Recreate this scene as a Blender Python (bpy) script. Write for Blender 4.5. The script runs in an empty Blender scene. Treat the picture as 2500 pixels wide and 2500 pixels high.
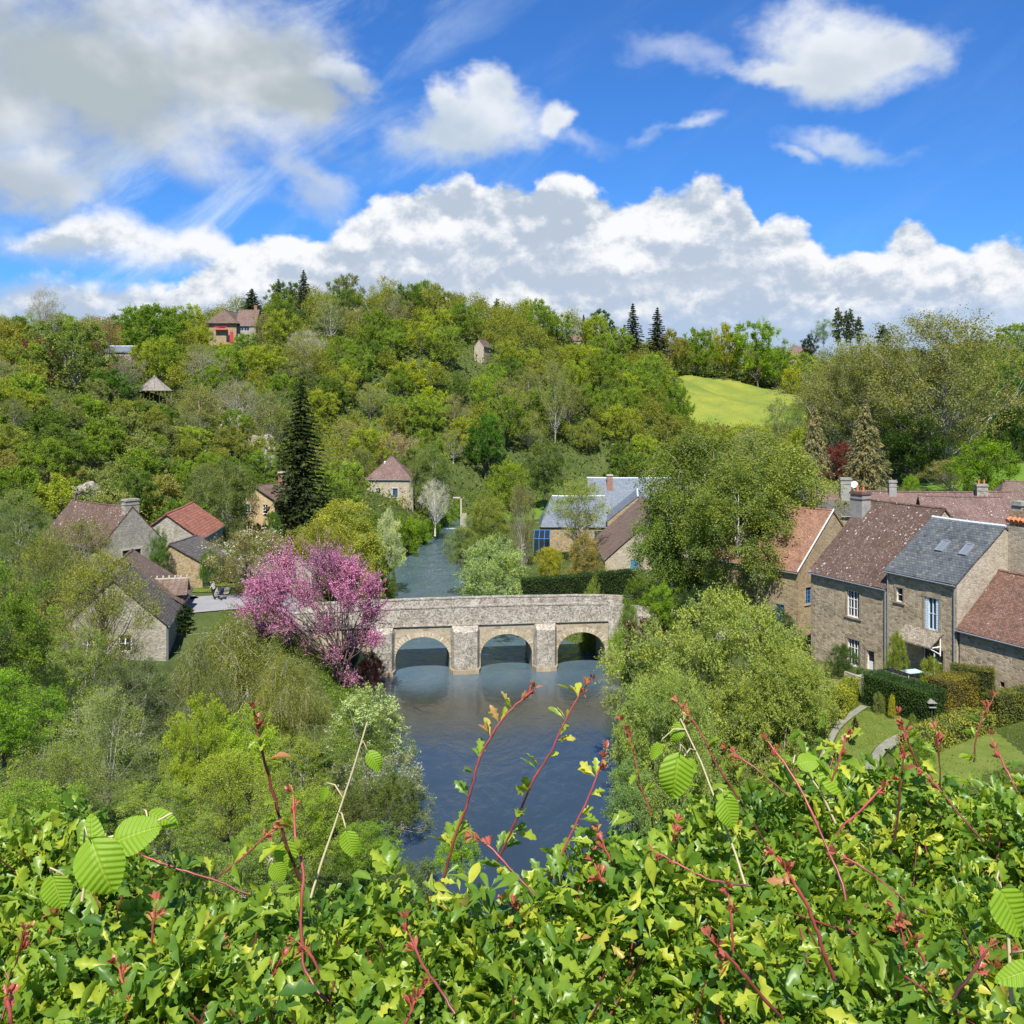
import bpy, math, random
import numpy as np
from mathutils import Vector, Matrix
S = bpy.context.scene
COL = S.collection
F = 2400.0          # focal length in pixels of the 2500 px photograph
CZ = 30.0           # eye height above the river
HY = 980.0          # row of the eye-level horizon

# ------------------------------------------------------------------ camera, sky, sun, exposure
cam_d = bpy.data.cameras.new('camera'); cam = bpy.data.objects.new('camera', cam_d); COL.objects.link(cam)
cam.location = (0, 0, CZ); cam.rotation_euler = (math.pi/2, 0, 0)
cam_d.sensor_width = 36; cam_d.lens = 36*F/2500; cam_d.shift_y = -(1250-HY)/2500
cam_d.clip_start = 0.05; cam_d.clip_end = 6000
S.camera = cam
S.view_settings.view_transform = 'Standard'; S.view_settings.look = 'None'
S.view_settings.gamma = 1; S.view_settings.use_curve_mapping = False
S.view_settings.exposure = 0.75
S.cycles.max_bounces = 8; S.cycles.diffuse_bounces = 3; S.cycles.transmission_bounces = 4; S.cycles.transparent_max_bounces = 4
SUN_EL, SUN_AZ = math.radians(53), math.radians(183)     # azimuth clockwise from +Y: behind the viewer, a little to the right
sun_vec = Vector((math.sin(SUN_AZ)*math.cos(SUN_EL), math.cos(SUN_AZ)*math.cos(SUN_EL), math.sin(SUN_EL)))
sd = bpy.data.lights.new('sun', 'SUN'); so = bpy.data.objects.new('sun', sd); COL.objects.link(so)
sd.energy = 5.0; sd.angle = math.radians(0.5); sd.color = (1.0, 0.955, 0.88)
so.rotation_euler = sun_vec.to_track_quat('Z', 'Y').to_euler(); so.location = (20, -60, 120)

class NT:
    """small helper to write node trees as expressions"""
    def __init__(s, tree): s.t = tree; s.n = tree.nodes; s.l = tree.links
    def node(s, typ, **kw):
        n = s.n.new(typ)
        for k, v in kw.items(): setattr(n, k, v)
        return n
    def put(s, sock, v):
        if isinstance(v, bpy.types.NodeSocket): s.l.new(v, sock)
        elif v is not None: sock.default_value = v
    def math(s, op, a, b=None, c=None, clamp=False):
        n = s.node('ShaderNodeMath', operation=op); n.use_clamp = clamp
        s.put(n.inputs[0], a); s.put(n.inputs[1], b); s.put(n.inputs[2], c)
        return n.outputs[0]
    def vmath(s, op, a, b=None, out=0):
        n = s.node('ShaderNodeVectorMath', operation=op)
        s.put(n.inputs[0], a); s.put(n.inputs[1], b)
        return n.outputs[out]
    def xyz(s, x=0, y=0, z=0):
        n = s.node('ShaderNodeCombineXYZ'); s.put(n.inputs[0], x); s.put(n.inputs[1], y); s.put(n.inputs[2], z); return n.outputs[0]
    def noise(s, vec, scale, detail=4, rough=.55, dist=0, out=0, lac=2.0):
        n = s.node('ShaderNodeTexNoise'); s.put(n.inputs['Vector'], vec)
        n.inputs['Scale'].default_value = scale; n.inputs['Detail'].default_value = detail
        n.inputs['Roughness'].default_value = rough; n.inputs['Distortion'].default_value = dist
        n.inputs['Lacunarity'].default_value = lac
        return n.outputs[out]
    def vor(s, vec, scale, feature='F1', out='Distance', rand=1, detail=0, rough=.5):
        n = s.node('ShaderNodeTexVoronoi', feature=feature); s.put(n.inputs['Vector'], vec)
        n.inputs['Scale'].default_value = scale; n.inputs['Randomness'].default_value = rand
        if 'Detail' in n.inputs: n.inputs['Detail'].default_value = detail; n.inputs['Roughness'].default_value = rough
        if detail and hasattr(n, 'normalize'): n.normalize = True
        return n.outputs[out]
    def ss(s, v, a, b, lo=0.0, hi=1.0, typ='SMOOTHSTEP'):
        n = s.node('ShaderNodeMapRange', interpolation_type=typ); s.put(n.inputs[0], v)
        n.inputs[1].default_value = a; n.inputs[2].default_value = b; n.inputs[3].default_value = lo; n.inputs[4].default_value = hi
        return n.outputs[0]
    def mix(s, f, a, b, blend='MIX'):
        n = s.node('ShaderNodeMix', data_type='RGBA', blend_type=blend); n.clamp_factor = True
        s.put(n.inputs[0], f)
        for i, v in ((6, a), (7, b)):
            if isinstance(v, bpy.types.NodeSocket): s.l.new(v, n.inputs[i])
            else: n.inputs[i].default_value = (v[0], v[1], v[2], 1)
        return n.outputs[2]
    def ramp(s, f, stops, interp='LINEAR'):
        n = s.node('ShaderNodeValToRGB'); cr = n.color_ramp; cr.interpolation = interp
        while len(cr.elements) < len(stops): cr.elements.new(0.5)
        for e, (p, c) in zip(cr.elements, stops): e.position = p; e.color = (c[0], c[1], c[2], 1)
        s.put(n.inputs[0], f); return n.outputs[0]
    def curve(s, f, pts):
        n = s.node('ShaderNodeFloatCurve'); cu = n.mapping.curves[0]
        n.mapping.use_clip = False
        while len(cu.points) < len(pts): cu.points.new(0.5, 0.5)
        for p, (x, y) in zip(cu.points, pts): p.location = (x, y); p.handle_type = 'AUTO'
        n.mapping.update(); s.put(n.inputs[1], f); return n.outputs[0]

def sky_ae(px, py):
    u = (px-1250)/F; return math.atan(u), (HY-py)/(F*math.sqrt(1+u*u))

w = bpy.data.worlds.new('World'); S.world = w; w.use_nodes = True
N = NT(w.node_tree); w.node_tree.nodes.clear()
def build_sky():
    sky = N.node('ShaderNodeTexSky', sky_type='NISHITA'); sky.sun_disc = False
    sky.sun_elevation = SUN_EL; sky.sun_rotation = SUN_AZ; sky.air_density = 1.0; sky.dust_density = 0.3; sky.ozone_density = 2.5
    tc = N.node('ShaderNodeTexCoord'); sp = N.node('ShaderNodeSeparateXYZ'); N.l.new(tc.outputs['Generated'], sp.inputs[0])
    x, y, z = sp.outputs
    az = N.math('ARCTAN2', x, y)
    hor = N.math('SQRT', N.math('ADD', N.math('MULTIPLY', x, x), N.math('ADD', N.math('MULTIPLY', y, y), 1e-5)))
    te = N.math('DIVIDE', z, hor)
    V = N.xyz(az, N.math('MULTIPLY', te, 1.25), 3.7)
    # deep clear blue: more saturated than the raw model, lighter to the horizon
    base = N.mix(1.0, sky.outputs[0], (0.36, 0.80, 1.42), 'MULTIPLY')
    W, G1, G2 = (8.2, 8.5, 8.9), (4.6, 5.3, 6.0), (3.5, 4.2, 5.0)
    # noises shared by all clouds
    n1 = N.noise(V, 5.5, 9, .56, .25)
    n2 = N.noise(V, 17, 8, .6, .1)
    bil = N.math('SUBTRACT', 0.62, N.vor(N.vmath('ADD', V, N.vmath('SCALE', N.noise(V, 9, 3, .5, 0, 1), None)), 19, 'F1', 'Distance', 1, 3, .55))
    sc = [nn for nn in N.n if nn.type == 'VECT_MATH' and nn.operation == 'SCALE'][0]; sc.inputs['Scale'].default_value = 0.06
    # relief: same noise seen a little toward the sun (up) gives lit tops and shaded undersides
    V2 = N.vmath('ADD', V, (0.004, 0.016, 0.0))
    n2b = N.noise(V2, 17, 8, .6, .1); n1b = N.noise(V2, 5.5, 9, .56, .25)
    relief = N.math('ADD', N.math('MULTIPLY', N.math('SUBTRACT', n2, n2b), 2.6), N.math('MULTIPLY', N.math('SUBTRACT', n1, n1b), 3.4))
    nl = N.noise(V, 7, 4, .5, .1); nlb = N.noise(N.vmath('ADD', V, (.012, .035, 0)), 7, 4, .5, .1); relief_lo = N.math('SUBTRACT', nl, nlb)
    nn = N.math('ADD', N.math('MULTIPLY', N.math('SUBTRACT', n1, .5), 1.0), N.math('MULTIPLY', N.math('SUBTRACT', n2, .5), .75))
    wv = N.vmath('MULTIPLY', N.vmath('SUBTRACT', N.noise(V, 6, 5, .6, 0, 1), (.5, .5, .5)), (.17, .11, 0))
    WP = N.vmath('ADD', N.xyz(az, te, 0), wv)
    col = base
    # high thin veil
    Vs = N.vmath('MULTIPLY', N.vmath('ADD', V, (0, 0, 0)), (1.0, 2.0, 1.0))
    rot = N.node('ShaderNodeVectorRotate'); rot.inputs['Angle'].default_value = -0.75; N.l.new(V, rot.inputs['Vector'])
    Vr = N.vmath('MULTIPLY', rot.outputs[0], (0.8, 2.6, 1.0))
    veil = N.ss(N.noise(Vr, 6, 7, .6, .5), .42, .82)
    lmask = N.ss(az, sky_ae(1500, 0)[0], sky_ae(500, 0)[0], 0.05, 0.8)
    col = N.mix(N.math('MULTIPLY', veil, lmask), col, (6.6, 7.8, 9.2))
    def blob(px, py, rx, ry, tilt=0.0):
        a, e = sky_ae(px, py)
        d = N.vmath('SUBTRACT', WP, (a, e, 0))
        if tilt:
            r = N.node('ShaderNodeVectorRotate'); r.inputs['Angle'].default_value = tilt; N.l.new(d, r.inputs['Vector']); d = r.outputs[0]
        d = N.vmath('MULTIPLY', d, (F/rx, F/ry, 0))
        return N.math('SUBTRACT', 1.0, N.vmath('LENGTH', d, None, 1)), d
    def paint(col, blobs, amp, edge, grey=.5, dark=G1, opac=1.0):
        f = None; yy = None
        for b in blobs:
            v, d = blob(*b)
            f = v if f is None else N.math('SMOOTH_MAX', f, v, .25)
        f = N.math('ADD', f, N.math('MULTIPLY', nn, amp))
        a = N.ss(f, 0.0, edge, 0, opac)
        a0, e0 = sky_ae(blobs[0][0], blobs[0][1])
        h = N.math('MULTIPLY', N.math('SUBTRACT', te, e0), F/blobs[0][3])       # height inside the cloud
        sh = N.math('ADD', N.math('SUBTRACT', grey, N.math('MULTIPLY', h, .42)), N.math('MULTIPLY', relief_lo, -2.2))
        sh = N.math('ADD', sh, N.math('MULTIPLY', f, .25))
        c = N.mix(N.ss(sh, -.05, .95), W, dark)
        return N.mix(a, col, c)
    # big soft mass upper left (and its continuation out of frame)
    col = paint(col, [(150, 190, 620, 330), (560, 150, 420, 250, .25), (700, 235, 260, 90, -.1), (-500, 250, 700, 400)], 1.0, .75, .56, (4.1, 4.7, 5.1))
    col = paint(col, [(60, 430, 190, 110)], 1.0, .5, .75, (4.6, 5.2, 5.8), .9)
    col = paint(col, [(520, 400, 170, 150, -.7), (720, 420, 230, 80, .75)], 1.5, 1.2, .15, G1, .75)
    # smaller clouds
    col = paint(col, [(1150, 300, 260, 115), (1210, 225, 95, 90), (1085, 235, 70, 70), (1385, 305, 80, 60)], 1.0, .62, .42, (5.0, 5.9, 6.9), .96)
    col = paint(col, [(880, 185, 90, 50)], 1.0, .7, .3, G1, .8)
    col = paint(col, [(2020, 120, 260, 135, .12), (2180, 90, 190, 85), (1860, 165, 150, 50, .1)], 1.0, .66, .38, (5.6, 6.3, 7.0), .97)
    col = paint(col, [(2090, 350, 200, 42, .22), (1970, 370, 90, 28, .3)], 1.4, 1.0, .35, (5.4, 6.4, 7.6), .8)
    col = paint(col, [(1660, 315, 110, 36, -.18)], 1.4, 1.0, .3, (5.4, 6.4, 7.6), .75)
    col = paint(col, [(1480, 350, 110, 34), (1660, 135, 150, 50, .3)], 1.5, 1.1, .3, G1, .4)
    # cloud bank, three ranks of heads one before the other
    A0, A1 = -1.1, 1.1
    t = N.math('DIVIDE', N.math('SUBTRACT', az, A0), A1-A0, None, True)
    def rank(col, pts, amp, fine, dpt, dark, opac=1.0, edge=.010, bot=None, seed=0):
        cp = [((sky_ae(a, b)[0]-A0)/(A1-A0), sky_ae(a, b)[1]+.2) for a, b in pts]
        top = N.math('SUBTRACT', N.curve(t, cp), .2)
        f = N.math('SUBTRACT', top, te)
        f = N.math('ADD', f, N.math('MULTIPLY', nn, amp))
        f = N.math('ADD', f, N.math('MULTIPLY', N.math('SUBTRACT', bil, .3), fine))
        a = N.ss(f, 0, edge, 0, opac)
        if bot: a = N.math('MULTIPLY', a, N.ss(N.math('ADD', te, N.math('MULTIPLY', nn, .05)), sky_ae(1250, bot[0])[1], sky_ae(1250, bot[1])[1]))
        sh = N.math('ADD', N.math('DIVIDE', f, dpt), N.math('ADD', N.math('MULTIPLY', relief, -1.9), N.math('MULTIPLY', relief_lo, -3.6)))
        sh = N.math('ADD', sh, N.math('MULTIPLY', bil, -.8))
        c = N.mix(N.ss(N.math('ADD', sh, .50), -.20, 1.15), (8.7, 8.8, 9.0), dark)
        return N.mix(a, col, c)
    col = rank(col, [(-1200, 560), (-500, 520), (0, 545), (120, 525), (230, 482), (330, 500), (410, 545), (500, 520), (560, 560), (640, 760), (900, 900), (2500, 950), (4000, 950)],
               .05, .035, .085, (4.8, 5.5, 6.3), .97, .022, (705, 620))
    main = [(-1400, 700), (-300, 690), (250, 720), (400, 700), (500, 640), (620, 590), (680, 562), (790, 556), (890, 505), (935, 448), (1010, 462), (1080, 440), (1130, 418), (1190, 458),
            (1290, 448), (1400, 432), (1460, 452), (1550, 480), (1600, 432), (1680, 420), (1722, 392), (1780, 425), (1835, 470), (1850, 545), (1920, 515), (1975, 560),
            (2080, 592), (2170, 578), (2210, 532), (2265, 545), (2300, 585), (2390, 590), (2450, 562), (2520, 600), (3200, 560), (4200, 620)]
    col = rank(col, main, .05, .065, .10, (4.5, 5.3, 6.4), 1.0, .013)
    col = rank(col, [(-1200, 720), (0, 640), (200, 650), (420, 690), (560, 650), (700, 600), (860, 640), (1000, 540), (1120, 520), (1250, 590), (1420, 640), (1560, 520), (1700, 500), (1820, 560),
                     (1950, 600), (2100, 640), (2240, 600), (2400, 655), (2520, 650), (3300, 660)], .075, .05, .075, (4.6, 5.4, 6.6), .9, .03, None)
    col = rank(col, [(-1200, 760), (0, 700), (300, 720), (520, 715), (760, 690), (980, 640), (1150, 700), (1330, 660), (1500, 700), (1700, 650), (1880, 640), (2080, 700), (2300, 650), (2520, 690), (3300, 700)],
               .075, .04, .07, (4.4, 5.3, 6.7), .85, .035)
    # low slate-blue band with a bright gap over the hills
    lowf = N.ss(N.math('ADD', te, N.math('MULTIPLY', nn, .05)), sky_ae(1250, 810)[1], sky_ae(1250, 730)[1], 1, 0)
    col = N.mix(N.math('MULTIPLY', lowf, .65), col, (4.0, 5.3, 7.3))
    bg = N.node('ShaderNodeBackground'); N.l.new(col, bg.inputs[0]); bg.inputs[1].default_value = 0.066
    out = N.node('ShaderNodeOutputWorld'); N.l.new(bg.outputs[0], out.inputs[0])
build_sky()
try:
    w.cycles.sampling_method = 'MANUAL'; w.cycles.sample_map_resolution = 512
except Exception: pass

# ------------------------------------------------------------------ helpers
def at(px, py, D): return Vector(((px-1250)/F*D, D, CZ-(py-HY)/F*D))
def X(px, D): return (px-1250)/F*D
def ZZ(py, D): return CZ-(py-HY)/F*D
def link(o, parent=None):
    COL.objects.link(o)
    if parent is not None: o.parent = parent
    return o
def empty(name, loc, rz=0):
    o = bpy.data.objects.new(name, None); o.location = loc; o.rotation_euler = (0, 0, rz); o.empty_display_size = .3
    return link(o)
def tag(o, label=None, cat=None, group=None, kind=None):
    if label: o['label'] = label
    if cat: o['category'] = cat
    if group: o['group'] = group
    if kind: o['kind'] = kind
    return o
def mesh_np(name, V, faces, mat=None, v=None, smooth=False, k=4):
    """faces: (n,k) int array"""
    me = bpy.data.meshes.new(name); V = np.asarray(V, np.float32); faces = np.asarray(faces, np.int32)
    me.vertices.add(len(V)); me.vertices.foreach_set('co', V.ravel())
    n = len(faces); k = faces.shape[1]
    me.loops.add(n*k); me.loops.foreach_set('vertex_index', faces.ravel())
    me.polygons.add(n); me.polygons.foreach_set('loop_start', np.arange(n, dtype=np.int32)*k)
    if smooth: me.polygons.foreach_set('use_smooth', np.ones(n, bool))
    me.update(calc_edges=True)
    if v is not None:
        a = me.attributes.new('v', 'FLOAT', 'POINT'); a.data.foreach_set('value', np.asarray(v, np.float32))
    if mat: me.materials.append(mat)
    return me
class MB:
    def __init__(s): s.V = []; s.F = []; s.val = []; s.cur = 0.5
    def add(s, vs, fs):
        b = len(s.V); s.V += [tuple(p) for p in vs]; s.val += [s.cur]*len(vs)
        s.F += [tuple(b+i for i in f) for f in fs]
    def box(s, x0, x1, y0, y1, z0, z1):
        s.add([(x0,y0,z0),(x1,y0,z0),(x1,y1,z0),(x0,y1,z0),(x0,y0,z1),(x1,y0,z1),(x1,y1,z1),(x0,y1,z1)],
              [(0,3,2,1),(4,5,6,7),(0,1,5,4),(1,2,6,5),(2,3,7,6),(3,0,4,7)])
    def prism(s, poly, off):
        n = len(poly); P = [Vector(p) for p in poly]; o = Vector(off)
        s.add(P+[p+o for p in P], [tuple(range(n))[::-1], tuple(range(n, 2*n))]+[(i, (i+1) % n, n+(i+1) % n, n+i) for i in range(n)])
    def tube(s, pts, rad, sides=5, cap=True):
        pts = [Vector(p) for p in pts]; n = len(pts)
        if not hasattr(rad, '__len__'): rad = [rad]*n
        vs = []; d0 = None
        for i, p in enumerate(pts):
            d = (pts[min(i+1, n-1)]-pts[max(i-1, 0)])
            d = d.normalized() if d.length > 1e-9 else Vector((0,0,1))
            a = d.cross(Vector((0.13, 0.27, 1)) if abs(d.z) < .9 else Vector((1, 0.1, 0))).normalized() if d0 is None else (d0-d*d0.dot(d)).normalized()
            d0 = a; b = d.cross(a)
            for k in range(sides):
                t = 2*math.pi*k/sides; vs.append(p+(a*math.cos(t)+b*math.sin(t))*rad[i])
        fs = [(i*sides+k, i*sides+(k+1) % sides, (i+1)*sides+(k+1) % sides, (i+1)*sides+k) for i in range(n-1) for k in range(sides)]
        if cap: fs += [tuple(range(sides))[::-1], tuple((n-1)*sides+k for k in range(sides))]
        s.add(vs, fs)
    def mesh(s, name, mat, smooth=False):
        me = bpy.data.meshes.new(name); me.from_pydata(s.V, [], s.F)
        a = me.attributes.new('v', 'FLOAT', 'POINT'); a.data.foreach_set('value', np.array(s.val, np.float32))
        if mat: me.materials.append(mat)
        if smooth: me.polygons.foreach_set('use_smooth', [True]*len(me.polygons))
        me.update(); return me
    def build(s, name, mat, parent=None, smooth=False):
        return link(bpy.data.objects.new(name, s.mesh(name, mat, smooth)), parent)

# ------------------------------------------------------------------ materials
def newmat(name):
    m = bpy.data.materials.new(name); m.use_nodes = True; m.node_tree.nodes.clear(); return m, NT(m.node_tree)
def finish(n, shader):
    o = n.node('ShaderNodeOutputMaterial'); n.l.new(shader, o.inputs[0])
def principled(n, col, rough=.8, bump=None, bs=.3, bd=.05, spec=.4, metal=0, **kw):
    b = n.node('ShaderNodeBsdfPrincipled')
    if isinstance(col, bpy.types.NodeSocket): n.l.new(col, b.inputs['Base Color'])
    else: b.inputs['Base Color'].default_value = (*col, 1)
    n.put(b.inputs['Roughness'], rough); b.inputs['Metallic'].default_value = metal
    b.inputs['Specular IOR Level'].default_value = spec
    if bump is not None:
        u = n.node('ShaderNodeBump'); u.inputs['Strength'].default_value = bs; u.inputs['Distance'].default_value = bd
        n.l.new(bump, u.inputs['Height']); n.l.new(u.outputs[0], b.inputs['Normal'])
    for k, v in kw.items(): b.inputs[k.replace('_', ' ')].default_value = v
    return b
def plain(name, col, rough=.6, spec=.4, metal=0, var=.12, sc=3.0):
    m, n = newmat(name); tc = n.node('ShaderNodeTexCoord').outputs['Object']
    f = n.noise(tc, sc, 5, .6)
    c = n.mix(f, tuple(c*(1-var*1.6) for c in col), tuple(min(1, c*(1+var)) for c in col))
    finish(n, principled(n, c, rough, f, .15, .01, spec, metal).outputs[0]); return m
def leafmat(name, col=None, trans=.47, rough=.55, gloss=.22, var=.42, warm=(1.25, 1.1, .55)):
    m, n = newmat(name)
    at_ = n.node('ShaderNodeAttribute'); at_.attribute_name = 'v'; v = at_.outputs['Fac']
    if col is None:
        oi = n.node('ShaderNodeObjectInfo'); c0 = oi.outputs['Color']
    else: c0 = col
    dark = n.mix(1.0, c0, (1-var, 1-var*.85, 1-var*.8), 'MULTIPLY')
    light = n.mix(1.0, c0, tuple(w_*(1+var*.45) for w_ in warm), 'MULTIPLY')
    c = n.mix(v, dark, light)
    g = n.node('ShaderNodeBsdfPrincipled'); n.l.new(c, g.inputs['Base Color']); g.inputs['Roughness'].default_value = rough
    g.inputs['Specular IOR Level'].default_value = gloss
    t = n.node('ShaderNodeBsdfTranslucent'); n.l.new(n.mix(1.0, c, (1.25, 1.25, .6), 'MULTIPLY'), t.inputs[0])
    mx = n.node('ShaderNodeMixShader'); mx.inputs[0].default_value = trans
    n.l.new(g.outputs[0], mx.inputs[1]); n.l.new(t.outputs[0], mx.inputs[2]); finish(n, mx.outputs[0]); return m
M = {}
M['leaf'] = leafmat('leaf')
M['petal'] = leafmat('petal', None, .35, .6, .15, .45, (1.15, 1.25, 1.15))
def barkmat(name, c1, c2, sc=4):
    m, n = newmat(name); tc = n.node('ShaderNodeTexCoord').outputs['Object']
    v = n.vmath('MULTIPLY', tc, (1, 1, .35)); f = n.noise(v, sc, 5, .65)
    finish(n, principled(n, n.ramp(f, [(.3, c1), (.65, c2)]), .9, f, .4, .03, .2).outputs[0]); return m
M['bark'] = barkmat('bark', (.05, .038, .028), (.17, .14, .11))
M['bark_pale'] = barkmat('bark_pale', (.16, .14, .12), (.42, .40, .35))
M['bark_birch'] = barkmat('bark_birch', (.25, .23, .2), (.72, .70, .64), 2.5)
def stone(name, cols, mortar, scale=3.2, flat=2.1, mw=.07, stain=.35, bump=.5, rough=.9):
    m, n = newmat(name); tc = n.node('ShaderNodeTexCoord').outputs['Object']
    wob = n.vmath('ADD', tc, n.vmath('MULTIPLY', n.noise(tc, 1.6, 3, .5, 0, 1), (.16, .16, .1)))
    v = n.vmath('MULTIPLY', wob, (1, 1, flat))
    cell = n.vor(v, scale, 'F1', 'Color', .85); sp = n.node('ShaderNodeSeparateColor'); n.l.new(cell, sp.inputs[0])
    k = len(cols); c = n.ramp(sp.outputs[0], [((i+.02)/k, cc) for i, cc in enumerate(cols)], 'LINEAR')
    fine = n.noise(tc, 14, 5, .65)
    c = n.mix(n.ss(fine, .3, .7), c, n.mix(1.0, c, (.62, .6, .58), 'MULTIPLY'))
    ed = n.vor(v, scale, 'DISTANCE_TO_EDGE', 'Distance', .85)
    e = n.ss(n.math('ADD', ed, n.math('MULTIPLY', fine, .03)), .015, mw+.02)
    c = n.mix(e, mortar, c)
    big = n.noise(tc, .55, 6, .65, .4)
    c = n.mix(n.ss(big, .42, .72, 0, stain), c, n.mix(1.0, c, (.42, .42, .38), 'MULTIPLY'))
    h = n.math('ADD', n.math('MULTIPLY', e, .7), n.math('MULTIPLY', fine, .5))
    finish(n, principled(n, c, rough, h, bump, .06, .25).outputs[0]); return m
M['wall_ochre'] = stone('wall_ochre', [(.36,.25,.13), (.26,.18,.10), (.40,.31,.18), (.30,.24,.16), (.44,.35,.2)], (.42,.34,.22))
M['wall_grey'] = stone('wall_grey', [(.43,.34,.22), (.29,.235,.16), (.53,.43,.285), (.37,.295,.195), (.57,.47,.32)], (.47,.395,.275), 2.3, 2.2, .08, .42)
M['wall_cream'] = stone('wall_cream', [(.40,.34,.24), (.33,.28,.2), (.47,.41,.31), (.36,.30,.22), (.5,.44,.34)], (.47,.42,.33), 3.2, 2.0, .09, .35)
M['wall_pale'] = stone('wall_pale', [(.34,.31,.24), (.25,.225,.18), (.42,.39,.31), (.30,.27,.21), (.46,.43,.36)], (.40,.37,.30), 3.6, 2.2, .08, .5)
M['wall_yellow'] = stone('wall_yellow', [(.50,.36,.19), (.46,.33,.17), (.55,.41,.23), (.5,.36,.2)], (.53,.40,.23), 2.0, 1.4, .16, .3, .25)
M['rock'] = barkmat('rock', (.11,.095,.08), (.36,.32,.27), .9)
def bridge_stone(name, base, lich, k):
    m, n = newmat(name); tc = n.node('ShaderNodeTexCoord').outputs['Object']
    wob = n.vmath('ADD', tc, n.vmath('MULTIPLY', n.noise(tc, 2.5, 3, .5, 0, 1), (.12, .12, .08)))
    v = n.vmath('MULTIPLY', wob, (1, 1, 1.9)); cell = n.vor(v, 3.0, 'F1', 'Color', .8); sp = n.node('ShaderNodeSeparateColor'); n.l.new(cell, sp.inputs[0])
    c = n.ramp(sp.outputs[0], [(i/len(base), b) for i, b in enumerate(base)])
    fine = n.noise(tc, 11, 6, .7)
    ed = n.ss(n.vor(v, 3.0, 'DISTANCE_TO_EDGE', 'Distance', .8), .01, .07)
    c = n.mix(ed, tuple(x*.55 for x in base[0]), c)
    lf = n.math('ADD', fine, n.math('MULTIPLY', n.noise(tc, 1.1, 5, .6), .6))
    c = n.mix(n.ss(lf, .76, .92, 0, k), c, lich)
    c = n.mix(n.ss(n.noise(n.vmath('ADD', tc, (7, 3, 2)), 5, 7, .75), .5, .62, 0, .8), c, (.055, .05, .042))
    h = n.math('ADD', n.math('MULTIPLY', ed, .6), fine)
    finish(n, principled(n, c, .92, h, .55, .06, .2).outputs[0]); return m
M['bridge_grey'] = bridge_stone('bridge_grey', [(.27,.24,.19), (.35,.31,.245), (.21,.185,.15), (.39,.35,.28)], (.56,.53,.46), .72)
M['bridge_tan'] = stone('bridge_tan', [(.36,.30,.20), (.46,.40,.29), (.27,.21,.14), (.5,.44,.33), (.4,.35,.25)], (.42,.38,.29), 2.0, 1.7, .06, .35)
M['dressed'] = stone('dressed', [(.40,.33,.22), (.46,.39,.27), (.34,.28,.19)], (.3,.25,.18), 1.2, 1.0, .03, .3, .2)
M['dressed_pale'] = stone('dressed_pale', [(.50,.46,.37), (.56,.52,.43)], (.44,.4,.32), 1.2, 1.0, .03, .25, .2)
def vcol(name, stops, rough=.85):
    m, n = newmat(name); tc = n.node('ShaderNodeTexCoord').outputs['Object']
    a = n.node('ShaderNodeAttribute'); a.attribute_name = 'v'; f = n.noise(tc, 9, 6, .65)
    c = n.ramp(a.outputs['Fac'], stops); c = n.mix(n.ss(f, .35, .7), c, n.mix(1.0, c, (.55, .52, .48), 'MULTIPLY'))
    finish(n, principled(n, c, rough, f, .4, .03, .25).outputs[0]); return m
M['voussoir'] = vcol('voussoir', [(0, (.33,.26,.17)), (.35, (.46,.39,.27)), (.7, (.56,.50,.38)), (1, (.42,.32,.20))])
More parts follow.
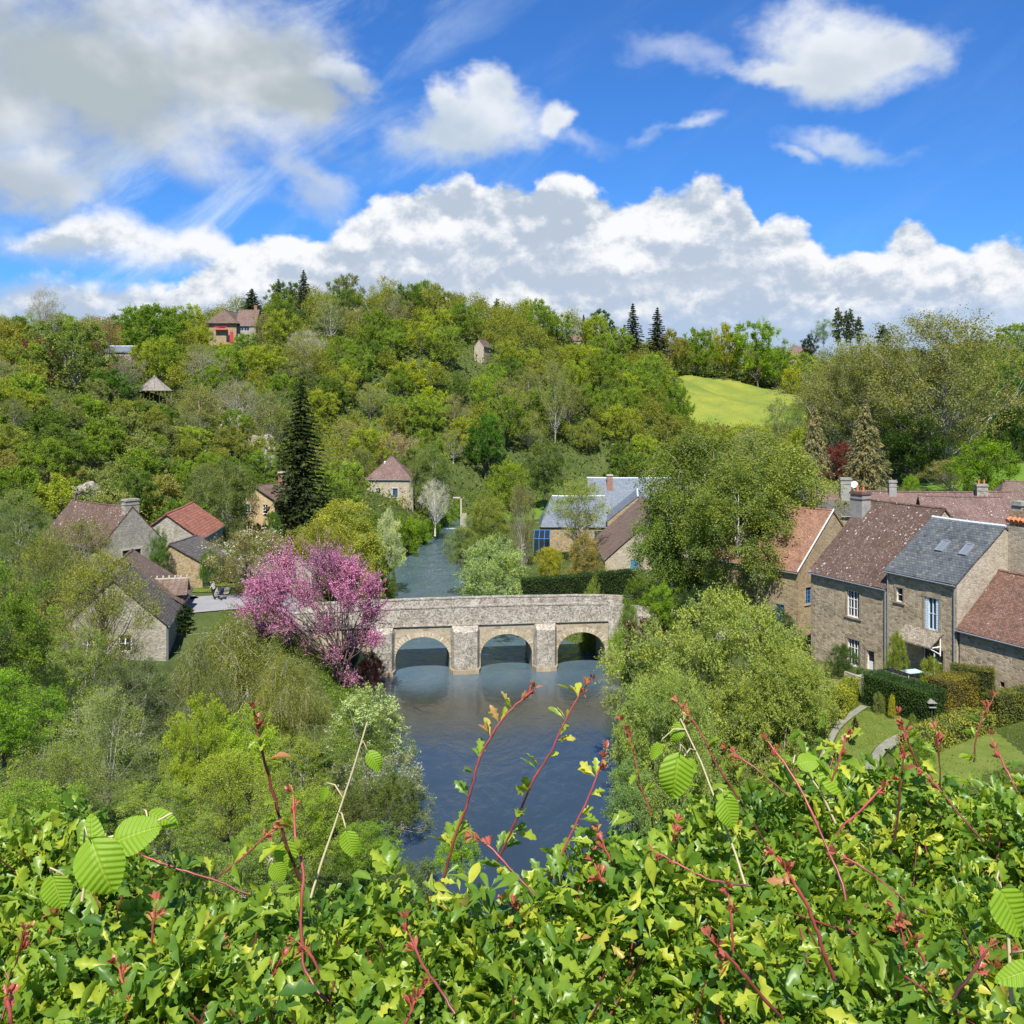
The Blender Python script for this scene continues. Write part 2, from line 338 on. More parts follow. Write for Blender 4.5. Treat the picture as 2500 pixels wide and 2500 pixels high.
def tiles(name, cols, tw=.2, th=.14, lichen=.0, lcol=(.55,.5,.45), moss=.0, big=.35, rough=.85, lsc=3.2):
    m, n = newmat(name); tc = n.node('ShaderNodeTexCoord').outputs['Object']
    sp = n.node('ShaderNodeSeparateXYZ'); n.l.new(tc, sp.inputs[0])
    u = n.math('ADD', sp.outputs[0], n.math('MULTIPLY', sp.outputs[1], .31))
    vz = n.math('MULTIPLY', sp.outputs[2], 1.45)
    row = n.math('FLOOR', n.math('DIVIDE', vz, th))
    uu = n.math('ADD', n.math('DIVIDE', u, tw), n.math('MULTIPLY', row, .5))
    wn = n.node('ShaderNodeTexWhiteNoise', noise_dimensions='2D'); n.l.new(n.xyz(n.math('FLOOR', uu), row, 0), wn.inputs['Vector'])
    c = n.ramp(wn.outputs['Value'], [(i/len(cols), cc) for i, cc in enumerate(cols)])
    fr = n.math('FRACT', n.math('DIVIDE', vz, th)); fu = n.math('FRACT', uu)
    gap = n.math('MULTIPLY', n.ss(fr, .0, .22), n.ss(n.math('ABSOLUTE', n.math('SUBTRACT', fu, .5)), .5, .4))
    c = n.mix(gap, n.mix(1.0, c, (.45, .43, .42), 'MULTIPLY'), c)
    bg = n.noise(tc, .8, 6, .7, .3)
    c = n.mix(n.ss(bg, .4, .7, 0, big), c, n.mix(1.0, c, (.5, .48, .48), 'MULTIPLY'))
    if moss: c = n.mix(n.ss(n.noise(n.vmath('ADD', tc, (5, 1, 9)), 1.7, 7, .75), .5, .66, 0, moss), c, (.13, .13, .045))
    if lichen:
        wv = n.vmath('ADD', tc, n.vmath('MULTIPLY', n.noise(tc, 6, 4, .7, 0, 1), (.42, .42, .42)))
        l1 = n.vor(wv, lsc, 'F1', 'Distance', 1); l2 = n.vor(wv, lsc, 'F1', 'Color', 1)
        sc = n.node('ShaderNodeSeparateColor'); n.l.new(l2, sc.inputs[0])
        rad = n.math('MULTIPLY', n.math('MULTIPLY', sc.outputs[0], sc.outputs[0]), 0.38*lichen)
        zone = n.ss(n.noise(n.vmath('ADD', tc, (3, 8, 1)), .45, 4, .6), .3, .62, .35, 1.0)
        mask = n.math('LESS_THAN', l1, n.math('MULTIPLY', rad, zone))
        c = n.mix(n.math('MULTIPLY', mask, .8), c, n.mix(sc.outputs[1], lcol, (.62, .56, .53)))
        spk = n.math('MULTIPLY', n.ss(n.noise(tc, 6.5, 6, .8), .565, .62), n.ss(n.noise(n.vmath('ADD', tc, (9, 2, 4)), .6, 4, .6), .42, .6, .15*lichen, .8*lichen))
        c = n.mix(spk, c, (.50, .44, .40))
    h = n.math('ADD', gap, n.math('MULTIPLY', wn.outputs['Value'], .35))
    finish(n, principled(n, c, rough, h, .7, .03, .3).outputs[0]); return m
M['tile_lichen'] = tiles('tile_lichen', [(.135,.078,.055), (.092,.056,.042), (.17,.108,.075), (.11,.07,.052)], lichen=1.0, big=.5)
M['tile_brown'] = tiles('tile_brown', [(.175,.115,.085), (.135,.09,.07), (.215,.15,.115), (.155,.105,.082)], lichen=.6, lsc=4.0, big=.5, moss=.25)
M['tile_red'] = tiles('tile_red', [(.16,.082,.056), (.12,.064,.046), (.195,.108,.076)], lichen=.6, lsc=4.5, big=.55, moss=.15)
M['tile_pink'] = tiles('tile_pink', [(.185,.112,.092), (.14,.086,.072), (.225,.145,.122), (.16,.10,.084)], lichen=.8, lsc=4.2, big=.5, moss=.2)
M['tile_orange'] = tiles('tile_orange', [(.28,.145,.085), (.22,.108,.066), (.32,.18,.115)], lichen=.6, lsc=4, big=.5)
M['pantile'] = tiles('pantile', [(.33,.12,.075), (.28,.095,.06), (.37,.155,.10)], .3, .38, lichen=.45, lsc=3.0, big=.5)
M['tile_grey'] = tiles('tile_grey', [(.105,.092,.084), (.082,.073,.068), (.13,.115,.105)], .26, .26, lichen=0, moss=.25)
M['slate'] = tiles('slate', [(.085,.095,.105), (.12,.13,.137), (.065,.073,.08), (.155,.162,.155), (.10,.112,.12)], .32, .24, lichen=0, moss=.2, big=.55, rough=.55)
M['slate_light'] = tiles('slate_light', [(.15,.18,.215), (.18,.21,.245), (.13,.155,.19)], .3, .22, big=.2, rough=.45)
M['thatch'] = tiles('thatch', [(.27,.24,.2), (.21,.18,.15), (.31,.28,.24)], .06, .5, moss=.0, big=.5)
M['lichen_orange'] = plain('lichen_orange', (.33,.2,.06), .9)
M['white_paint'] = plain('white_paint', (.78,.78,.75), .5)
M['blue_paint'] = plain('blue_paint', (.05,.19,.42), .5)
M['paleblue_paint'] = plain('paleblue_paint', (.55,.68,.78), .5)
M['teal_paint'] = plain('teal_paint', (.03,.25,.38), .5)
M['red_paint'] = plain('red_paint', (.48,.03,.04), .5)
M['zinc'] = plain('zinc', (.33,.36,.39), .45, .5, .5)
M['zinc_pale'] = plain('zinc_pale', (.6,.66,.72), .4, .5, .2)
M['wood_dark'] = plain('wood_dark', (.08,.06,.045), .85)
M['iron'] = plain('iron', (.035,.035,.038), .5, .5, .6)
M['terracotta'] = plain('terracotta', (.48,.16,.07), .8)
M['brick'] = stone('brick', [(.32,.14,.09), (.38,.19,.12), (.28,.12,.08)], (.4,.34,.28), 7, 2, .05, .3)
M['render_grey'] = plain('render_grey', (.30,.29,.26), .9, .2, 0, .4, 2.0)
M['dish_white'] = plain('dish_white', (.7,.7,.68), .4)
def glassmat():
    m, n = newmat('window_glass'); b = principled(n, (.018, .022, .028), .06, None, spec=.8); finish(n, b.outputs[0]); return m
M['glass'] = glassmat()

# ------------------------------------------------------------------ terrain
RIV = np.array([(90, 16, 9), (60, 22, 9), (35, 30, 9), (16, 42, 9), (6, 55, 10), (2, 70, 10.5), (0, 85, 9.5), (-1.5, 100, 12.5), (-3, 112, 14), (-8, 124, 10.5), (-12.5, 136, 8.2),
                (-14.2, 150, 7.4), (-14.8, 170, 6.4), (-14.5, 190, 5.3), (-13.8, 215, 3.2), (-12.5, 240, 2.8), (-8, 256, 3), (8, 268, 3), (40, 276, 3), (100, 280, 3), (220, 285, 3)], float)
def river_dist(x, y):
    """signed distance to the water's edge (negative in the river)"""
    x = np.asarray(x, float); y = np.asarray(y, float); best = np.full(x.shape, 1e9)
    for (ax, ay, aw), (bx, by, bw) in zip(RIV[:-1], RIV[1:]):
        dx, dy = bx-ax, by-ay; t = np.clip(((x-ax)*dx+(y-ay)*dy)/(dx*dx+dy*dy), 0, 1)
        d = np.hypot(x-ax-dx*t, y-ay-dy*t)-(aw+(bw-aw)*t); best = np.minimum(best, d)
    return best
CP = np.array([(-60,-40,29),(0,-40,29),(60,-40,29),(0,0,28.4),(-30,0,27),(30,0,27),(0,2.4,28.2),(0,5,27.2),(0,10,23.5),(0,20,16),(-12,30,12.5),(-12,45,7),(-14,60,3.5),(15,14,19),(30,10,17),(60,5,19),
  (-40,25,20),(-60,25,25),(-40,60,11),(-60,70,15),(-28,78,5),(-37,95,6.3),(-42,105,7.5),(-31,108,7.8),(-50,125,8),(-45,145,7.8),(-43,170,7.4),(-28,165,5),(-80,120,18),(-95,150,25),
  (-83,226,28.8),(-80,212,24),(-118,228,37),(-62,205,21),(-90,200,31.5),(-110,175,31),(-122,270,38),(-80,270,38.5),(-92,322,48),(-90,304,40.5),(-35,330,54),(0,345,50.5),(35,385,50),(-75,340,57),(-75,430,57),(0,450,55),(-160,350,47),(100,490,50),
  (-25,245,8),(0,262,7),(-45,215,13),(-30,285,30),(15,290,17),(0,305,31),(-42,270,20),(30,268,8),(60,268,9),(30,330,33),(65.6,350,21),(102,350,22.7),(79,420,38.7),(122,420,34),(85,455,44),(135,460,43),(55,420,43),
  (30,200,6.5),(60,180,8),(60,230,9),(90,200,14.7),(110,180,13),(130,250,18),(130,320,22),(180,300,27),(200,420,42),(165,490,46),(260,450,52),(260,250,30),
  (15,125,4.6),(30,130,5.4),(45,120,6.5),(20,150,4.2),(15,172,4.2),(60,110,8),(30,95,6),(24,85,6),(25,70,7.5),(30,63,7.5),(36,72,8),(45,75,9),(60,60,10),(30,52,5),(60,90,9),(85,120,11),(12,114,4.6),
  (-300,100,40),(-300,300,50),(300,100,30),(-120,60,30),(120,60,20),(-19,115,6.2),(-24,110,7),(17,108,5.6)], float)
def tps_fit(P):
    n = len(P); c = P[:, :2]/100; d = np.hypot(c[:, None, 0]-c[None, :, 0], c[:, None, 1]-c[None, :, 1])
    K = np.where(d > 0, d*d*np.log(d+1e-12), 0)+np.eye(n)*2e-4
    A = np.zeros((n+3, n+3)); A[:n, :n] = K; A[:n, n] = 1; A[:n, n+1:] = c; A[n, :n] = 1; A[n+1:, :n] = c.T
    return c, np.linalg.solve(A, np.concatenate([P[:, 2], [0, 0, 0]]))
TC, TW = tps_fit(CP)
def tps(x, y):
    x = np.clip(x, -290, 290)/100; y = np.clip(y, -45, 500)/100; sh = x.shape; x = x.ravel(); y = y.ravel()
    out = np.zeros(len(x)); n = len(TC)
    for i in range(0, len(x), 20000):
        d2 = (x[i:i+20000, None]-TC[None, :, 0])**2+(y[i:i+20000, None]-TC[None, :, 1])**2
        out[i:i+20000] = (0.5*d2*np.log(d2+1e-12))@TW[:n]+TW[n]+TW[n+1]*x[i:i+20000]+TW[n+2]*y[i:i+20000]
    return out.reshape(sh)
def smooth(a, b, v):
    t = np.clip((v-a)/(b-a), 0, 1); return t*t*(3-2*t)
PADS = [(26.5, 66.5, 9.0, 8.5, 0.0, 7.5, 3.0), (-31.5, 109, 6, 6, 0, 7.9, 4)]     # cx, cy, half x, half y, rot, z, blend
def terrain_fn(x, y):
    z = tps(x, y)
    nz = np.sin(x*.11+1.3)*np.cos(y*.093+.4)+.5*np.sin(x*.27+y*.19)
    z = z+nz*np.clip((np.hypot(x, y)-120)/150, 0, 1)*1.2
    z = np.maximum(z, 1.2)
    for cx, cy, hx, hy, r, pz, bl in PADS:
        d = np.maximum(np.abs(x-cx)-hx, np.abs(y-cy)-hy); z = z+(pz-z)*smooth(bl, 0, d)
    d = river_dist(x, y)
    bank = np.where(d < 0, -1.6+0*d, -1.6+2.9*np.clip((d+.0)/1.6, 0, 1))
    k = smooth(0, 9, d-1.0); zz = bank+(z-bank)*k
    return np.where(d < 1.0, bank, np.maximum(zz, np.minimum(bank, z)))
def axis(seg):
    out = [seg[0][0]]
    for a, b, st in seg:
        n = max(1, int(round((b-a)/st))); out += list(np.linspace(a, b, n+1)[1:])
    return np.array(out)
gx = axis([(-2600, -700, 190), (-700, -300, 40), (-300, -130, 8), (-130, -60, 2.5), (-60, 50, 1.25), (50, 130, 2.5), (130, 300, 8), (300, 700, 40), (700, 2600, 190)])
gy = axis([(-600, -60, 60), (-60, 0, 6), (0, 180, 1.25), (180, 350, 3), (350, 520, 5), (520, 1000, 30), (1000, 5200, 300)])
GX, GY = np.meshgrid(gx, gy); GZ = terrain_fn(GX, GY)
def zt(x, y):
    i = min(max(int(np.searchsorted(gx, x))-1, 0), len(gx)-2); j = min(max(int(np.searchsorted(gy, y))-1, 0), len(gy)-2)
    a = (x-gx[i])/(gx[i+1]-gx[i]); b = (y-gy[j])/(gy[j+1]-gy[j])
    return float(GZ[j, i]*(1-a)*(1-b)+GZ[j, i+1]*a*(1-b)+GZ[j+1, i]*(1-a)*b+GZ[j+1, i+1]*a*b)
def zta(x, y):
    i = np.clip(np.searchsorted(gx, x)-1, 0, len(gx)-2); j = np.clip(np.searchsorted(gy, y)-1, 0, len(gy)-2)
    a = (x-gx[i])/(gx[i+1]-gx[i]); b = (y-gy[j])/(gy[j+1]-gy[j])
    return GZ[j, i]*(1-a)*(1-b)+GZ[j, i+1]*a*(1-b)+GZ[j+1, i]*(1-a)*b+GZ[j+1, i+1]*a*b
def ground_mat(name, a, b, c, sc=.25):
    m, n = newmat(name); tc = n.node('ShaderNodeTexCoord').outputs['Object']
    f = n.noise(tc, sc, 8, .65, .3); g = n.noise(tc, sc*14, 6, .7)
    col = n.ramp(n.math('ADD', n.math('MULTIPLY', f, .6), n.math('MULTIPLY', g, .4)), [(.32, a), (.5, b), (.68, c)])
    finish(n, principled(n, col, .95, g, .5, .12, .1).outputs[0]); return m
M['ground'] = ground_mat('ground', (.035,.042,.016), (.06,.085,.022), (.10,.10,.04))
M['grass'] = ground_mat('grass', (.085,.12,.022), (.125,.165,.03), (.18,.185,.055), .9)
M['grass_dry'] = ground_mat('grass_dry', (.12,.13,.035), (.17,.17,.05), (.2,.19,.07), .5)
M['grass_bright'] = ground_mat('grass_bright', (.07,.14,.02), (.10,.18,.025), (.13,.21,.03), .1)
M['meadow'] = ground_mat('meadow', (.10,.155,.03), (.17,.205,.035), (.27,.26,.04), .09)
M['asphalt'] = ground_mat('asphalt', (.20,.20,.205), (.25,.25,.255), (.30,.30,.30), .4)
M['gravel'] = ground_mat('gravel', (.25,.23,.19), (.34,.31,.26), (.42,.39,.33), 1.0)
M['concrete'] = ground_mat('concrete', (.16,.155,.12), (.23,.22,.175), (.31,.295,.24), 1.5)
M['soil'] = ground_mat('soil', (.09,.075,.05), (.14,.115,.08), (.2,.165,.12), .9)
ny, nx = GX.shape
idx = np.arange(nx*ny).reshape(ny, nx)
gf = np.stack([idx[:-1, :-1], idx[:-1, 1:], idx[1:, 1:], idx[1:, :-1]], -1).reshape(-1, 4)
g = link(bpy.data.objects.new('ground', mesh_np('ground', np.stack([GX, GY, GZ], -1).reshape(-1, 3), gf, M['ground'], smooth=True))); tag(g, kind='structure')
def patch(name, c, mat, n=24, m=24, off=.05):
    """four-cornered sheet draped on the ground: corners (x,y) in order"""
    c = [np.array(p, float) for p in c]; V = []
    for j in range(m+1):
        for i in range(n+1):
            u, v = i/n, j/m; p = c[0]*(1-u)*(1-v)+c[1]*u*(1-v)+c[2]*u*v+c[3]*(1-u)*v
            if i in (0, n) or j in (0, m):
                wob = .012*np.linalg.norm(c[2]-c[0])*math.sin(i*2.1+j*1.7); p = p+wob
            V.append((p[0], p[1], zt(p[0], p[1])+off))
    f = [(j*(n+1)+i, j*(n+1)+i+1, (j+1)*(n+1)+i+1, (j+1)*(n+1)+i) for j in range(m) for i in range(n)]
    o = link(bpy.data.objects.new(name, mesh_np(name, V, f, mat, smooth=True))); tag(o, kind='structure'); return o
def strip(name, pts, wd, mat, off=.06, zf=None):
    P = []; pts = [Vector((p[0], p[1], 0)) for p in pts]
    for a, b in zip(pts[:-1], pts[1:]):
        n = max(1, int((b-a).length/.8)); P += [a.lerp(b, i/n) for i in range(n)]
    P.append(pts[-1]); V = []; m = 8
    for i, p in enumerate(P):
        d = (P[min(i+3, len(P)-1)]-P[max(i-3, 0)]).normalized(); q = Vector((-d.y, d.x, 0))
        for k in range(m+1):
            r = p+q*wd*(k/m-.5); V.append((r.x, r.y, (zf(r.x, r.y) if zf else zt(r.x, r.y))+off))
    f = [(i*(m+1)+k, (i+1)*(m+1)+k, (i+1)*(m+1)+k+1, i*(m+1)+k+1) for i in range(len(P)-1) for k in range(m)]
    o = link(bpy.data.objects.new(name, mesh_np(name, V, f, mat, smooth=True))); tag(o, kind='structure'); return o
def gxy(px, py, z): D = (CZ-z)*F/(py-HY); return (X(px, D), D)
patch('meadow', [(X(1660, 347), 347), (X(1985, 347), 347), (X(1975, 425), 428), (X(1655, 425), 430)], M['meadow'], 40, 40, .25)
patch('far_field', [(165, 440), (215, 430), (240, 470), (180, 480)], M['meadow'], 14, 14, .5)
patch('riverside_grass', [(-2, 225), (38, 225), (42, 262), (-6, 250)], M['grass_bright'], 30, 24, .15)
patch('riverside_field', [(80, 175), (125, 165), (130, 215), (84, 215)], M['grass_bright'], 24, 24, .15)
patch('verge', [(-48, 113), (-34, 113.5), (-34, 126), (-48, 124)], M['grass'], 20, 12, .10)
patch('lawn', [gxy(2005, 1812, 7.5), gxy(2084, 1850, 7.5), gxy(2256, 1756, 7.5), gxy(2108, 1735, 7.5)], M['grass'], 30, 24, .03)
patch('rough_lawn', [gxy(1930, 1700, 7), gxy(2060, 1760, 7), gxy(2120, 1650, 7), gxy(2010, 1610, 6.5)], M['grass_dry'], 20, 16, .07)
patch('garden_grass', [gxy(2130, 1875, 7.5), gxy(2260, 1960, 7), gxy(2520, 1860, 7.5), gxy(2420, 1780, 7.5)], M['grass'], 24, 16, .06)
strip('garden_path', [gxy(1960, 1850, 7.5), gxy(2010, 1795, 7.5), gxy(2110, 1725, 7.5)], .55, M['concrete'], .07)
strip('garden_path', [gxy(2090, 1868, 7.5), gxy(2180, 1812, 7.5), gxy(2275, 1763, 7.5)], .9, M['concrete'], .08)
strip('village_road', [(24, 99), (26, 106), (30, 112), (38, 118), (50, 122)], 7, M['asphalt'], .12)
strip('hamlet_road', [(-19.5, 111), (-25, 110), (-31, 108), (-37, 105.5), (-39.5, 109)], 8.5, M['asphalt'], .12)
strip('gravel_path', [(-33, 111.5), (-34, 116), (-32, 124), (-34, 135)], 1.6, M['gravel'], .22)
# river water
def watermat():
    m, n = newmat('river_water'); tc = n.node('ShaderNodeTexCoord').outputs['Object']
    v = n.vmath('MULTIPLY', tc, (1.0, .55, 1)); a = n.noise(v, 1.3, 6, .62, .6); b = n.noise(v, .16, 4, .6, .8)
    spy = n.node('ShaderNodeSeparateXYZ'); n.l.new(tc, spy.inputs[0]); calm = n.ss(spy.outputs[1], 100, 116, .30, 1.0)
    h = n.math('MULTIPLY', calm, n.math('ADD', n.math('MULTIPLY', a, n.ss(b, .35, .65, .35, 1.2)), n.math('MULTIPLY', b, 1.4)))
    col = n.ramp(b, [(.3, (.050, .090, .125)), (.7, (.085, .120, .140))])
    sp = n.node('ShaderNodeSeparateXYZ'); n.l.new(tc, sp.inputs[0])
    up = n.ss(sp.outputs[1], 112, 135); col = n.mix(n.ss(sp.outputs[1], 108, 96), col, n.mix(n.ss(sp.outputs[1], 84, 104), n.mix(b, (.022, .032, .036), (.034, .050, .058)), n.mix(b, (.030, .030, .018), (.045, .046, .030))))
    foam = n.math('MULTIPLY', n.ss(n.noise(n.vmath('MULTIPLY', tc, (.9, .28, 1)), 1.0, 7, .7, 1.2), .60, .72), up)
    weir = n.math('MULTIPLY', n.ss(n.math('ABSOLUTE', n.math('SUBTRACT', sp.outputs[1], 232)), 1.6, .2), n.ss(a, .35, .6))
    foam = n.math('MAXIMUM', n.math('MULTIPLY', foam, .35), weir)
    col = n.mix(foam, col, (.6, .66, .68))
    p = principled(n, col, n.ss(foam, 0, 1, .10, .8), h, .9, .16, .6); p.inputs['IOR'].default_value = 1.45
    finish(n, p.outputs[0]); return m
xs = np.linspace(-60, 230, 60); ys = np.linspace(-10, 300, 60); wx, wy = np.meshgrid(xs, ys)
ii = np.arange(3600).reshape(60, 60)
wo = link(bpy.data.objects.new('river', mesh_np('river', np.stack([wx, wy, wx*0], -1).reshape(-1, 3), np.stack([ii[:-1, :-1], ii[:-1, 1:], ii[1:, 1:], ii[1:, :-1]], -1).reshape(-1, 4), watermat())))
tag(wo, kind='structure')

# ------------------------------------------------------------------ buildings
def panel(mb, O, U, Wn, L, H, ops=(), depth=.22):
    """wall rectangle in the plane O + u*U + z, with rectangular holes (u,v,w,h) and their reveals; Wn = inward normal"""
    O, U, Wn = Vector(O), Vector(U), Vector(Wn); Zv = Vector((0, 0, 1))
    us = sorted({0, L, *[o[0] for o in ops], *[o[0]+o[2] for o in ops]}); vs = sorted({0, H, *[o[1] for o in ops], *[o[1]+o[3] for o in ops]})
    P = lambda u, v, d=0: O+U*u+Zv*v+Wn*d
    for a, b in zip(us[:-1], us[1:]):
        for c, d in zip(vs[:-1], vs[1:]):
            m_, k_ = (a+b)/2, (c+d)/2
            if any(o[0] < m_ < o[0]+o[2] and o[1] < k_ < o[1]+o[3] for o in ops): continue
            mb.add([P(a, c), P(b, c), P(b, d), P(a, d)], [(0, 1, 2, 3)])
    for (u, v, w_, h) in ops:
        q = [(u, v), (u+w_, v), (u+w_, v+h), (u, v+h)]
        for i in range(4):
            a, b = q[i], q[(i+1) % 4]; mb.add([P(*a), P(*b), P(*b, depth), P(*a, depth)], [(0, 1, 2, 3)])
class Fr:
    """a frame on a wall: u along, v up, d outwards"""
    def __init__(s, O, U, Nout): s.O, s.U, s.N = Vector(O), Vector(U), Vector(Nout)
    def P(s, u, v, d): return s.O+s.U*u+Vector((0, 0, v))+s.N*d
    def box(s, mb, u0, u1, v0, v1, d0, d1):
        mb.add([s.P(u0,v0,d0), s.P(u1,v0,d0), s.P(u1,v0,d1), s.P(u0,v0,d1), s.P(u0,v1,d0), s.P(u1,v1,d0), s.P(u1,v1,d1), s.P(u0,v1,d1)],
               [(0,1,2,3), (4,7,6,5), (0,4,5,1), (1,5,6,2), (2,6,7,3), (3,7,4,0)])
def window(parent, fr, u, v, w_, h, cols=2, rows=3, frame='white_paint', surround=None, shutters=None, proud=0.0, arch=False, door=False, fw=.07, panel_mat=None, name=None):
    mb = MB(); d0, d1 = -.16+proud, -.10+proud
    fr.box(mb, u, u+w_, v, v+fw, d0, d1); fr.box(mb, u, u+w_, v+h-fw, v+h, d0, d1)
    fr.box(mb, u, u+fw, v+fw, v+h-fw, d0, d1); fr.box(mb, u+w_-fw, u+w_, v+fw, v+h-fw, d0, d1)
    b = .035
    for i in range(1, cols):
        c = u+w_*i/cols; k = b*1.4 if i*2 == cols else b*.6
        fr.box(mb, c-k, c+k, v+fw, v+h-fw, d0+.003, d1-.003)
    for i in range(1, rows):
        c = v+h*i/rows; fr.box(mb, u+fw, u+w_-fw, c-b*.6, c+b*.6, d0+.006, d1-.006)
    o = mb.build(name or ('door' if door else 'window'), M[frame], parent)
    g_ = MB(); fr.box(g_, u+.01, u+w_-.01, v+.01, v+h-.01, d0-.05, d0-.01); g_.build('pane', M['glass'], o)
    if door:
        p = MB(); fr.box(p, u+fw, u+w_-fw, v+fw, v+h*(.52 if not panel_mat else .97), d0+.01, d1-.012); p.build('door_panel', M[panel_mat or frame], o)
        k_ = MB(); fr.box(k_, u+w_-fw-.1, u+w_-fw-.05, v+h*.45, v+h*.45+.12, d1-.01, d1+.04); k_.build('handle', M['iron'], o)
    if surround:
        s_ = MB(); sw = .2
        fr.box(s_, u-sw, u, v, v+h+.003, -.02, .035); fr.box(s_, u+w_, u+w_+sw, v, v+h+.003, -.02, .035)
        if arch:
            n = 9
            for i in range(n):
                t0, t1 = i/n, (i+1)/n; f0, f1 = [math.sin(math.pi*t)*.18 for t in (t0, t1)]
                ua, ub = u-sw-.05+(w_+2*sw+.1)*t0, u-sw-.05+(w_+2*sw+.1)*t1
                fr.box(s_, ua, ub, v+h, v+h+.28+(f0+f1)/2, -.02, .05)
        else: fr.box(s_, u-sw-.05, u+w_+sw+.05, v+h, v+h+.26, -.02, .045)
        s_.build('surround', M[surround], o)
        if not door:
            q = MB(); fr.box(q, u-sw-.06, u+w_+sw+.06, v-.14, v-.001, -.02, .10); q.build('sill', M[surround], o)
    if shutters:
        for sgn in (-1, 1):
            q = MB(); a = u-w_/2-.02 if sgn < 0 else u+w_+.02
            fr.box(q, a, a+w_/2, v, v+h, .04, .08)
            for k in range(1, 4): fr.box(q, a+.02, a+w_/2-.02, v+h*k/4-.03, v+h*k/4+.03, .08, .095)
            q.build('shutter', M[shutters], o)
    return o
def slab(mb, a, b, c, d, th):
    """a,b eave ends; c,d ridge ends (a-d and b-c are the rakes)"""
    a, b, c, d = map(Vector, (a, b, c, d)); n = (b-a).cross(d-a).normalized()
    if n.z < 0: n = -n
    k = 10; V = []; Fc = []
    for i in range(k+1):
        for j in range(k+1):
            u, v = i/k, j/k; p = a*(1-u)*(1-v)+b*u*(1-v)+c*u*v+d*(1-u)*v
            sag = -.05*math.sin(math.pi*u)*((b-a).length/9) + .02*math.sin(u*17+v*9)
            V.append(p+n*(th+sag))
    for i in range(k):
        for j in range(k):
            q = i*(k+1)+j; Fc.append((q, q+k+1, q+k+2, q+1))
    mb.add(V, Fc)
    edge = [i*(k+1) for i in range(k+1)]+[k*(k+1)+j for j in range(1, k+1)]+[i*(k+1)+k for i in range(k-1, -1, -1)]+[j for j in range(k-1, 0, -1)]
    E = [V[e] for e in edge]; L_ = [e-n*(th) for e in E]; m_ = len(E)
    mb.add(E+L_, [(i, (i+1) % m_, m_+(i+1) % m_, m_+i) for i in range(m_)]+[tuple(range(m_, 2*m_))])
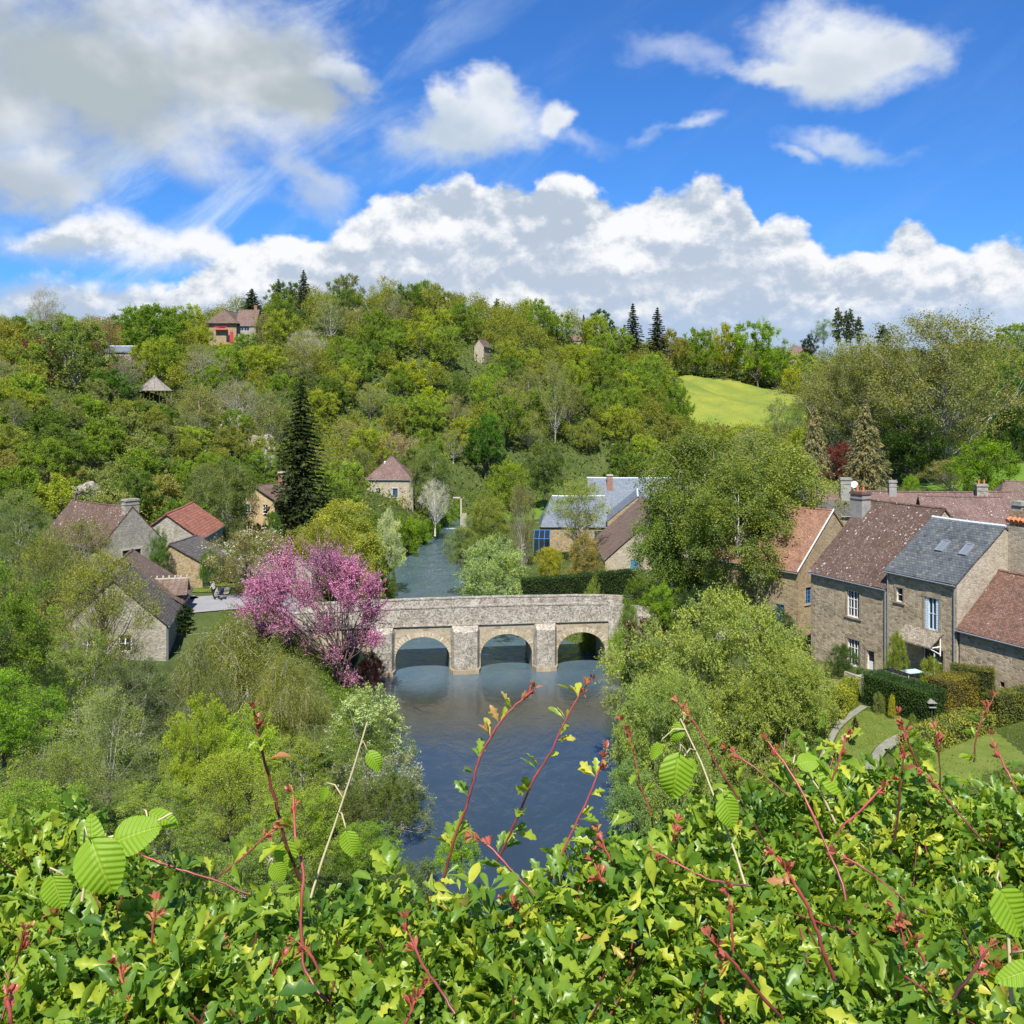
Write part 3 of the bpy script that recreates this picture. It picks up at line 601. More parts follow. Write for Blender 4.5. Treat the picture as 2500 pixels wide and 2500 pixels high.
class House:
    """local frame: x along the front wall, y into the depth, z up; origin at the near front-left corner"""
    def __init__(s, name, label, O, dirv, L, Wd, eave, ridge, wall='wall_ochre', roof='tile_brown', front=(), gable=(), gable0=(), back_ext=None, oh=.25, rake=.12, base=4.0, ridge_t=None, cat='house',
                 sag=True, hip=(0, 0), group=None, eave_back=None, ridge_cap='tile'):
        dirv = Vector((dirv[0], dirv[1], 0)).normalized(); rz = math.atan2(dirv.y, dirv.x)
        s.root = empty(name, (O[0], O[1], O[2]), rz); tag(s.root, label, cat, group)
        s.L, s.W, s.e, s.r = L, Wd, eave, ridge; rt = ridge_t if ridge_t is not None else Wd/2; s.rt = rt
        eb = eave if eave_back is None else eave_back; s.eb = eb
        s.fr = Fr((0, 0, 0), (1, 0, 0), (0, -1, 0)); s.gr = Fr((L, 0, 0), (0, 1, 0), (1, 0, 0)); s.g0 = Fr((0, Wd, 0), (0, -1, 0), (-1, 0, 0))
        mb = MB()
        hole = lambda ops: [(o['u'], o['v']+base, o['w'], o['h']) for o in ops if not o.get('proud')]
        panel(mb, (0, 0, -base), (1, 0, 0), (0, 1, 0), L, eave+base, hole(front))
        panel(mb, (L, 0, -base), (0, 1, 0), (-1, 0, 0), Wd, min(eave, eb)+base, hole(gable))
        panel(mb, (0, Wd, -base), (0, -1, 0), (1, 0, 0), Wd, min(eave, eb)+base, hole(gable0))
        panel(mb, (L, Wd, -base), (-1, 0, 0), (0, -1, 0), L, eb+base, ())
        z0 = min(eave, eb)
        for xx, hp in ((L, hip[1]), (0, hip[0])):
            if hp == 0:
                pts = [(xx, 0, z0), (xx, Wd, z0)]
                if eb > z0: pts.append((xx, Wd, eb))
                pts.append((xx, rt, ridge))
                if eave > z0: pts.append((xx, 0, eave))
                mb.add(pts, [tuple(range(len(pts)))])
        s.wall = mb.build('wall', M[wall], s.root)
        # roof
        sl = (ridge-eave)/rt; slb = (ridge-eb)/(Wd-rt); mb = MB(); th = .14
        x0, x1 = -rake, L+rake; h0, h1 = hip
        A, B = Vector((x0, -oh, eave-oh*sl)), Vector((x1, -oh, eave-oh*sl)); C_, D_ = Vector((x1-h1, rt, ridge)), Vector((x0+h0, rt, ridge))
        slab(mb, A, B, C_, D_, th)
        E_, G_ = Vector((x1, Wd+oh, eb-oh*slb)), Vector((x0, Wd+oh, eb-oh*slb)); slab(mb, E_, G_, D_, C_, th)
        if h1: slab(mb, B, E_, C_, C_+Vector((0, .02, 0)), th)
        if h0: slab(mb, G_, A, D_, D_+Vector((0, -.02, 0)), th)
        s.roof = mb.build('roof', M[roof], s.root)
        rc = MB(); n_ = max(3, int((x1-x0-h0-h1)/.45))
        for i in range(n_):
            a = x0+h0+(x1-x0-h0-h1)*i/n_; b = x0+h0+(x1-x0-h0-h1)*(i+1)/n_
            dz = -.05*math.sin(math.pi*(i+.5)/n_)*((x1-x0)/9)
            rc.tube([(a-.02, rt, ridge+.13+dz), (b, rt, ridge+.11+dz)], [.15, .125], 7)
        rc.build('ridge_cap', M['zinc_pale'] if ridge_cap == 'zinc' else M[roof], s.roof)
        gt = MB(); gt.tube([(x0, -oh-.06, eave-oh*sl-.02), (x1, -oh-.06, eave-oh*sl-.06)], .065, 6); gt.build('gutter', M['zinc'], s.roof)
        for fr_, ops in ((s.fr, front), (s.gr, gable), (s.g0, gable0)):
            for o in ops:
                k = {a: b for a, b in o.items() if a not in 'uvwh'}
                window(s.root, fr_, o['u'], o['v'], o['w'], o['h'], **k)
    def slopez(s, t): return s.e+(s.r-s.e)*t/s.rt if t <= s.rt else s.eb+(s.r-s.eb)*(s.W-t)/(s.W-s.rt)
    def chimney(s, x, t, w_, d, top, mat='render_grey', cap='brick', pots=2, pot='terracotta', z0=None):
        mb = MB(); z0 = (s.slopez(t)-1.6) if z0 is None else z0
        mb.box(x-w_/2, x+w_/2, t-d/2, t+d/2, z0, top); c = mb.build('chimney', M[mat], s.roof)
        mb = MB(); mb.box(x-w_/2-.09, x+w_/2+.09, t-d/2-.09, t+d/2+.09, top-.001, top+.14); mb.box(x-w_/2-.03, x+w_/2+.03, t-d/2-.03, t+d/2+.03, top+.14, top+.26)
        mb.box(x-w_/2-.05, x+w_/2+.05, t-d/2-.05, t+d/2+.05, top-.5, top-.4)
        mb.build('chimney_cap', M[cap], s.roof)
        for i in range(pots):
            p = MB(); px = x+(i-(pots-1)/2)*w_*.5; p.tube([(px, t, top+.2), (px, t, top+.75), (px, t, top+.8)], [.12, .095, .13], 10); p.build('chimney_pot', M[pot], s.roof)
    def dish(s, x, t, z, r=.35, face=(-.4, -.85, .35)):
        mb = MB(); f = Vector(face).normalized(); a = f.cross(Vector((0, 0, 1))).normalized(); b = a.cross(f); V = [Vector((x, t, z))-f*.08]; n = 14; fs = []
        for k in range(n): V.append(Vector((x, t, z))+(a*math.cos(2*math.pi*k/n)+b*math.sin(2*math.pi*k/n))*r)
        mb.add(V, [(0, 1+k, 1+(k+1) % n) for k in range(n)]); mb.tube([(x, t, z), Vector((x, t, z))+f*.3], .015, 4); mb.tube([(x, t, z), (x, t+.05, z-.9)], .03, 5)
        mb.build('satellite_dish', M['dish_white'], s.roof)
    def pipe(s, x, top, bot, t=-.1, mat='zinc'):
        mb = MB(); mb.tube([(x, t-.2, top), (x, t, top-.25), (x, t, bot)], .055, 6); mb.build('downpipe', M[mat], s.root)
    def quoins(s, x, side=1, mat='dressed', top=None, t=-.03, z0=-1.5):
        mb = MB(); z = z0; i = 0; top = top or s.e-.15
        while z < top-.1:
            h = .34; l = .55 if i % 2 else .34; a, b = (x, x+l) if side > 0 else (x-l, x)
            mb.cur = random.random(); mb.box(a, b, t, t+.1, z+.01, min(z+h, top)-.01); z += h; i += 1
        mb.build('quoins', M[mat], s.root)

random.seed(5)
dR = (0.43, -0.9)
W_ = lambda u, v, w_, h, **k: dict(u=u, v=v, w=w_, h=h, **k)
# --- right group of houses (front walls face the river)
zb = 6.6
r1 = House('stone_house', 'tall rubble stone house with lichen spotted brown tile roof and cross barred white windows', (28.0, 92.0, 6.0), dR, 9.1, 13.8, 14.2-6.0, 20.4-6.0, 'wall_grey', 'tile_lichen',
    front=[W_(4.55, 4.85, 1.45, 2.35, cols=4, rows=3, surround='dressed', fw=.09), W_(4.6, .55, 1.45, 2.35, cols=4, rows=3, surround='dressed', arch=True, fw=.09),
           W_(6.9, .35, .85, 2.0, door=True, cols=1, rows=2, surround='dressed', frame='white_paint')], ridge_t=6.9, base=3)
r1.chimney(.55, 5.6, 1.5, 1.1, 15.15, 'render_grey', 'tile_red', 2, z0=10.5); r1.pipe(9.02, 8.1, .3); r1.quoins(0, 1)
r2 = House('stone_house', 'stone house with grey slate roof, two skylights and a pale blue shuttered window', (32.0-.0, 83.75, 7.6), dR, 7.0, 11.1, 15.7-7.6, 19.75-7.6, 'wall_ochre', 'slate',
    front=[W_(.95, 5.55, .7, 1.2, cols=1, rows=2, surround='dressed'), W_(3.9, 3.9, 1.45, 2.6, cols=4, rows=2, surround='dressed', frame='paleblue_paint', arch=True),
           W_(1.1, 1.6, .6, 1.1, cols=1, rows=2, surround='dressed'), W_(3.75, .25, 2.0, 2.2, cols=2, rows=2, surround='dressed', frame='paleblue_paint')], base=4, ridge_cap='zinc', ridge_t=5.5)
r2.wall.data.materials[0] = M['wall_grey']
# the visible gable is paler limestone rubble
mb = MB(); panel(mb, (7.012, 0, -4), (0, 1, 0), (-1, 0, 0), 11.1, 8.1+4, ()); mb.add([(7.012, 0, 8.1), (7.012, 11.1, 8.1), (7.012, 5.5, 12.15)], [(0, 1, 2)]); mb.build('gable_wall', M['wall_cream'], r2.root)
mb = MB(); fr = r2.fr
for u0 in (3.93, 4.98):
    q = MB(); fr.box(q, u0, u0+.34, 3.95, 6.45, -.095, -.045)
    for k in range(1, 12): fr.box(q, u0+.03, u0+.31, 3.95+k*.205, 3.95+k*.205+.05, -.045, -.03)
    q.build('shutter', M['paleblue_paint'], r2.root)
for k in range(2):   # skylights lying on the front slope
    q = MB(); t0 = 2.35; u0 = 2.9+k*2.35; sl = (r2.r-r2.e)/5.5; n = Vector((0, -sl, 1)).normalized()
    P = lambda u, t, d: Vector((u, t, r2.e+sl*t))+n*(d+.12)
    for (ua, ub, ta, tb) in ((u0, u0+.75, t0, t0+.08), (u0, u0+.75, t0+.98, t0+1.06), (u0, u0+.08, t0+.08, t0+.98), (u0+.67, u0+.75, t0+.08, t0+.98)):
        q.prism([P(ua, ta, 0), P(ub, ta, 0), P(ub, tb, 0), P(ua, tb, 0)], n*.14)
    sk = q.build('skylight', M['zinc'], r2.roof)
    q = MB(); q.prism([P(u0+.06, t0+.06, 0), P(u0+.69, t0+.06, 0), P(u0+.69, t0+1.0, 0), P(u0+.06, t0+1.0, 0)], n*.09); q.build('pane', plain('skylight_glass', (.16, .18, .2), .12, .9), sk)
# tiled porch canopy with white brackets
q = MB(); q.prism([(2.0, -1.45, 2.75), (5.7, -1.45, 2.75), (5.7, -.02, 3.75), (2.0, -.02, 3.75)], (0, 0, .12)); cn = q.build('canopy', tiles('tile_mossy', [(.24,.2,.15), (.18,.15,.11), (.3,.26,.2)], lichen=.8, moss=.5, lsc=4), r2.root)
q = MB()
for u in (2.2, 5.5): q.tube([(u, -1.3, 2.72), (u, -.05, 2.1)], .05, 5); q.tube([(u, -1.35, 2.74), (u, -.05, 2.74)], .05, 5); q.tube([(u, -.07, 2.0), (u, -.07, 3.6)], .05, 5)
q.build('bracket', M['white_paint'], cn)
r2.pipe(6.85, 8.0, .0, mat='zinc'); r2.pipe(.1, 8.0, .3)
r3 = House('stone_barn', 'low stone barn with red brown tile roof at right edge beyond the clipped hedges', (35.2, 77.3, 7.6), (0.435, -0.9), 13.5, 9.4, 12.2-7.6, 16.2-7.6, 'wall_ochre', 'tile_red',
    front=[W_(3.6, .9, .38, .42, cols=1, rows=1, frame='wood_dark')], base=4, ridge_t=4.7, cat='barn'); r3.wall.data.materials[0] = M['wall_grey']
q = MB()
for k in range(13): q.box(6.1, 6.45, -.06, .05, -1+k*.36, -1+k*.36+.34)
q.build('brick_corner', M['brick'], r3.root)
# tall stone block with orange capped stack
c4 = empty('chimney_block', (40.2, 80.2, 7), math.atan2(-.9, .43)); tag(c4, 'tall stone wall block with orange tiled chimney stack behind the slate roofed house', 'building')
q = MB(); q.box(-.2, 7, 0, 3.2, -2, 12.9); q.build('wall', M['wall_cream'], c4)
q = MB(); q.box(.2, 2.6, .3, 1.5, 12.9, 14.2); ch = q.build('chimney', M['wall_ochre'], c4)
q = MB()
for k in range(6): q.tube([(.3+k*.42, -.1, 13.3), (.3+k*.42, .9, 13.75)], [.19, .17], 8)
q.build('tile_hood', M['terracotta'], c4)
q = MB()
for k in range(2): q.box(.3+k*1.3, 1.2+k*1.3, .4, 1.3, 14.2, 14.9); q.box(.2+k*1.3, 1.3+k*1.3, .3, 1.4, 14.55, 14.62)
q.build('chimney_cap', M['render_grey'], ch)
# roofs behind
r5 = House('stone_house', 'long house with pinkish tile roof and several chimneys behind the front houses', (X(1985, 113), 113, 8), (.99, -.13), 24, 10, 6.2, 11.3, 'wall_cream', 'tile_pink', ridge_t=5.0, hip=(0, 0))
z0 = 12.9
r5.chimney(4.4, 4.2, 1.2, 1.0, 12.7, 'render_grey', 'render_grey', 0); r5.dish(5.4, 4.0, 12.2, .42); r5.chimney(9.9, 4.8, .85, .7, 12.4, 'render_grey', 'render_grey', 0)
r5.chimney(19.8, 4.4, 1.2, .8, 12.1, 'wall_pale', 'render_grey', 2)
r5b = House('stone_house', 'cottage wing with dark timber gable and pink tiled roof below the long ridge', (X(2266, 98), 98, 8), (.97, -.22), 7.4, 7, 9.4, 12.15, 'wall_pale', 'tile_pink', gable0=[W_(3.0, 8.9, .9, 1.1, proud=.2, cols=1, rows=1, frame='wood_dark')], ridge_t=3.5, rake=.35)
r6 = House('stone_house', 'house with hipped brown tile roof at the right edge of the village', (X(2418, 116), 116, 8), (.99, -.1), 14, 12, 6.5, 12.0, 'wall_cream', 'tile_brown', hip=(4, 0))
r7 = House('outbuilding', 'small outbuilding with dark lean roof and pale chimney beside the long pink roof', (X(1942, 113), 113, 7), (.99, -.1), 7.0, 6, 10.0, 11.5, 'wall_pale', 'tile_grey', ridge_t=5)
r7.chimney(.7, 3, 1.2, 1.0, 13.0, 'render_grey', 'render_grey', 0); r7.dish(.8, 2.2, 12.2, .5)
r8 = House('stone_house', 'ochre stone house with orange tile roof and white rake trim beside the tall birches', (21.9, 109.6, 6.3), (.6, -.8), 12, 11.6, 6.5, 12.1, 'wall_ochre', 'tile_orange', ridge_t=5.8,
    front=[W_(9.2, .6, 1.1, 2.1, door=True, cols=1, rows=1, frame='teal_paint', panel_mat='blue_paint', surround='dressed'), W_(5.0, 1.2, .9, 1.6, cols=2, rows=4, frame='blue_paint', surround='dressed')],
    gable=[W_(1.25, 2.9, .95, 1.7, cols=2, rows=4, frame='blue_paint', surround='dressed')])
r8.wall.data.materials[0] = M['wall_ochre']
q = MB(); q.prism([(12.14, -.3, 6.35), (12.14, 5.8, 12.25), (12.14, 5.8, 12.45), (12.14, -.3, 6.55)], (.06, 0, 0)); q.build('rake_trim', M['white_paint'], r8.roof)
# --- centre, far bank
def gable_house(name, label, xl, Dn, zg, width, length, eave, ridge, wall, roof, ang=0.0, gable_ops=(), side_ops=(), oh=.2, cat='house', asym=.5, base=3, **kw):
    """gable end faces the viewer: local x runs into the distance along the left eave, gable0 is the near gable"""
    d = Vector((math.sin(ang), math.cos(ang), 0))
    # local x = d (away), local y = to the left ... so origin at the near RIGHT corner
    n = Vector((d.y, -d.x, 0)); O = Vector((xl, Dn, zg))+n*width
    return House(name, label, O, (d.x, d.y), length, width, eave, ridge, wall, roof, front=side_ops, gable0=gable_ops, ridge_t=width*(1-asym), oh=oh, cat=cat, base=base, **kw)
c1 = gable_house('stone_barn', 'stone barn with long brown tile roof and small blue door beyond the bridge', 14.2, 150, 4.1, 17, 21, 1.8, 9.2, 'wall_cream', 'tile_brown', .0,
    gable_ops=[W_(3.9, .1, 1.15, 2.1-.45, door=True, cols=1, rows=1, frame='blue_paint', panel_mat='blue_paint', surround=None)], cat='barn', rake=.25)
q = MB(); fr0 = Fr((0, 17, 0), (0, -1, 0), (-1, 0, 0)); fr0.box(q, 5.2, 5.8, -2, 3.75, -.02, .5); q.build('buttress', M['wall_cream'], c1.root)
c2 = gable_house('slate_house', 'ochre gabled house with pale slate roof behind the barn with the blue door', X(1483, 172), 172, 4.2, 9.6, 14, 4.9, 9.2, 'wall_ochre', 'slate_light', .12, ridge_cap='zinc', asym=.55,
    gable_ops=[W_(5.3, 6.0, .5, .7, proud=.2, cols=1, rows=1, frame='wood_dark')])
c3 = House('slate_house', 'wide low house with pale slate roof and brick chimney behind the round tree', (X(1322, 173), 173, 4.2), (1, 0), 11.5, 9.5, 4.0, 8.6, 'wall_ochre', 'slate_light', ridge_cap='zinc', hip=(2.2, 0),
    front=[W_(9.3, 1.4, 1.6, 1.6, cols=3, rows=2, frame='teal_paint')])
c3b = House('slate_house', 'far slate roofed range running right behind the gabled house', (X(1440, 190), 190, 4.5), (1, .02), 18, 9, 4.6, 10.3, 'wall_cream', 'slate_light', ridge_cap='zinc')
c3b.chimney(4.2, 3.0, 1.1, .8, 10.9, 'brick', 'dressed_pale', 0)
q = empty('conservatory', (X(1303, 168), 168, 4.2)); tag(q, 'small blue framed conservatory at left end of the slate roofed house', 'conservatory')
mb = MB()
for a in (0, .9, 1.8, 2.7): mb.tube([(a, 0, 0), (a, 0, 2.3), (a+.2, 2.2, 3.5)], .06, 4)
mb.tube([(0, 0, 2.3), (2.7, 0, 2.3)], .07, 4); mb.tube([(.2, 2.2, 3.5), (2.9, 2.2, 3.5)], .07, 4); mb.build('frame', M['blue_paint'], q)
mb = MB(); mb.prism([(0, .03, 0), (2.7, .03, 0), (2.7, .03, 2.28), (0, .03, 2.28)], (0, .04, 0)); mb.prism([(0, .05, 2.3), (2.7, .05, 2.3), (2.9, 2.2, 3.48), (.2, 2.2, 3.48)], (0, .03, -.05)); mb.build('pane', M['glass'], q)
# --- tower house by the river
tD = 226; tx = X(896, tD); tl = X(1003, tD)-tx
t1 = House('square_house', 'square stone house with pyramid tile roof standing by the river upstream', (tx, tD, 1.6), (1, .0), tl, 9.5, 12.3-1.6, 17.0-1.6, 'wall_cream', 'tile_pink', hip=(tl/2+.1, tl/2+.1), oh=.3, rake=.3,
    front=[W_(2.0, 6.3, 1.1, 2.1, cols=2, rows=4, frame='paleblue_paint', surround='dressed_pale'), W_(5.9, 6.3, 1.15, 2.1, cols=4, rows=4, frame='blue_paint', surround='dressed_pale'), W_(6.6, 1.8, 1.2, 1.8, cols=2, rows=2, frame='blue_paint')], base=3)
t1.chimney(3.7, 3.2, .25, .25, 14.2, 'white_paint', 'white_paint', 0)
q = MB(); q.tube([(tl+.15, -.15, 10.5), (tl+.15, -.15, -1.5)], [.45, .55], 6); q.build('corner_buttress', M['wall_pale'], t1.root)
# --- yellow house
yh = gable_house('cottage', 'yellow gabled cottage with two upper windows left of the big conifer', X(591, 165), 165, 7.2, 6.2, 11, 6.5, 8.6, 'wall_yellow', 'tile_brown', .30, cat='cottage', asym=.42, rake=.45, oh=.35,
    gable_ops=[W_(.55, 4.1, .95, 1.5, cols=2, rows=3, surround='dressed_pale'), W_(3.9, 4.1, .95, 1.5, cols=2, rows=3), W_(.9, .6, .9, 1.5, cols=2, rows=2), W_(4.3, .2, .9, 2.0, door=True, cols=1, rows=2, frame='paleblue_paint')])
yh.chimney(8.2, 3.4, 1.3, .8, 10.3, 'brick', 'dressed_pale', 0, z0=6.5)
# --- left hamlet
l1 = House('stone_barn', 'tall stone barn with gable chimney and dark red tile roof among the left trees', (-62.6, 130.7, 7.2), (.80, -.60), 14.5, 8.6, 4.7, 16.4-7.2, 'wall_pale', 'tile_lichen',
    gable=[W_(1.6, 1.3, 1.0, 1.5, cols=1, rows=1, frame='wood_dark'), W_(2.9, 2.4, 2.6, 1.5, cols=3, rows=1, frame='wood_dark', surround='dressed_pale')], cat='barn', rake=.02)
l1.chimney(14.0, 4.3, .9, 1.9, 10.1, 'wall_pale', 'wall_pale', 0)
q = MB(); l1.gr.box(q, 1.2, 3.4, 1.9, 2.1, .02, .45); l1.gr.box(q, 1.3, 3.4, 1.0, 1.2, .02, .3); q.build('timber_shelf', M['wood_dark'], l1.root)
l2 = gable_house('stone_shed', 'stone shed with bright red pantile roof beside the ivy covered wall', -50.2, 130, 7.4, 8.8, 14.5, 4.4, 7.6, 'wall_pale', 'pantile', -.09, cat='shed', asym=.5, rake=.3,
    side_ops=[W_(4.5, 1.2, .9, 1.8, cols=1, rows=1, frame='red_paint')])
l3 = gable_house('stone_shed', 'ochre stone outhouse with sagging mossy roof in front of the red shed', -43.6, 119.5, 6.6, 6.2, 7.5, 3.9, 6.0, 'wall_ochre', 'tile_grey', .1, cat='shed', asym=.35, rake=.25,
    side_ops=[W_(1.0, .2, 1.0, 2.9, door=True, cols=1, rows=1, frame='zinc', panel_mat='zinc')])
l4 = gable_house('stone_house', 'foreground stone house with grey tile roof seen from above among the left trees', -41.5, 90, 6.3, 9.4, 8.2, 2.9, 7.2, 'wall_pale', 'tile_grey', -.2, asym=.5, rake=.25,
    gable_ops=[W_(5.2, .5, 1.1, 1.5, cols=2, rows=2), W_(2.4, .5, 1.1, 1.5, cols=2, rows=2)])
l4.pipe(.15, 2.8, -.8)
l4b = gable_house('stone_house', 'brown roofed house with a small crested dormer behind the grey roofed one', -45.2, 99.3, 7, 11.2, 8.5, 2.2, 6.5, 'wall_pale', 'tile_brown', -.2, asym=.45, rake=.2)
q = MB()
q.prism([(1.2, -.1, .2), (4.0, -.1, .2), (4.0, -.1, 2.9), (2.6, -.1, 4.1), (1.2, -.1, 2.9)], (0, 3.4, 0)); dmr = q.build('dormer', M['wood_dark'], l4b.roof)
q = MB(); slab(q, (.95, -.5, 2.75), (.95, 3.6, 2.75), (2.6, 3.6, 4.2), (2.6, -.5, 4.2), .1); slab(q, (4.25, 3.6, 2.75), (4.25, -.5, 2.75), (2.6, -.5, 4.2), (2.6, 3.6, 4.2), .1); q.build('dormer_roof', M['tile_brown'], dmr)
q = MB()
for k in range(7): q.box(2.5, 2.7, -.4+k*.6, -.25+k*.6, 4.3, 4.62)
q.box(2.52, 2.68, -.5, 3.6, 4.25, 4.36); q.build('crest', M['dressed_pale'], dmr)
# small outbuildings
s1 = gable_house('stone_shed', 'little mossy roofed stone shed just above the pink tree', X(690, 128), 128, 5.0, 4.0, 4, 3.0, 4.6, 'wall_pale', 'thatch', .2, cat='shed')
# --- hilltop buildings
hD = 318; hz = ZZ(838, hD)
h1 = gable_house('hill_house', 'house on the wooded hilltop with brown roof, red balcony and red shutters', X(510, hD), hD, hz, X(577, hD)-X(510, hD), 14, 7.0, 11.0, 'wall_ochre', 'tile_brown', .0, rake=.9, oh=.7, hip=(2.0, 0),
    gable_ops=[W_(3.3, 4.9, 1.9, 2.4, cols=2, rows=1, frame='wood_dark'), W_(5.6, .3, 1.2, 2.3, cols=1, rows=1, frame='red_paint')])
q = MB(); fr = h1.g0
fr.box(q, 2.2, 6.2, 4.2, 4.4, 0, 1.3); fr.box(q, 2.2, 6.2, 5.3, 5.4, 1.15, 1.3)
for k in range(11): fr.box(q, 2.25+k*.38, 2.35+k*.38, 4.4, 5.3, 1.2, 1.28)
q.build('balcony', M['red_paint'], h1.root)
q = MB(); fr.box(q, 6.9, 7.9, .3, 3.8, .03, .2); fr.box(q, 3.9, 5.4, -1.2, -.2, .03, .3); q.build('shutter', M['red_paint'], h1.root)
h2 = House('hill_house', 'brown roofed wing with a row of windows joined to the hilltop house', (X(574, hD+1), hD+1.5, hz), (1, 0), 6.6, 9, 6.0, 11.2, 'wall_pale', 'tile_pink',
    front=[W_(.9, 5.0-.9, 3.6, 1.9, cols=4, rows=1, frame='white_paint')])
h2.chimney(5.4, 4.6, 1.0, .8, 12.6, 'brick', 'brick', 0)
hut = empty('thatched_hut', (X(365, 225), 228, ZZ(973, 225)+.5)); tag(hut, 'round open hut with weathered lichen stained roof on the left hillside', 'hut')
mb = MB(); n = 10; ap = Vector((0, 0, 4.6)); rr = 4.15
for k in range(n):
    a, b = 2*math.pi*k/n, 2*math.pi*(k+1)/n; mb.cur = .5
    A_, B_ = Vector((math.cos(a)*rr, math.sin(a)*rr*.8, 1.2)), Vector((math.cos(b)*rr, math.sin(b)*rr*.8, 1.2)); slab(mb, A_, B_, ap.lerp(B_, .02), ap.lerp(A_, .02), .16)
mb.build('roof', M['thatch'], hut)
for k in range(n): mb = MB(); a = 2*math.pi*k/n+.3; mb.tube([(math.cos(a)*3.5, math.sin(a)*2.8, -3), (math.cos(a)*3.5, math.sin(a)*2.8, 1.3)], .09, 6); mb.build('post', M['wood_dark'], hut)
mb = MB(); mb.tube([(0, 0, 4.5), (0, 0, 5.0)], [.35, .15], 8); mb.build('finial', M['thatch'], hut)
h3 = House('slate_house', 'low slate roofed house half hidden by a purple tree on the left hill', (X(257, 250), 250, ZZ(873, 250)), (1, .05), 6.5, 6, 1.5, 3.0, 'wall_cream', 'slate_light', ridge_cap='zinc')
h4 = House('cottage', 'small brown roofed cottage on the far ridge above the yellow meadow', (X(1926, 455), 455, ZZ(880, 455)), (1, -.1), 10.5, 9, 2.4, 6.4, 'wall_ochre', 'tile_pink', gable0=[], front=[W_(1.4, .3, 1.2, 1.4, cols=2, rows=1), W_(6, .3, 1.2, 1.4, cols=2, rows=1)], cat='cottage', hip=(3, 0))
h5 = gable_house('cottage', 'pale stone gable showing among the trees high on the central hill', X(1158, 318), 318, ZZ(850, 318)-4.6, 3.2, 7, 5.2, 7.4, 'wall_cream', 'tile_brown', .3, cat='cottage')
h6 = House('cottage', 'tiny roof peeping between the round domed tree and the wood', (X(1395, 372), 372, ZZ(838, 372)), (1, .1), 4, 4, 1.2, 2.8, 'wall_cream', 'tile_pink', cat='cottage')

# ------------------------------------------------------------------ bridge
B0 = Vector((-15.6, 108.0, 0)); B1 = Vector((11.4, 111.5, 0)); bd = (B1-B0).normalized()
br = empty('stone_bridge', B0, math.atan2(bd.y, bd.x)); tag(br, 'old grey stone bridge with three round arches over the river', 'bridge')
BW = 5.0; ST = 5.25; PT = 6.95
arches = [(2.75, 8.75, 3.95), (12.2, 18.0, 4.0), (20.9, 26.35, 3.95), (-5.2, -.3, 3.3)]
def arc_pts(a, b, crown, n=22):
    sp_ = crown-(b-a)/2*.80; cx = (a+b)/2; r = (b-a)/2
    return [(cx-r*math.cos(math.pi*k/n), sp_+(crown-sp_)*math.sin(math.pi*k/n)) for k in range(n+1)], sp_
mb = MB()
span = [(-14, 0)]; xs_ = [-16.0]
segs = sorted(arches)
for face_y in (0.0, BW):
    cur = -16.0
    for (a, b, cr) in segs:
        mb.add([(cur, face_y, -2), (a, face_y, -2), (a, face_y, ST), (cur, face_y, ST)], [(0, 1, 2, 3)])
        pts, sp_ = arc_pts(a, b, cr)
        for (x0, z0), (x1, z1) in zip(pts[:-1], pts[1:]): mb.add([(x0, face_y, z0), (x1, face_y, z1), (x1, face_y, ST), (x0, face_y, ST)], [(0, 1, 2, 3)])
        cur = b
    mb.add([(cur, face_y, -2), (27, face_y, -2), (27, face_y, ST), (cur, face_y, ST)], [(0, 1, 2, 3)])
spn = mb.build('spandrel_wall', M['bridge_tan'], br)
for (a, b, cr) in segs:
    mb = MB(); pts, sp_ = arc_pts(a, b, cr); pts = [(a, -2)]+pts+[(b, -2)]
    for (x0, z0), (x1, z1) in zip(pts[:-1], pts[1:]): mb.add([(x0, 0, z0), (x1, 0, z1), (x1, BW, z1), (x0, BW, z0)], [(0, 1, 2, 3)])
    mb.build('vault', M['bridge_grey'], br)
for (a, b, cr) in segs:
    cx = (a+b)/2; r = (b-a)/2; sp_ = cr-r*.8; n = 27
    P = lambda t, e, y: (cx-(r+e)*math.cos(t), y, sp_+(r*.8+e)*math.sin(t))
    for y0, y1 in ((-.045, .05), (BW-.05, BW+.045)):
        mb = MB()
        for k in range(n):
            t0, t1 = math.pi*k/n+.012, math.pi*(k+1)/n-.012; q = random.uniform(.42, .62); mb.cur = random.random()
            V = [P(t0, 0, y0), P(t1, 0, y0), P(t1, q, y0), P(t0, q, y0), P(t0, 0, y1), P(t1, 0, y1), P(t1, q, y1), P(t0, q, y1)]
            mb.add(V, [(0,1,2,3), (7,6,5,4), (0,4,5,1), (1,5,6,2), (2,6,7,3), (3,7,4,0)])
        mb.build('arch_ring', M['voussoir'], br)
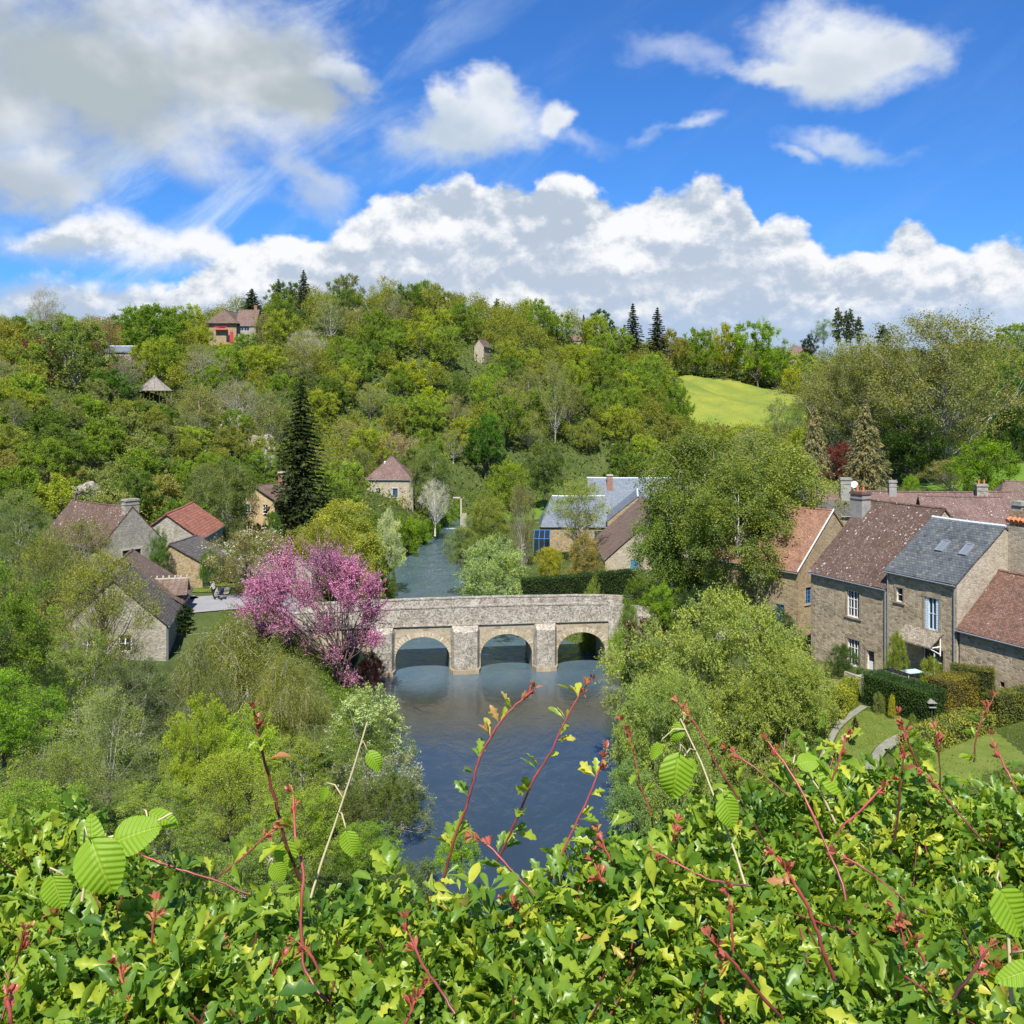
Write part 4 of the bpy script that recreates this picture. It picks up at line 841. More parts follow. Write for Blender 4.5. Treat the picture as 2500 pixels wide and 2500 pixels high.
for (a, b) in ((0, 2.7), (8.85, 12.1), (18.1, 20.8)):
    o = 1.15; cx = (a+b)/2
    for sgn, y0 in ((-1, -.02), (1, BW+.02)):
        mb = MB(); base = [(a, y0), (a+.35, y0+sgn*o*.8), (cx, y0+sgn*o), (b-.35, y0+sgn*o*.8), (b, y0)]
        V = [(x, y, -2) for x, y in base]+[(x, y, 4.55) for x, y in base]+[(a+.15, y0, 5.15), (b-.15, y0, 5.15)]
        mb.add(V, [(i, i+1, i+6, i+5) for i in range(4)]+[(5, 6, 10), (6, 7, 10), (7, 11, 10), (7, 8, 11), (8, 9, 11)])
        p = mb.build('cutwater', M['bridge_grey'], br)
        mb = MB(); base = [(a-.15, y0), (a+.2, y0+sgn*(o+.1)), (cx, y0+sgn*(o+.25)), (b-.2, y0+sgn*(o+.1)), (b+.15, y0)]
        mb.prism([(x, y, -1.5) for x, y in base], (0, 0, 1.95)); mb.build('footing', M['dressed'], p)
def hump(x): return .20*math.cos((x-13)/13*1.2)
for y0, y1, nm in ((-.12, .33, 'parapet'), (BW-.33, BW+.12, 'parapet')):
    mb = MB(); n = 40
    for k in range(n):
        a, b = -16+43*k/n, -16+43*(k+1)/n; za, zb_ = PT+hump(a), PT+hump(b)
        V = [(a, y0, ST), (b, y0, ST), (b, y1, ST), (a, y1, ST), (a, y0, za), (b, y0, zb_), (b, y1, zb_), (a, y1, za)]; mb.add(V, [(4,5,6,7), (0,1,5,4), (3,7,6,2)]+([(0,4,7,3)] if k == 0 else [])+([(1,2,6,5)] if k == n-1 else []))
    pp = mb.build(nm, M['bridge_grey'], br)
    mb = MB()
    for k in range(46):
        a, b = -16+43*k/46+.01, -16+43*(k+1)/46-.01; z = PT+hump((a+b)/2)+random.uniform(-.012, .012); mb.box(a, b, y0-.06, y1+.06, z+.002, z+.16)
    mb.build('coping', M['bridge_grey'], pp)
    mb = MB(); mb.box(-16, 27, y0-.08, y0+.04, ST-.12, ST+.03) if y0 < 1 else mb.box(-16, 27, y1-.04, y1+.08, ST-.12, ST+.03); mb.build('string_course', M['bridge_grey'], pp)
mb = MB(); mb.box(-16, 27, .33, BW-.33, ST-.3, ST+.35); mb.build('roadway', M['asphalt'], br)
# splayed wing walls on the right bank
mb = MB()
for (x0, y0, x1, y1) in ((27, -.05, 32.5, 1.2), (27, 4.95, 34, 7.2)):
    d = Vector((x1-x0, y1-y0, 0)).normalized(); q_ = Vector((-d.y, d.x, 0))*.22; a = Vector((x0, y0, 0)); b = Vector((x1, y1, 0))
    V = [a-q_, b-q_, b+q_, a+q_]; za, zb_ = PT+.2, PT-.7
    mb.add([(v.x, v.y, -1) for v in V]+[(V[0].x, V[0].y, za), (V[1].x, V[1].y, zb_), (V[2].x, V[2].y, zb_), (V[3].x, V[3].y, za)], [(4,5,6,7), (0,1,5,4), (1,2,6,5), (2,3,7,6), (3,0,4,7)])
mb.box(26.7, 27.35, -.3, .42, 3, PT+.45)
mb.build('wing_wall', M['bridge_grey'], br)
# approach embankment fill
mb = MB(); mb.box(26.36, 33, .4, BW-.4, -1, ST+.3); mb.build('abutment', M['bridge_grey'], br)

# ------------------------------------------------------------------ vegetation kit
YG=(.19,.215,.022); BG=(.105,.17,.018); MG=(.07,.115,.02); DG=(.03,.058,.018); OL=(.135,.135,.036); BR=(.17,.135,.075); SG=(.15,.185,.095); PU=(.10,.035,.045); PK=(.60,.20,.40)
LG=(.14,.19,.04); FG=(.135,.175,.05); GR=(.17,.16,.11); BK=(.022,.034,.018)
def unit(a): return a/np.maximum(np.linalg.norm(a, axis=-1, keepdims=True), 1e-9)
def quads(P, L, rng, aspect=.55, D=None, dw=1.0, flat=0.0):
    n = len(P); t = rng.normal(size=(n, 3))
    if D is not None: t = D*dw+t*.5
    t = unit(t); r = rng.normal(size=(n, 3)); r[:, 2] *= (1-flat); b = unit(np.cross(t, r))
    if flat: up = np.array([0, 0, 1.0]); b = unit(np.cross(t, up+rng.normal(size=(n, 3))*(1.2-flat)))
    L = np.broadcast_to(np.asarray(L, float), (n,))[:, None]; W2 = L*aspect*.5
    V = np.stack([P-t*L*.5, P+b*W2-t*L*.05, P+t*L*.5, P-b*W2-t*L*.05], 1).reshape(-1, 3)
    return V, np.arange(4*n).reshape(n, 4)
def twigs(A, B, r0, r1):
    """many thin three-sided tapering twigs"""
    n = len(A); d = unit(B-A); a = unit(np.cross(d, np.array([.31, .2, .93]))); b = np.cross(d, a); V = []
    for Pt, r in ((A, r0), (B, r1)):
        r = np.broadcast_to(np.asarray(r, float), (n,))[:, None]
        for k in range(3): c, s_ = math.cos(2.094*k), math.sin(2.094*k); V.append(Pt+(a*c+b*s_)*r)
    V = np.stack(V, 1).reshape(-1, 3); base = np.arange(n)[:, None]*6
    Fc = np.concatenate([base+np.array([[0, 1, 4, 3]]), base+np.array([[1, 2, 5, 4]]), base+np.array([[2, 0, 3, 5]])])
    return V, Fc
def tubes(lines, sides=5):
    V = []; Fc = []; o = 0
    for pts, rad in lines:
        pts = np.asarray(pts, float); n = len(pts); d = unit(np.gradient(pts, axis=0)); a = unit(np.cross(d, np.array([.31, .93, .2]))); b = np.cross(d, a)
        th = np.arange(sides)*2*math.pi/sides
        V.append((pts[:, None]+(a[:, None]*np.cos(th)[None, :, None]+b[:, None]*np.sin(th)[None, :, None])*np.asarray(rad, float)[:, None, None]).reshape(-1, 3))
        i, k = np.meshgrid(np.arange(n-1), np.arange(sides), indexing='ij'); k2 = (k+1) % sides
        Fc.append(o+np.stack([i*sides+k, i*sides+k2, (i+1)*sides+k2, (i+1)*sides+k], -1).reshape(-1, 4)); o += n*sides
    return np.concatenate(V), np.concatenate(Fc)
def joinVF(parts):
    V, Fc, o = [], [], 0
    for v, f in parts:
        if len(v) == 0: continue
        V.append(v); Fc.append(f+o); o += len(v)
    return np.concatenate(V), np.concatenate(Fc)
PROF = {
 'round': lambda t: np.sqrt(np.clip(1-(1.9*t-.85)**2, 0.02, 1)),
 'oval': lambda t: np.sqrt(np.clip(1-(2*t-1)**2, 0.01, 1)),
 'top': lambda t: np.clip(t*2.2+.25, 0, 1)*np.sqrt(np.clip(1-((t-.5)*1.9)**2*(t > .5), 0.02, 1)),
 'column': lambda t: np.clip(t*4+.5, 0, 1)*np.clip((1-t)*2.2+.08, 0, 1)**.7,
 'cone': lambda t: np.clip(1.02-t, .02, 1)**.85*np.clip(t*6+.5, 0, 1),
 'dome': lambda t: np.sqrt(np.clip(1-t*t, .01, 1)),
}
def tree_mesh(name, seed, h, cb, R, prof='round', ncl=70, nspray=10, nleaf=10, lsize=.3, clr=1.1, droop=0.0, trunk_r=.22, nlimb=26, twig=0, mat='leaf', bark='bark', aspect=.6, lean=0.0, surf=.45,
              stems=1, up=.25, lob=.28, sprayjit=.12, dens=None, limb_r=1.0, tr_=.011):
    rng = np.random.default_rng(seed); f = PROF[prof]; C = []
    ph = rng.uniform(0, 6.28, 6)
    while len(C) < ncl:
        t = rng.uniform(0, 1); a = rng.uniform(0, 2*math.pi); r = float(f(np.array(t)))
        if rng.uniform() > r**1.3+.08: continue
        q = rng.uniform()**surf
        lobe = 1+lob*(math.sin(2*a+ph[0]+t*4)*.5+math.sin(3*a+ph[1]-t*7)*.35+math.sin(5*a+ph[2]+9*t)*.25)
        rr = R*r*q*lobe; z = h*(cb+(1-cb)*(t*.96+.02)); C.append((rr*math.cos(a)+lean*z/h, rr*math.sin(a), z+rng.normal()*h*.012))
    C = np.array(C); axis0 = np.stack([lean*C[:, 2]/h, 0*C[:, 2], C[:, 2]*.75+cb*h*.1], -1)
    out = unit(C-axis0)
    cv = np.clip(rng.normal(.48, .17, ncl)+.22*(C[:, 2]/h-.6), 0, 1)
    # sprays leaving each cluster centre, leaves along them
    sd_ = unit(out[:, None]*.9+rng.normal(size=(ncl, nspray, 3))*.75+np.array([0, 0, up-droop])); sl = clr*rng.uniform(.5, 1.15, (ncl, nspray, 1))
    A = C[:, None]+rng.normal(size=(ncl, nspray, 3))*clr*.22; B = A+sd_*sl
    tt = rng.uniform(.12, 1.0, (ncl, nspray, nleaf, 1)); P = A[:, :, None]+(B-A)[:, :, None]*tt
    P = P+rng.normal(size=P.shape)*sprayjit*clr; P[..., 2] -= droop*clr*tt[..., 0]**2*1.4
    D = np.broadcast_to(sd_[:, :, None]-np.array([0, 0, droop*1.1]), P.shape).reshape(-1, 3)
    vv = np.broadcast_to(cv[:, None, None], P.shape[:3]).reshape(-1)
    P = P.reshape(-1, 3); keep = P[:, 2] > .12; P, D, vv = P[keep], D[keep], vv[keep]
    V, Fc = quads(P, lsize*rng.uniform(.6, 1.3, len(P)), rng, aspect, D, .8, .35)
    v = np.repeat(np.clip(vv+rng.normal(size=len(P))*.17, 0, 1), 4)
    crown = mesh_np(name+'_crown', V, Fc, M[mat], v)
    lines = []
    tops = []
    for s_ in range(stems):
        a = rng.uniform(0, 6.28); off = 0 if stems == 1 else R*.08; n = 9; zz = np.linspace(0, 1, n); tx = lean*zz+np.sin(zz*3+ph[3])*.02*h+(off+R*.35*zz*(stems > 1))*math.cos(a); ty = np.cos(zz*2.4+ph[4])*.015*h+(off+R*.35*zz*(stems > 1))*math.sin(a)
        ty -= ty[0]-(off*math.sin(a)); tx -= tx[0]-off*math.cos(a)
        hh = h*(.93 if prof in ('cone', 'column') else .80); pts = np.stack([tx, ty, zz*hh-(1-zz)*.8], -1); rad = trunk_r*((1-zz*.88)**.8)*(1.35*(zz < .06)+1.0*(zz >= .06)); lines.append((pts, rad)); tops.append(pts)
    sel = rng.permutation(ncl)[:nlimb]
    for i in sel:
        c = C[i]; pts = tops[rng.integers(stems)]; zb_ = max(cb*h*.55, c[2]-abs(rng.normal(.30, .1))*h*.8-np.hypot(c[0], c[1])*.55); zb_ = min(zb_, pts[-1, 2]*.95); k = np.interp(zb_, pts[:, 2], np.arange(len(pts))); k0 = int(k); p0 = pts[k0]+(pts[min(k0+1, len(pts)-1)]-pts[k0])*(k-k0)
        n = 6; t = np.linspace(0, 1, n)[:, None]; mid = (p0+c)/2+np.array([0, 0, -.06*h*(droop <= 0)+.10*h*droop])+rng.normal(size=3)*.03*h
        q = (1-t)**2*p0+2*t*(1-t)*mid+t*t*c; q[1:-1] += rng.normal(size=(n-2, 3))*.012*h; r0 = trunk_r*limb_r*.42*(1-p0[2]/h*.6); lines.append((q, r0*(1-t[:, 0]*.85)))
    parts = [tubes(lines, 5)]
    if twig:
        kx = rng.permutation(ncl*nspray)[:twig]; A2, B2 = A.reshape(-1, 3)[kx], B.reshape(-1, 3)[kx].copy(); B2[:, 2] -= droop*clr*.7
        A2 = C[kx//nspray]*.6+A2*.4; parts.append(twigs(A2, B2, tr_, tr_*.4))
    V, Fc = joinVF(parts); trunk = mesh_np(name+'_trunk', V, Fc, M[bark], np.full(len(V), .5), True)
    return trunk, crown, h, R
def conifer_mesh(name, seed, h, cb, R, levels=40, per=11, nleaf=34, lsize=.55, droop=.35, aspect=.62, trunk_r=.3, shaggy=0.0, bark='bark', jag=.22):
    rng = np.random.default_rng(seed); P = []; D = []; vv = []; A = []; B = []
    for l in range(levels):
        t = l/(levels-1); z = h*(cb+(1-cb)*t**.92); r = R*(1-t)**.78*(1+.0*t)+.12; m = per if t < .75 else max(4, per-3)
        for k in range(m):
            a = 2*math.pi*(k+rng.uniform(-.4, .4))/m+l*1.3; rr = r*rng.uniform(1-jag*1.6, 1+jag*.6); d = np.array([math.cos(a), math.sin(a), 0]); n = max(5, int(nleaf*(.35+.65*rr/R))); s_ = rng.uniform(.12, 1, n); zz = z-droop*rr*s_**1.3+.10*rr*(s_**4); base = np.outer(s_*rr, d); base[:, 2] = zz
            side = np.array([-d[1], d[0], 0]); w_ = (1-s_*.75)*.34*rr*rng.uniform(-1, 1, n); base += np.outer(w_, side); base[:, 2] -= rng.uniform(0, 1, n)*(.10+shaggy)*1.2
            P.append(base); dd = d[None]*.7+np.sign(w_)[:, None]*side[None]*.55+np.array([0, 0, -.25-shaggy*1.5])[None]; D.append(dd); vv.append(np.full(n, np.clip(rng.normal(.45, .2), 0, 1)))
            A.append([0, 0, z]); B.append([d[0]*rr*.85, d[1]*rr*.85, z-droop*rr*.8])
    P = np.concatenate(P); D = np.concatenate(D); vv = np.concatenate(vv); V, Fc = quads(P, lsize*rng.uniform(.6, 1.3, len(P)), rng, aspect, D, 1.1, .3)
    crown = mesh_np(name+'_crown', V, Fc, M['leaf'], np.repeat(np.clip(vv+rng.normal(size=len(P))*.15, 0, 1), 4))
    V, Fc = joinVF([tubes([(np.array([[0, 0, -1.0], [0, 0, h*.5], [0, 0, h*.99]]), [trunk_r, trunk_r*.6, .03])], 6), twigs(np.array(A), np.array(B), .045, .012)])
    return mesh_np(name+'_trunk', V, Fc, M[bark], np.full(len(V), .5), True), crown, h, R
PR = {}
for i in range(4): PR['round%d' % i] = tree_mesh('round', 10+i, 12, .18, 5.2, ['round', 'oval', 'round', 'top'][i], 88, 14, 15, .27, 1.05, trunk_r=.25, nlimb=22)
for i in range(3): PR['open%d' % i] = tree_mesh('open', 20+i, 13, .25, 4.8, ['top', 'oval', 'round'][i], 120, 10, 8, .22, 1.35, trunk_r=.22, nlimb=34, twig=500, bark='bark_pale', surf=.6, up=.5, limb_r=.8)
for i in range(2): PR['bare%d' % i] = tree_mesh('bare', 30+i, 13, .28, 4.6, ['top', 'oval'][i], 150, 9, 3, .19, 1.5, trunk_r=.24, nlimb=70, twig=1300, bark='bark_pale', surf=.6, up=.7, aspect=.5, limb_r=.8)
for i in range(3): PR['shrub%d' % i] = tree_mesh('shrub', 40+i, 4.5, .02, 3.0, 'dome', 64, 13, 13, .22, .85, trunk_r=.09, nlimb=14, stems=3)
PR['spruce0'] = conifer_mesh('spruce', 50, 24, .04, 5.0); PR['spruce1'] = conifer_mesh('spruce', 51, 18, .06, 4.4, 30, 10, 30, .6, .25, jag=.35)
PR['shaggy0'] = conifer_mesh('shaggy', 52, 18, .04, 4.3, 34, 11, 44, .55, .55, .32, .35, .35, 'bark_pale', .35)
PR['poplar0'] = tree_mesh('poplar', 55, 16, .05, 1.7, 'column', 150, 10, 10, .30, .62, trunk_r=.2, up=1.2)
PR['birch0'] = tree_mesh('birch', 56, 19, .14, 5.2, 'oval', 250, 12, 18, .21, 1.25, .45, .2, 34, 500, 'leaf', 'bark_birch', .62, surf=.55, sprayjit=.16, limb_r=.6)
PR['birch1'] = tree_mesh('birch', 57, 19, .10, 4.8, 'oval', 240, 12, 18, .21, 1.3, .75, .2, 30, 500, 'leaf', 'bark_birch', .6, surf=.55, sprayjit=.13, limb_r=.6)
PR['near0'] = tree_mesh('near', 60, 11, .08, 4.8, 'round', 190, 16, 14, .15, .95, 0, .17, 60, 1500, surf=.5, sprayjit=.1)
PR['near1'] = tree_mesh('near', 61, 11, .06, 4.8, 'dome', 200, 15, 13, .14, .95, 0, .15, 60, 1600, surf=.5, sprayjit=.1, stems=3, bark='bark_pale')
PR['nearopen0'] = tree_mesh('nearopen', 62, 11, .12, 4.6, 'top', 190, 13, 10, .13, 1.2, 0, .15, 90, 2000, surf=.65, bark='bark', up=.5)
PR['twiggy0'] = tree_mesh('twiggy', 63, 9, .06, 4.2, 'dome', 210, 14, 9, .12, 1.1, 0, .11, 60, 1800, surf=.6, bark='bark_pale', up=.5, stems=3)
PR['nearbush0'] = tree_mesh('nearbush', 64, 4.5, .02, 3.0, 'dome', 150, 16, 13, .11, .62, 0, .08, 30, 400, surf=.4, stems=3)
PR['weep0'] = tree_mesh('weep', 65, 9, .10, 5.6, 'dome', 300, 15, 30, .13, 1.5, .9, .13, 44, 900, 'leaf', 'bark_birch', .45, surf=.5, sprayjit=.06, limb_r=1.1)
PR['willow0'] = tree_mesh('willow', 66, 15, .03, 8.0, 'round', 380, 22, 20, .20, 1.3, .12, .2, 60, 1200, 'leaf', 'bark_pale', .46, surf=.42, sprayjit=.075, stems=4, lob=.4, limb_r=.55)
PR['feather0'] = tree_mesh('feather', 67, 8, .03, 4.4, 'dome', 150, 16, 13, .22, 1.05, .1, .12, 30, 500, 'leaf', 'bark_pale', .4, surf=.45, sprayjit=.08, stems=3, lob=.4)
PR['mid0'] = tree_mesh('mid', 68, 12, .10, 4.8, 'round', 150, 13, 12, .23, 1.05, 0, .2, 40, 500, surf=.5)
PR['mid1'] = tree_mesh('mid', 69, 12, .12, 4.8, 'top', 160, 11, 8, .2, 1.25, 0, .2, 70, 1200, surf=.6, bark='bark_pale', up=.5)
PR['dome0'] = tree_mesh('dome', 70, 10, .02, 4.6, 'dome', 140, 14, 12, .3, .7, 0, .2, 10, surf=.25, lob=.03)
PR['tallbare0'] = tree_mesh('tallbare', 71, 30, .20, 12.0, 'top', 330, 13, 11, .30, 2.2, 0, .5, 90, 1600, 'leaf', 'bark_pale', .62, surf=.6, up=.5, lob=.4, limb_r=.75)
KIND = {'round': ('tree', 'tree'), 'open': ('tree', 'tree'), 'bare': ('tree', 'tree'), 'shrub': ('shrub', 'shrub'), 'spruce': ('conifer', 'conifer'), 'shaggy': ('conifer', 'conifer'), 'poplar': ('poplar', 'tree'),
        'birch': ('birch_tree', 'tree'), 'near': ('tree', 'tree'), 'nearopen': ('tree', 'tree'), 'twiggy': ('tree', 'tree'), 'nearbush': ('bush', 'bush'), 'weep': ('weeping_birch', 'tree'), 'willow': ('willow', 'tree'),
        'feather': ('willow_bush', 'bush'), 'mid': ('tree', 'tree'), 'dome': ('tree', 'tree'), 'tallbare': ('tree', 'tree')}
rnd = random.Random(77); BR_ = 1.95
def plant(proto, x, y, h, R, color, label, group=None, zb=None, rot=None, bark=None, cat=None):
    tr, cr, ph, pR = PR[proto]; k = proto.rstrip('0123456789'); color = tuple(min(.6, c_*BR_) for c_ in color); nm, ct = KIND[k]
    z = (zt(x, y) if zb is None else zb)-.1
    e = empty(nm, (x, y, z), rnd.uniform(0, 6.28) if rot is None else rot); tag(e, label, cat or ct, group)
    e.scale = (R/pR, R/pR, h/ph); j = rnd.uniform(.88, 1.12)
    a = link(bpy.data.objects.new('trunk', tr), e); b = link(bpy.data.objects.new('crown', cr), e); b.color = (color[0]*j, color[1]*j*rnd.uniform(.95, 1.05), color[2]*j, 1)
    if bark: a.material_slots[0].link = 'OBJECT'; a.material_slots[0].material = M[bark]
    return e
taken = []
def T(proto, px, pytop, D, rpx, color, label, group=None, pybase=None, **kw):
    x = X(px, D); zb = zt(x, D) if pybase is None else ZZ(pybase, D); h = ZZ(pytop, D)-zb; R = rpx/F*D
    taken.append((x, D, R)); return plant(proto, x, D, max(h, 1.5), R, color, label, group, zb=zb, **kw)

# --- named trees, hillside and skyline
T('spruce0', 735, 925, 165, 104, (.034,.050,.020), 'tall dark conifer standing between the yellow cottage and the river', pybase=1335)
T('spruce1', 1545, 742, 395, 42, (.026,.036,.022), 'dark spruce on the skyline, left one of the pair above the yellow meadow', pybase=905)
T('spruce1', 1605, 752, 392, 42, (.026,.036,.022), 'dark spruce on the skyline, right one of the pair above the yellow meadow', pybase=905)
T('spruce1', 615, 705, 345, 50, (.035,.055,.04), 'broad blue green conifer just right of the hilltop house roof', pybase=800)
T('spruce1', 680, 682, 350, 30, (.05,.07,.055), 'slender conifer on the skyline, leftmost of three right of the hilltop house', pybase=780)
T('spruce1', 710, 690, 352, 24, (.07,.085,.07), 'thin pale conifer between two darker ones on the left skyline', pybase=780)
T('spruce1', 741, 660, 348, 36, (.04,.06,.045), 'tallest pointed conifer of the three on the left skyline', pybase=790)
T('round0', 365, 742, 262, 88, (.075,.135,.02), 'big round bright green tree on the skyline left of the hilltop house', pybase=890)
T('round3', 180, 782, 208, 92, (.12,.165,.055), 'spreading pale green tree with a thick pale trunk on the upper left slope', pybase=968, bark='bark_pale')
T('bare0', 112, 712, 225, 45, (.17,.17,.1), 'thin bare topped tree rising above the left skyline', pybase=860)
T('round1', 95, 815, 216, 50, PU, 'dark purple beech left of the pale trunked tree', pybase=975)
T('round2', 10, 770, 230, 70, OL, 'olive brown tree at the left edge of the skyline', pybase=920)
T('open0', 240, 775, 240, 60, (.15,.115,.05), 'brownish budding tree behind the pale trunked tree', pybase=900)
T('bare1', 305, 868, 222, 52, (.10,.06,.055), 'purple brown twiggy tree in front of the low slate roof', pybase=962)
T('round0', 270, 900, 206, 60, (.05,.10,.02), 'dark green spreading tree between the pale trunk and the thatched hut', pybase=985)
T('dome0', 1464, 757, 385, 40, (.05,.085,.03), 'smooth dark green dome shaped tree on the skyline', pybase=840)
T('spruce1', 1425, 768, 390, 20, BK, 'black green conifer tucked behind the dome shaped tree', pybase=860)
T('poplar0', 1213, 725, 410, 10, MG, 'narrow poplar on the central skyline, the taller of two', pybase=800)
T('poplar0', 1245, 742, 410, 8, MG, 'narrow poplar on the central skyline, the shorter of two', pybase=800)
for px, py, w_, nm in ((2046, 747, 12, 'leftmost of the four tall dark poplars on the right skyline'), (2066, 755, 7, 'slim poplar wedged second among the dark poplars on the right skyline'), (2076, 750, 9, 'third of the tall dark poplars on the right skyline'), (2096, 770, 10, 'shortest of the dark poplars on the right skyline')):
    T('poplar0', px, py, 470, w_, (.055,.075,.042), nm, 'poplars on the right skyline', pybase=840)
T('poplar0', 2156, 790, 440, 15, (.03,.05,.028), 'stout dark poplar standing alone right of the poplar row', pybase=880)
T('round1', 1978, 812, 450, 22, (.03,.045,.035), 'dark blue green tree beside the small ridge cottage', pybase=880)
T('open1', 2010, 780, 462, 26, MG, 'bluish green tree left of the dark poplars', pybase=850)
ORD = ['leftmost', 'second from left', 'third from left', 'fourth from left', 'fifth from left', 'sixth from left', 'seventh from left', 'eighth from left', 'ninth from left', 'tenth from left']
T('round1', 492, 790, 300, 26, YG, 'yellow green tree left of the hilltop house wall', pybase=880)
T('open1', 640, 765, 309, 30, OL, 'olive budding tree right of the hilltop house chimney', pybase=880)
T('shrub0', 600, 815, 307, 30, BG, 'bush in front of the hilltop house wing', pybase=850)
T('shrub2', 540, 838, 302, 30, YG, 'low bush below the red balcony', pybase=862)
# meadow edge
for i, (px, py, r, c, p, d) in enumerate(((1700, 800, 44, BG, 'round0', 432), (1770, 785, 42, YG, 'round1', 436), (1850, 785, 62, BG, 'round3', 430), (1900, 850, 30, BG, 'round2', 428), (1640, 800, 45, OL, 'round1', 425), (1960, 860, 46, LG, 'round0', 424), (1935, 900, 30, YG, 'shrub0', 405))):
    T(p, px, py, d, r, c, ['bright tree above the left end of the yellow meadow', 'tallest yellow green tree at the top of the meadow', 'large spreading oak casting shade at the top of the meadow', 'small green tree behind the meadow oak', 'olive tree left of the meadow trees', 'pale green tree at the right corner of the meadow', 'low yellow green bush at the upper right meadow edge'][i], pybase=None)
for px in range(1640, 1960, 34): T('shrub%d' % (px % 3), px, 918+rnd.uniform(-8, 8)-(px > 1850)*(-10), 436, 20, rnd.choice([BG, MG, OL]), 'hedgerow bush at the top of the yellow meadow, %s' % ORD[(px-1640)//34], 'hedgerow bushes above the meadow')
T('mid0', 1990, 925, 318, 52, OL, 'olive tree closing the right end of the yellow meadow', pybase=1080)
T('mid1', 1945, 985, 305, 30, BG, 'green tree at the lower right corner of the yellow meadow', pybase=1100)
T('mid0', 1655, 930, 322, 38, BG, 'leafy tree at the lower left corner of the yellow meadow', pybase=1080)
T('open2', 1900, 975, 300, 36, (.10,.14,.035), 'thin branched tree standing against the yellow meadow', pybase=1110)
# right bank behind the village
T('tallbare0', 2300, 775, 203, 205, (.135,.14,.06), 'very tall half bare tree with pale limbs behind the village', pybase=1170)
T('tallbare0', 2120, 835, 215, 165, (.12,.135,.05), 'tall budding tree left of the tallest half bare tree', pybase=1150)
T('mid1', 2030, 890, 225, 75, (.13,.14,.05), 'olive budding tree behind the two shaggy conifers', pybase=1150)
T('shaggy0', 1990, 985, 176, 56, (.16,.15,.10), 'grey green shaggy conifer, left one of the pair behind the village', pybase=1225)
T('shaggy0', 2112, 975, 172, 80, (.16,.15,.095), 'grey green shaggy conifer, broader one of the pair behind the village', pybase=1235)
T('round2', 2050, 1075, 190, 40, (.11,.035,.04), 'dark red leaved tree between the two shaggy conifers', pybase=1190)
T('mid0', 2405, 1065, 158, 78, (.105,.19,.015), 'bright green maple above the right hand roofs', pybase=1235)
T('mid0', 2230, 1000, 200, 85, (.035,.07,.015), 'dark green tree behind the broader shaggy conifer', pybase=1170)
T('mid0', 2470, 900, 215, 75, (.035,.07,.02), 'dark green tree mass at the right edge above the maple', pybase=1140)
T('round3', 2420, 850, 260, 80, BG, 'yellow green tree at right edge below the skyline', pybase=1050)
T('round0', 2480, 790, 330, 60, BG, 'leafy tree at the far right end of the skyline', pybase=900)
T('nearbush0', 2225, 1160, 160, 22, (.12,.19,.02), 'small bright bush behind the pink roof ridge', pybase=1215)
T('mid1', 2320, 1120, 185, 60, OL, 'brown olive undergrowth tree left of the maple', pybase=1200)
# centre valley floor
T('mid1', 965, 1060, 250, 62, (.20,.17,.12), 'leafless grey tree behind the square riverside house', pybase=1190, bark='bark_pale')
T('bare0', 1062, 1175, 212, 42, (.3,.3,.24), 'leafless silvery tree on the river bank right of the square house', pybase=1300, bark='bark_birch')
T('birch0', 1050, 1080, 228, 45, (.10,.135,.05), 'slim grey green birch behind the silvery riverside tree', pybase=1280)
T('birch1', 880, 1090, 232, 38, (.12,.14,.05), 'feathery tree left of the square riverside house', pybase=1250)
T('round1', 655, 1022, 232, 38, (.17,.25,.012), 'vivid lime green tree above the yellow cottage', pybase=1140)
T('round1', 1045, 940, 285, 58, (.17,.22,.015), 'vivid lime green tree in the middle of the wooded hill', pybase=1060)
T('round3', 1010, 880, 296, 75, YG, 'broad yellow green oak in the middle of the wooded hill', pybase=1010)
T('round0', 1185, 1010, 268, 50, (.05,.12,.018), 'deep green tree at the foot of the wooded hill', pybase=1160)
T('shrub0', 878, 1062, 272, 8, (.75,.42,.01), 'small orange yellow flowering bush on the hillside above the river', pybase=1082, cat='bush')
T('bare0', 752, 808, 300, 48, (.22,.22,.16), 'dead pale tree on the hill left of centre', pybase=905, bark='bark_birch')
for i, (px, pb, pt, d, r) in enumerate(((1355, 1085, 880, 285, 42), (1240, 1050, 925, 290, 45), (1390, 1040, 930, 300, 40), (1290, 1010, 900, 305, 42))):
    T('open%d' % (i % 3), px, pt, d, r, (.14,.155,.05), ['tall pale stemmed budding tree, the tallest on the slope right of centre', 'greyish budding tree with forked pale trunk on the slope', 'slim pale stemmed tree right of the tallest one', 'brownish budding tree between pale stemmed ones'][i], pybase=pb, bark='bark_pale')
# river banks
T('birch1', 835, 1215, 142, 98, (.155,.17,.03), 'large yellow green willow on the left bank above the pink tree', pybase=1475)
T('birch0', 780, 1270, 132, 70, (.13,.14,.025), 'olive yellow bush tree left of the large bank willow', pybase=1470)
T('feather0', 950, 1245, 152, 38, (.24,.27,.2), 'silvery blossoming bush at the water edge on the left bank', pybase=1380)
for i, (px, pt, d, r, c) in enumerate(((900, 1255, 175, 45, MG), (985, 1262, 190, 34, BG), (1020, 1275, 205, 32, BG), (930, 1330, 150, 34, MG), (905, 1390, 136, 36, OL), (915, 1440, 124, 26, BG), (1055, 1270, 218, 25, BG))):
    T('shrub%d' % (i % 3), px, pt, d, r, c, 'green bank bush %s' % ['between the large willow and the square house', 'under the square house front', 'right of the square house foot', 'below the silvery bush on the left bank', 'at the foot of the large bank willow', 'beside the bridge end on the left bank', 'where the river narrows below the silvery tree'][i])
T('shrub1', 985, 1212, 223, 17, (.42,.34,.42), 'pale lilac wisteria bush climbing the square house corner', pybase=1262, cat='climber')
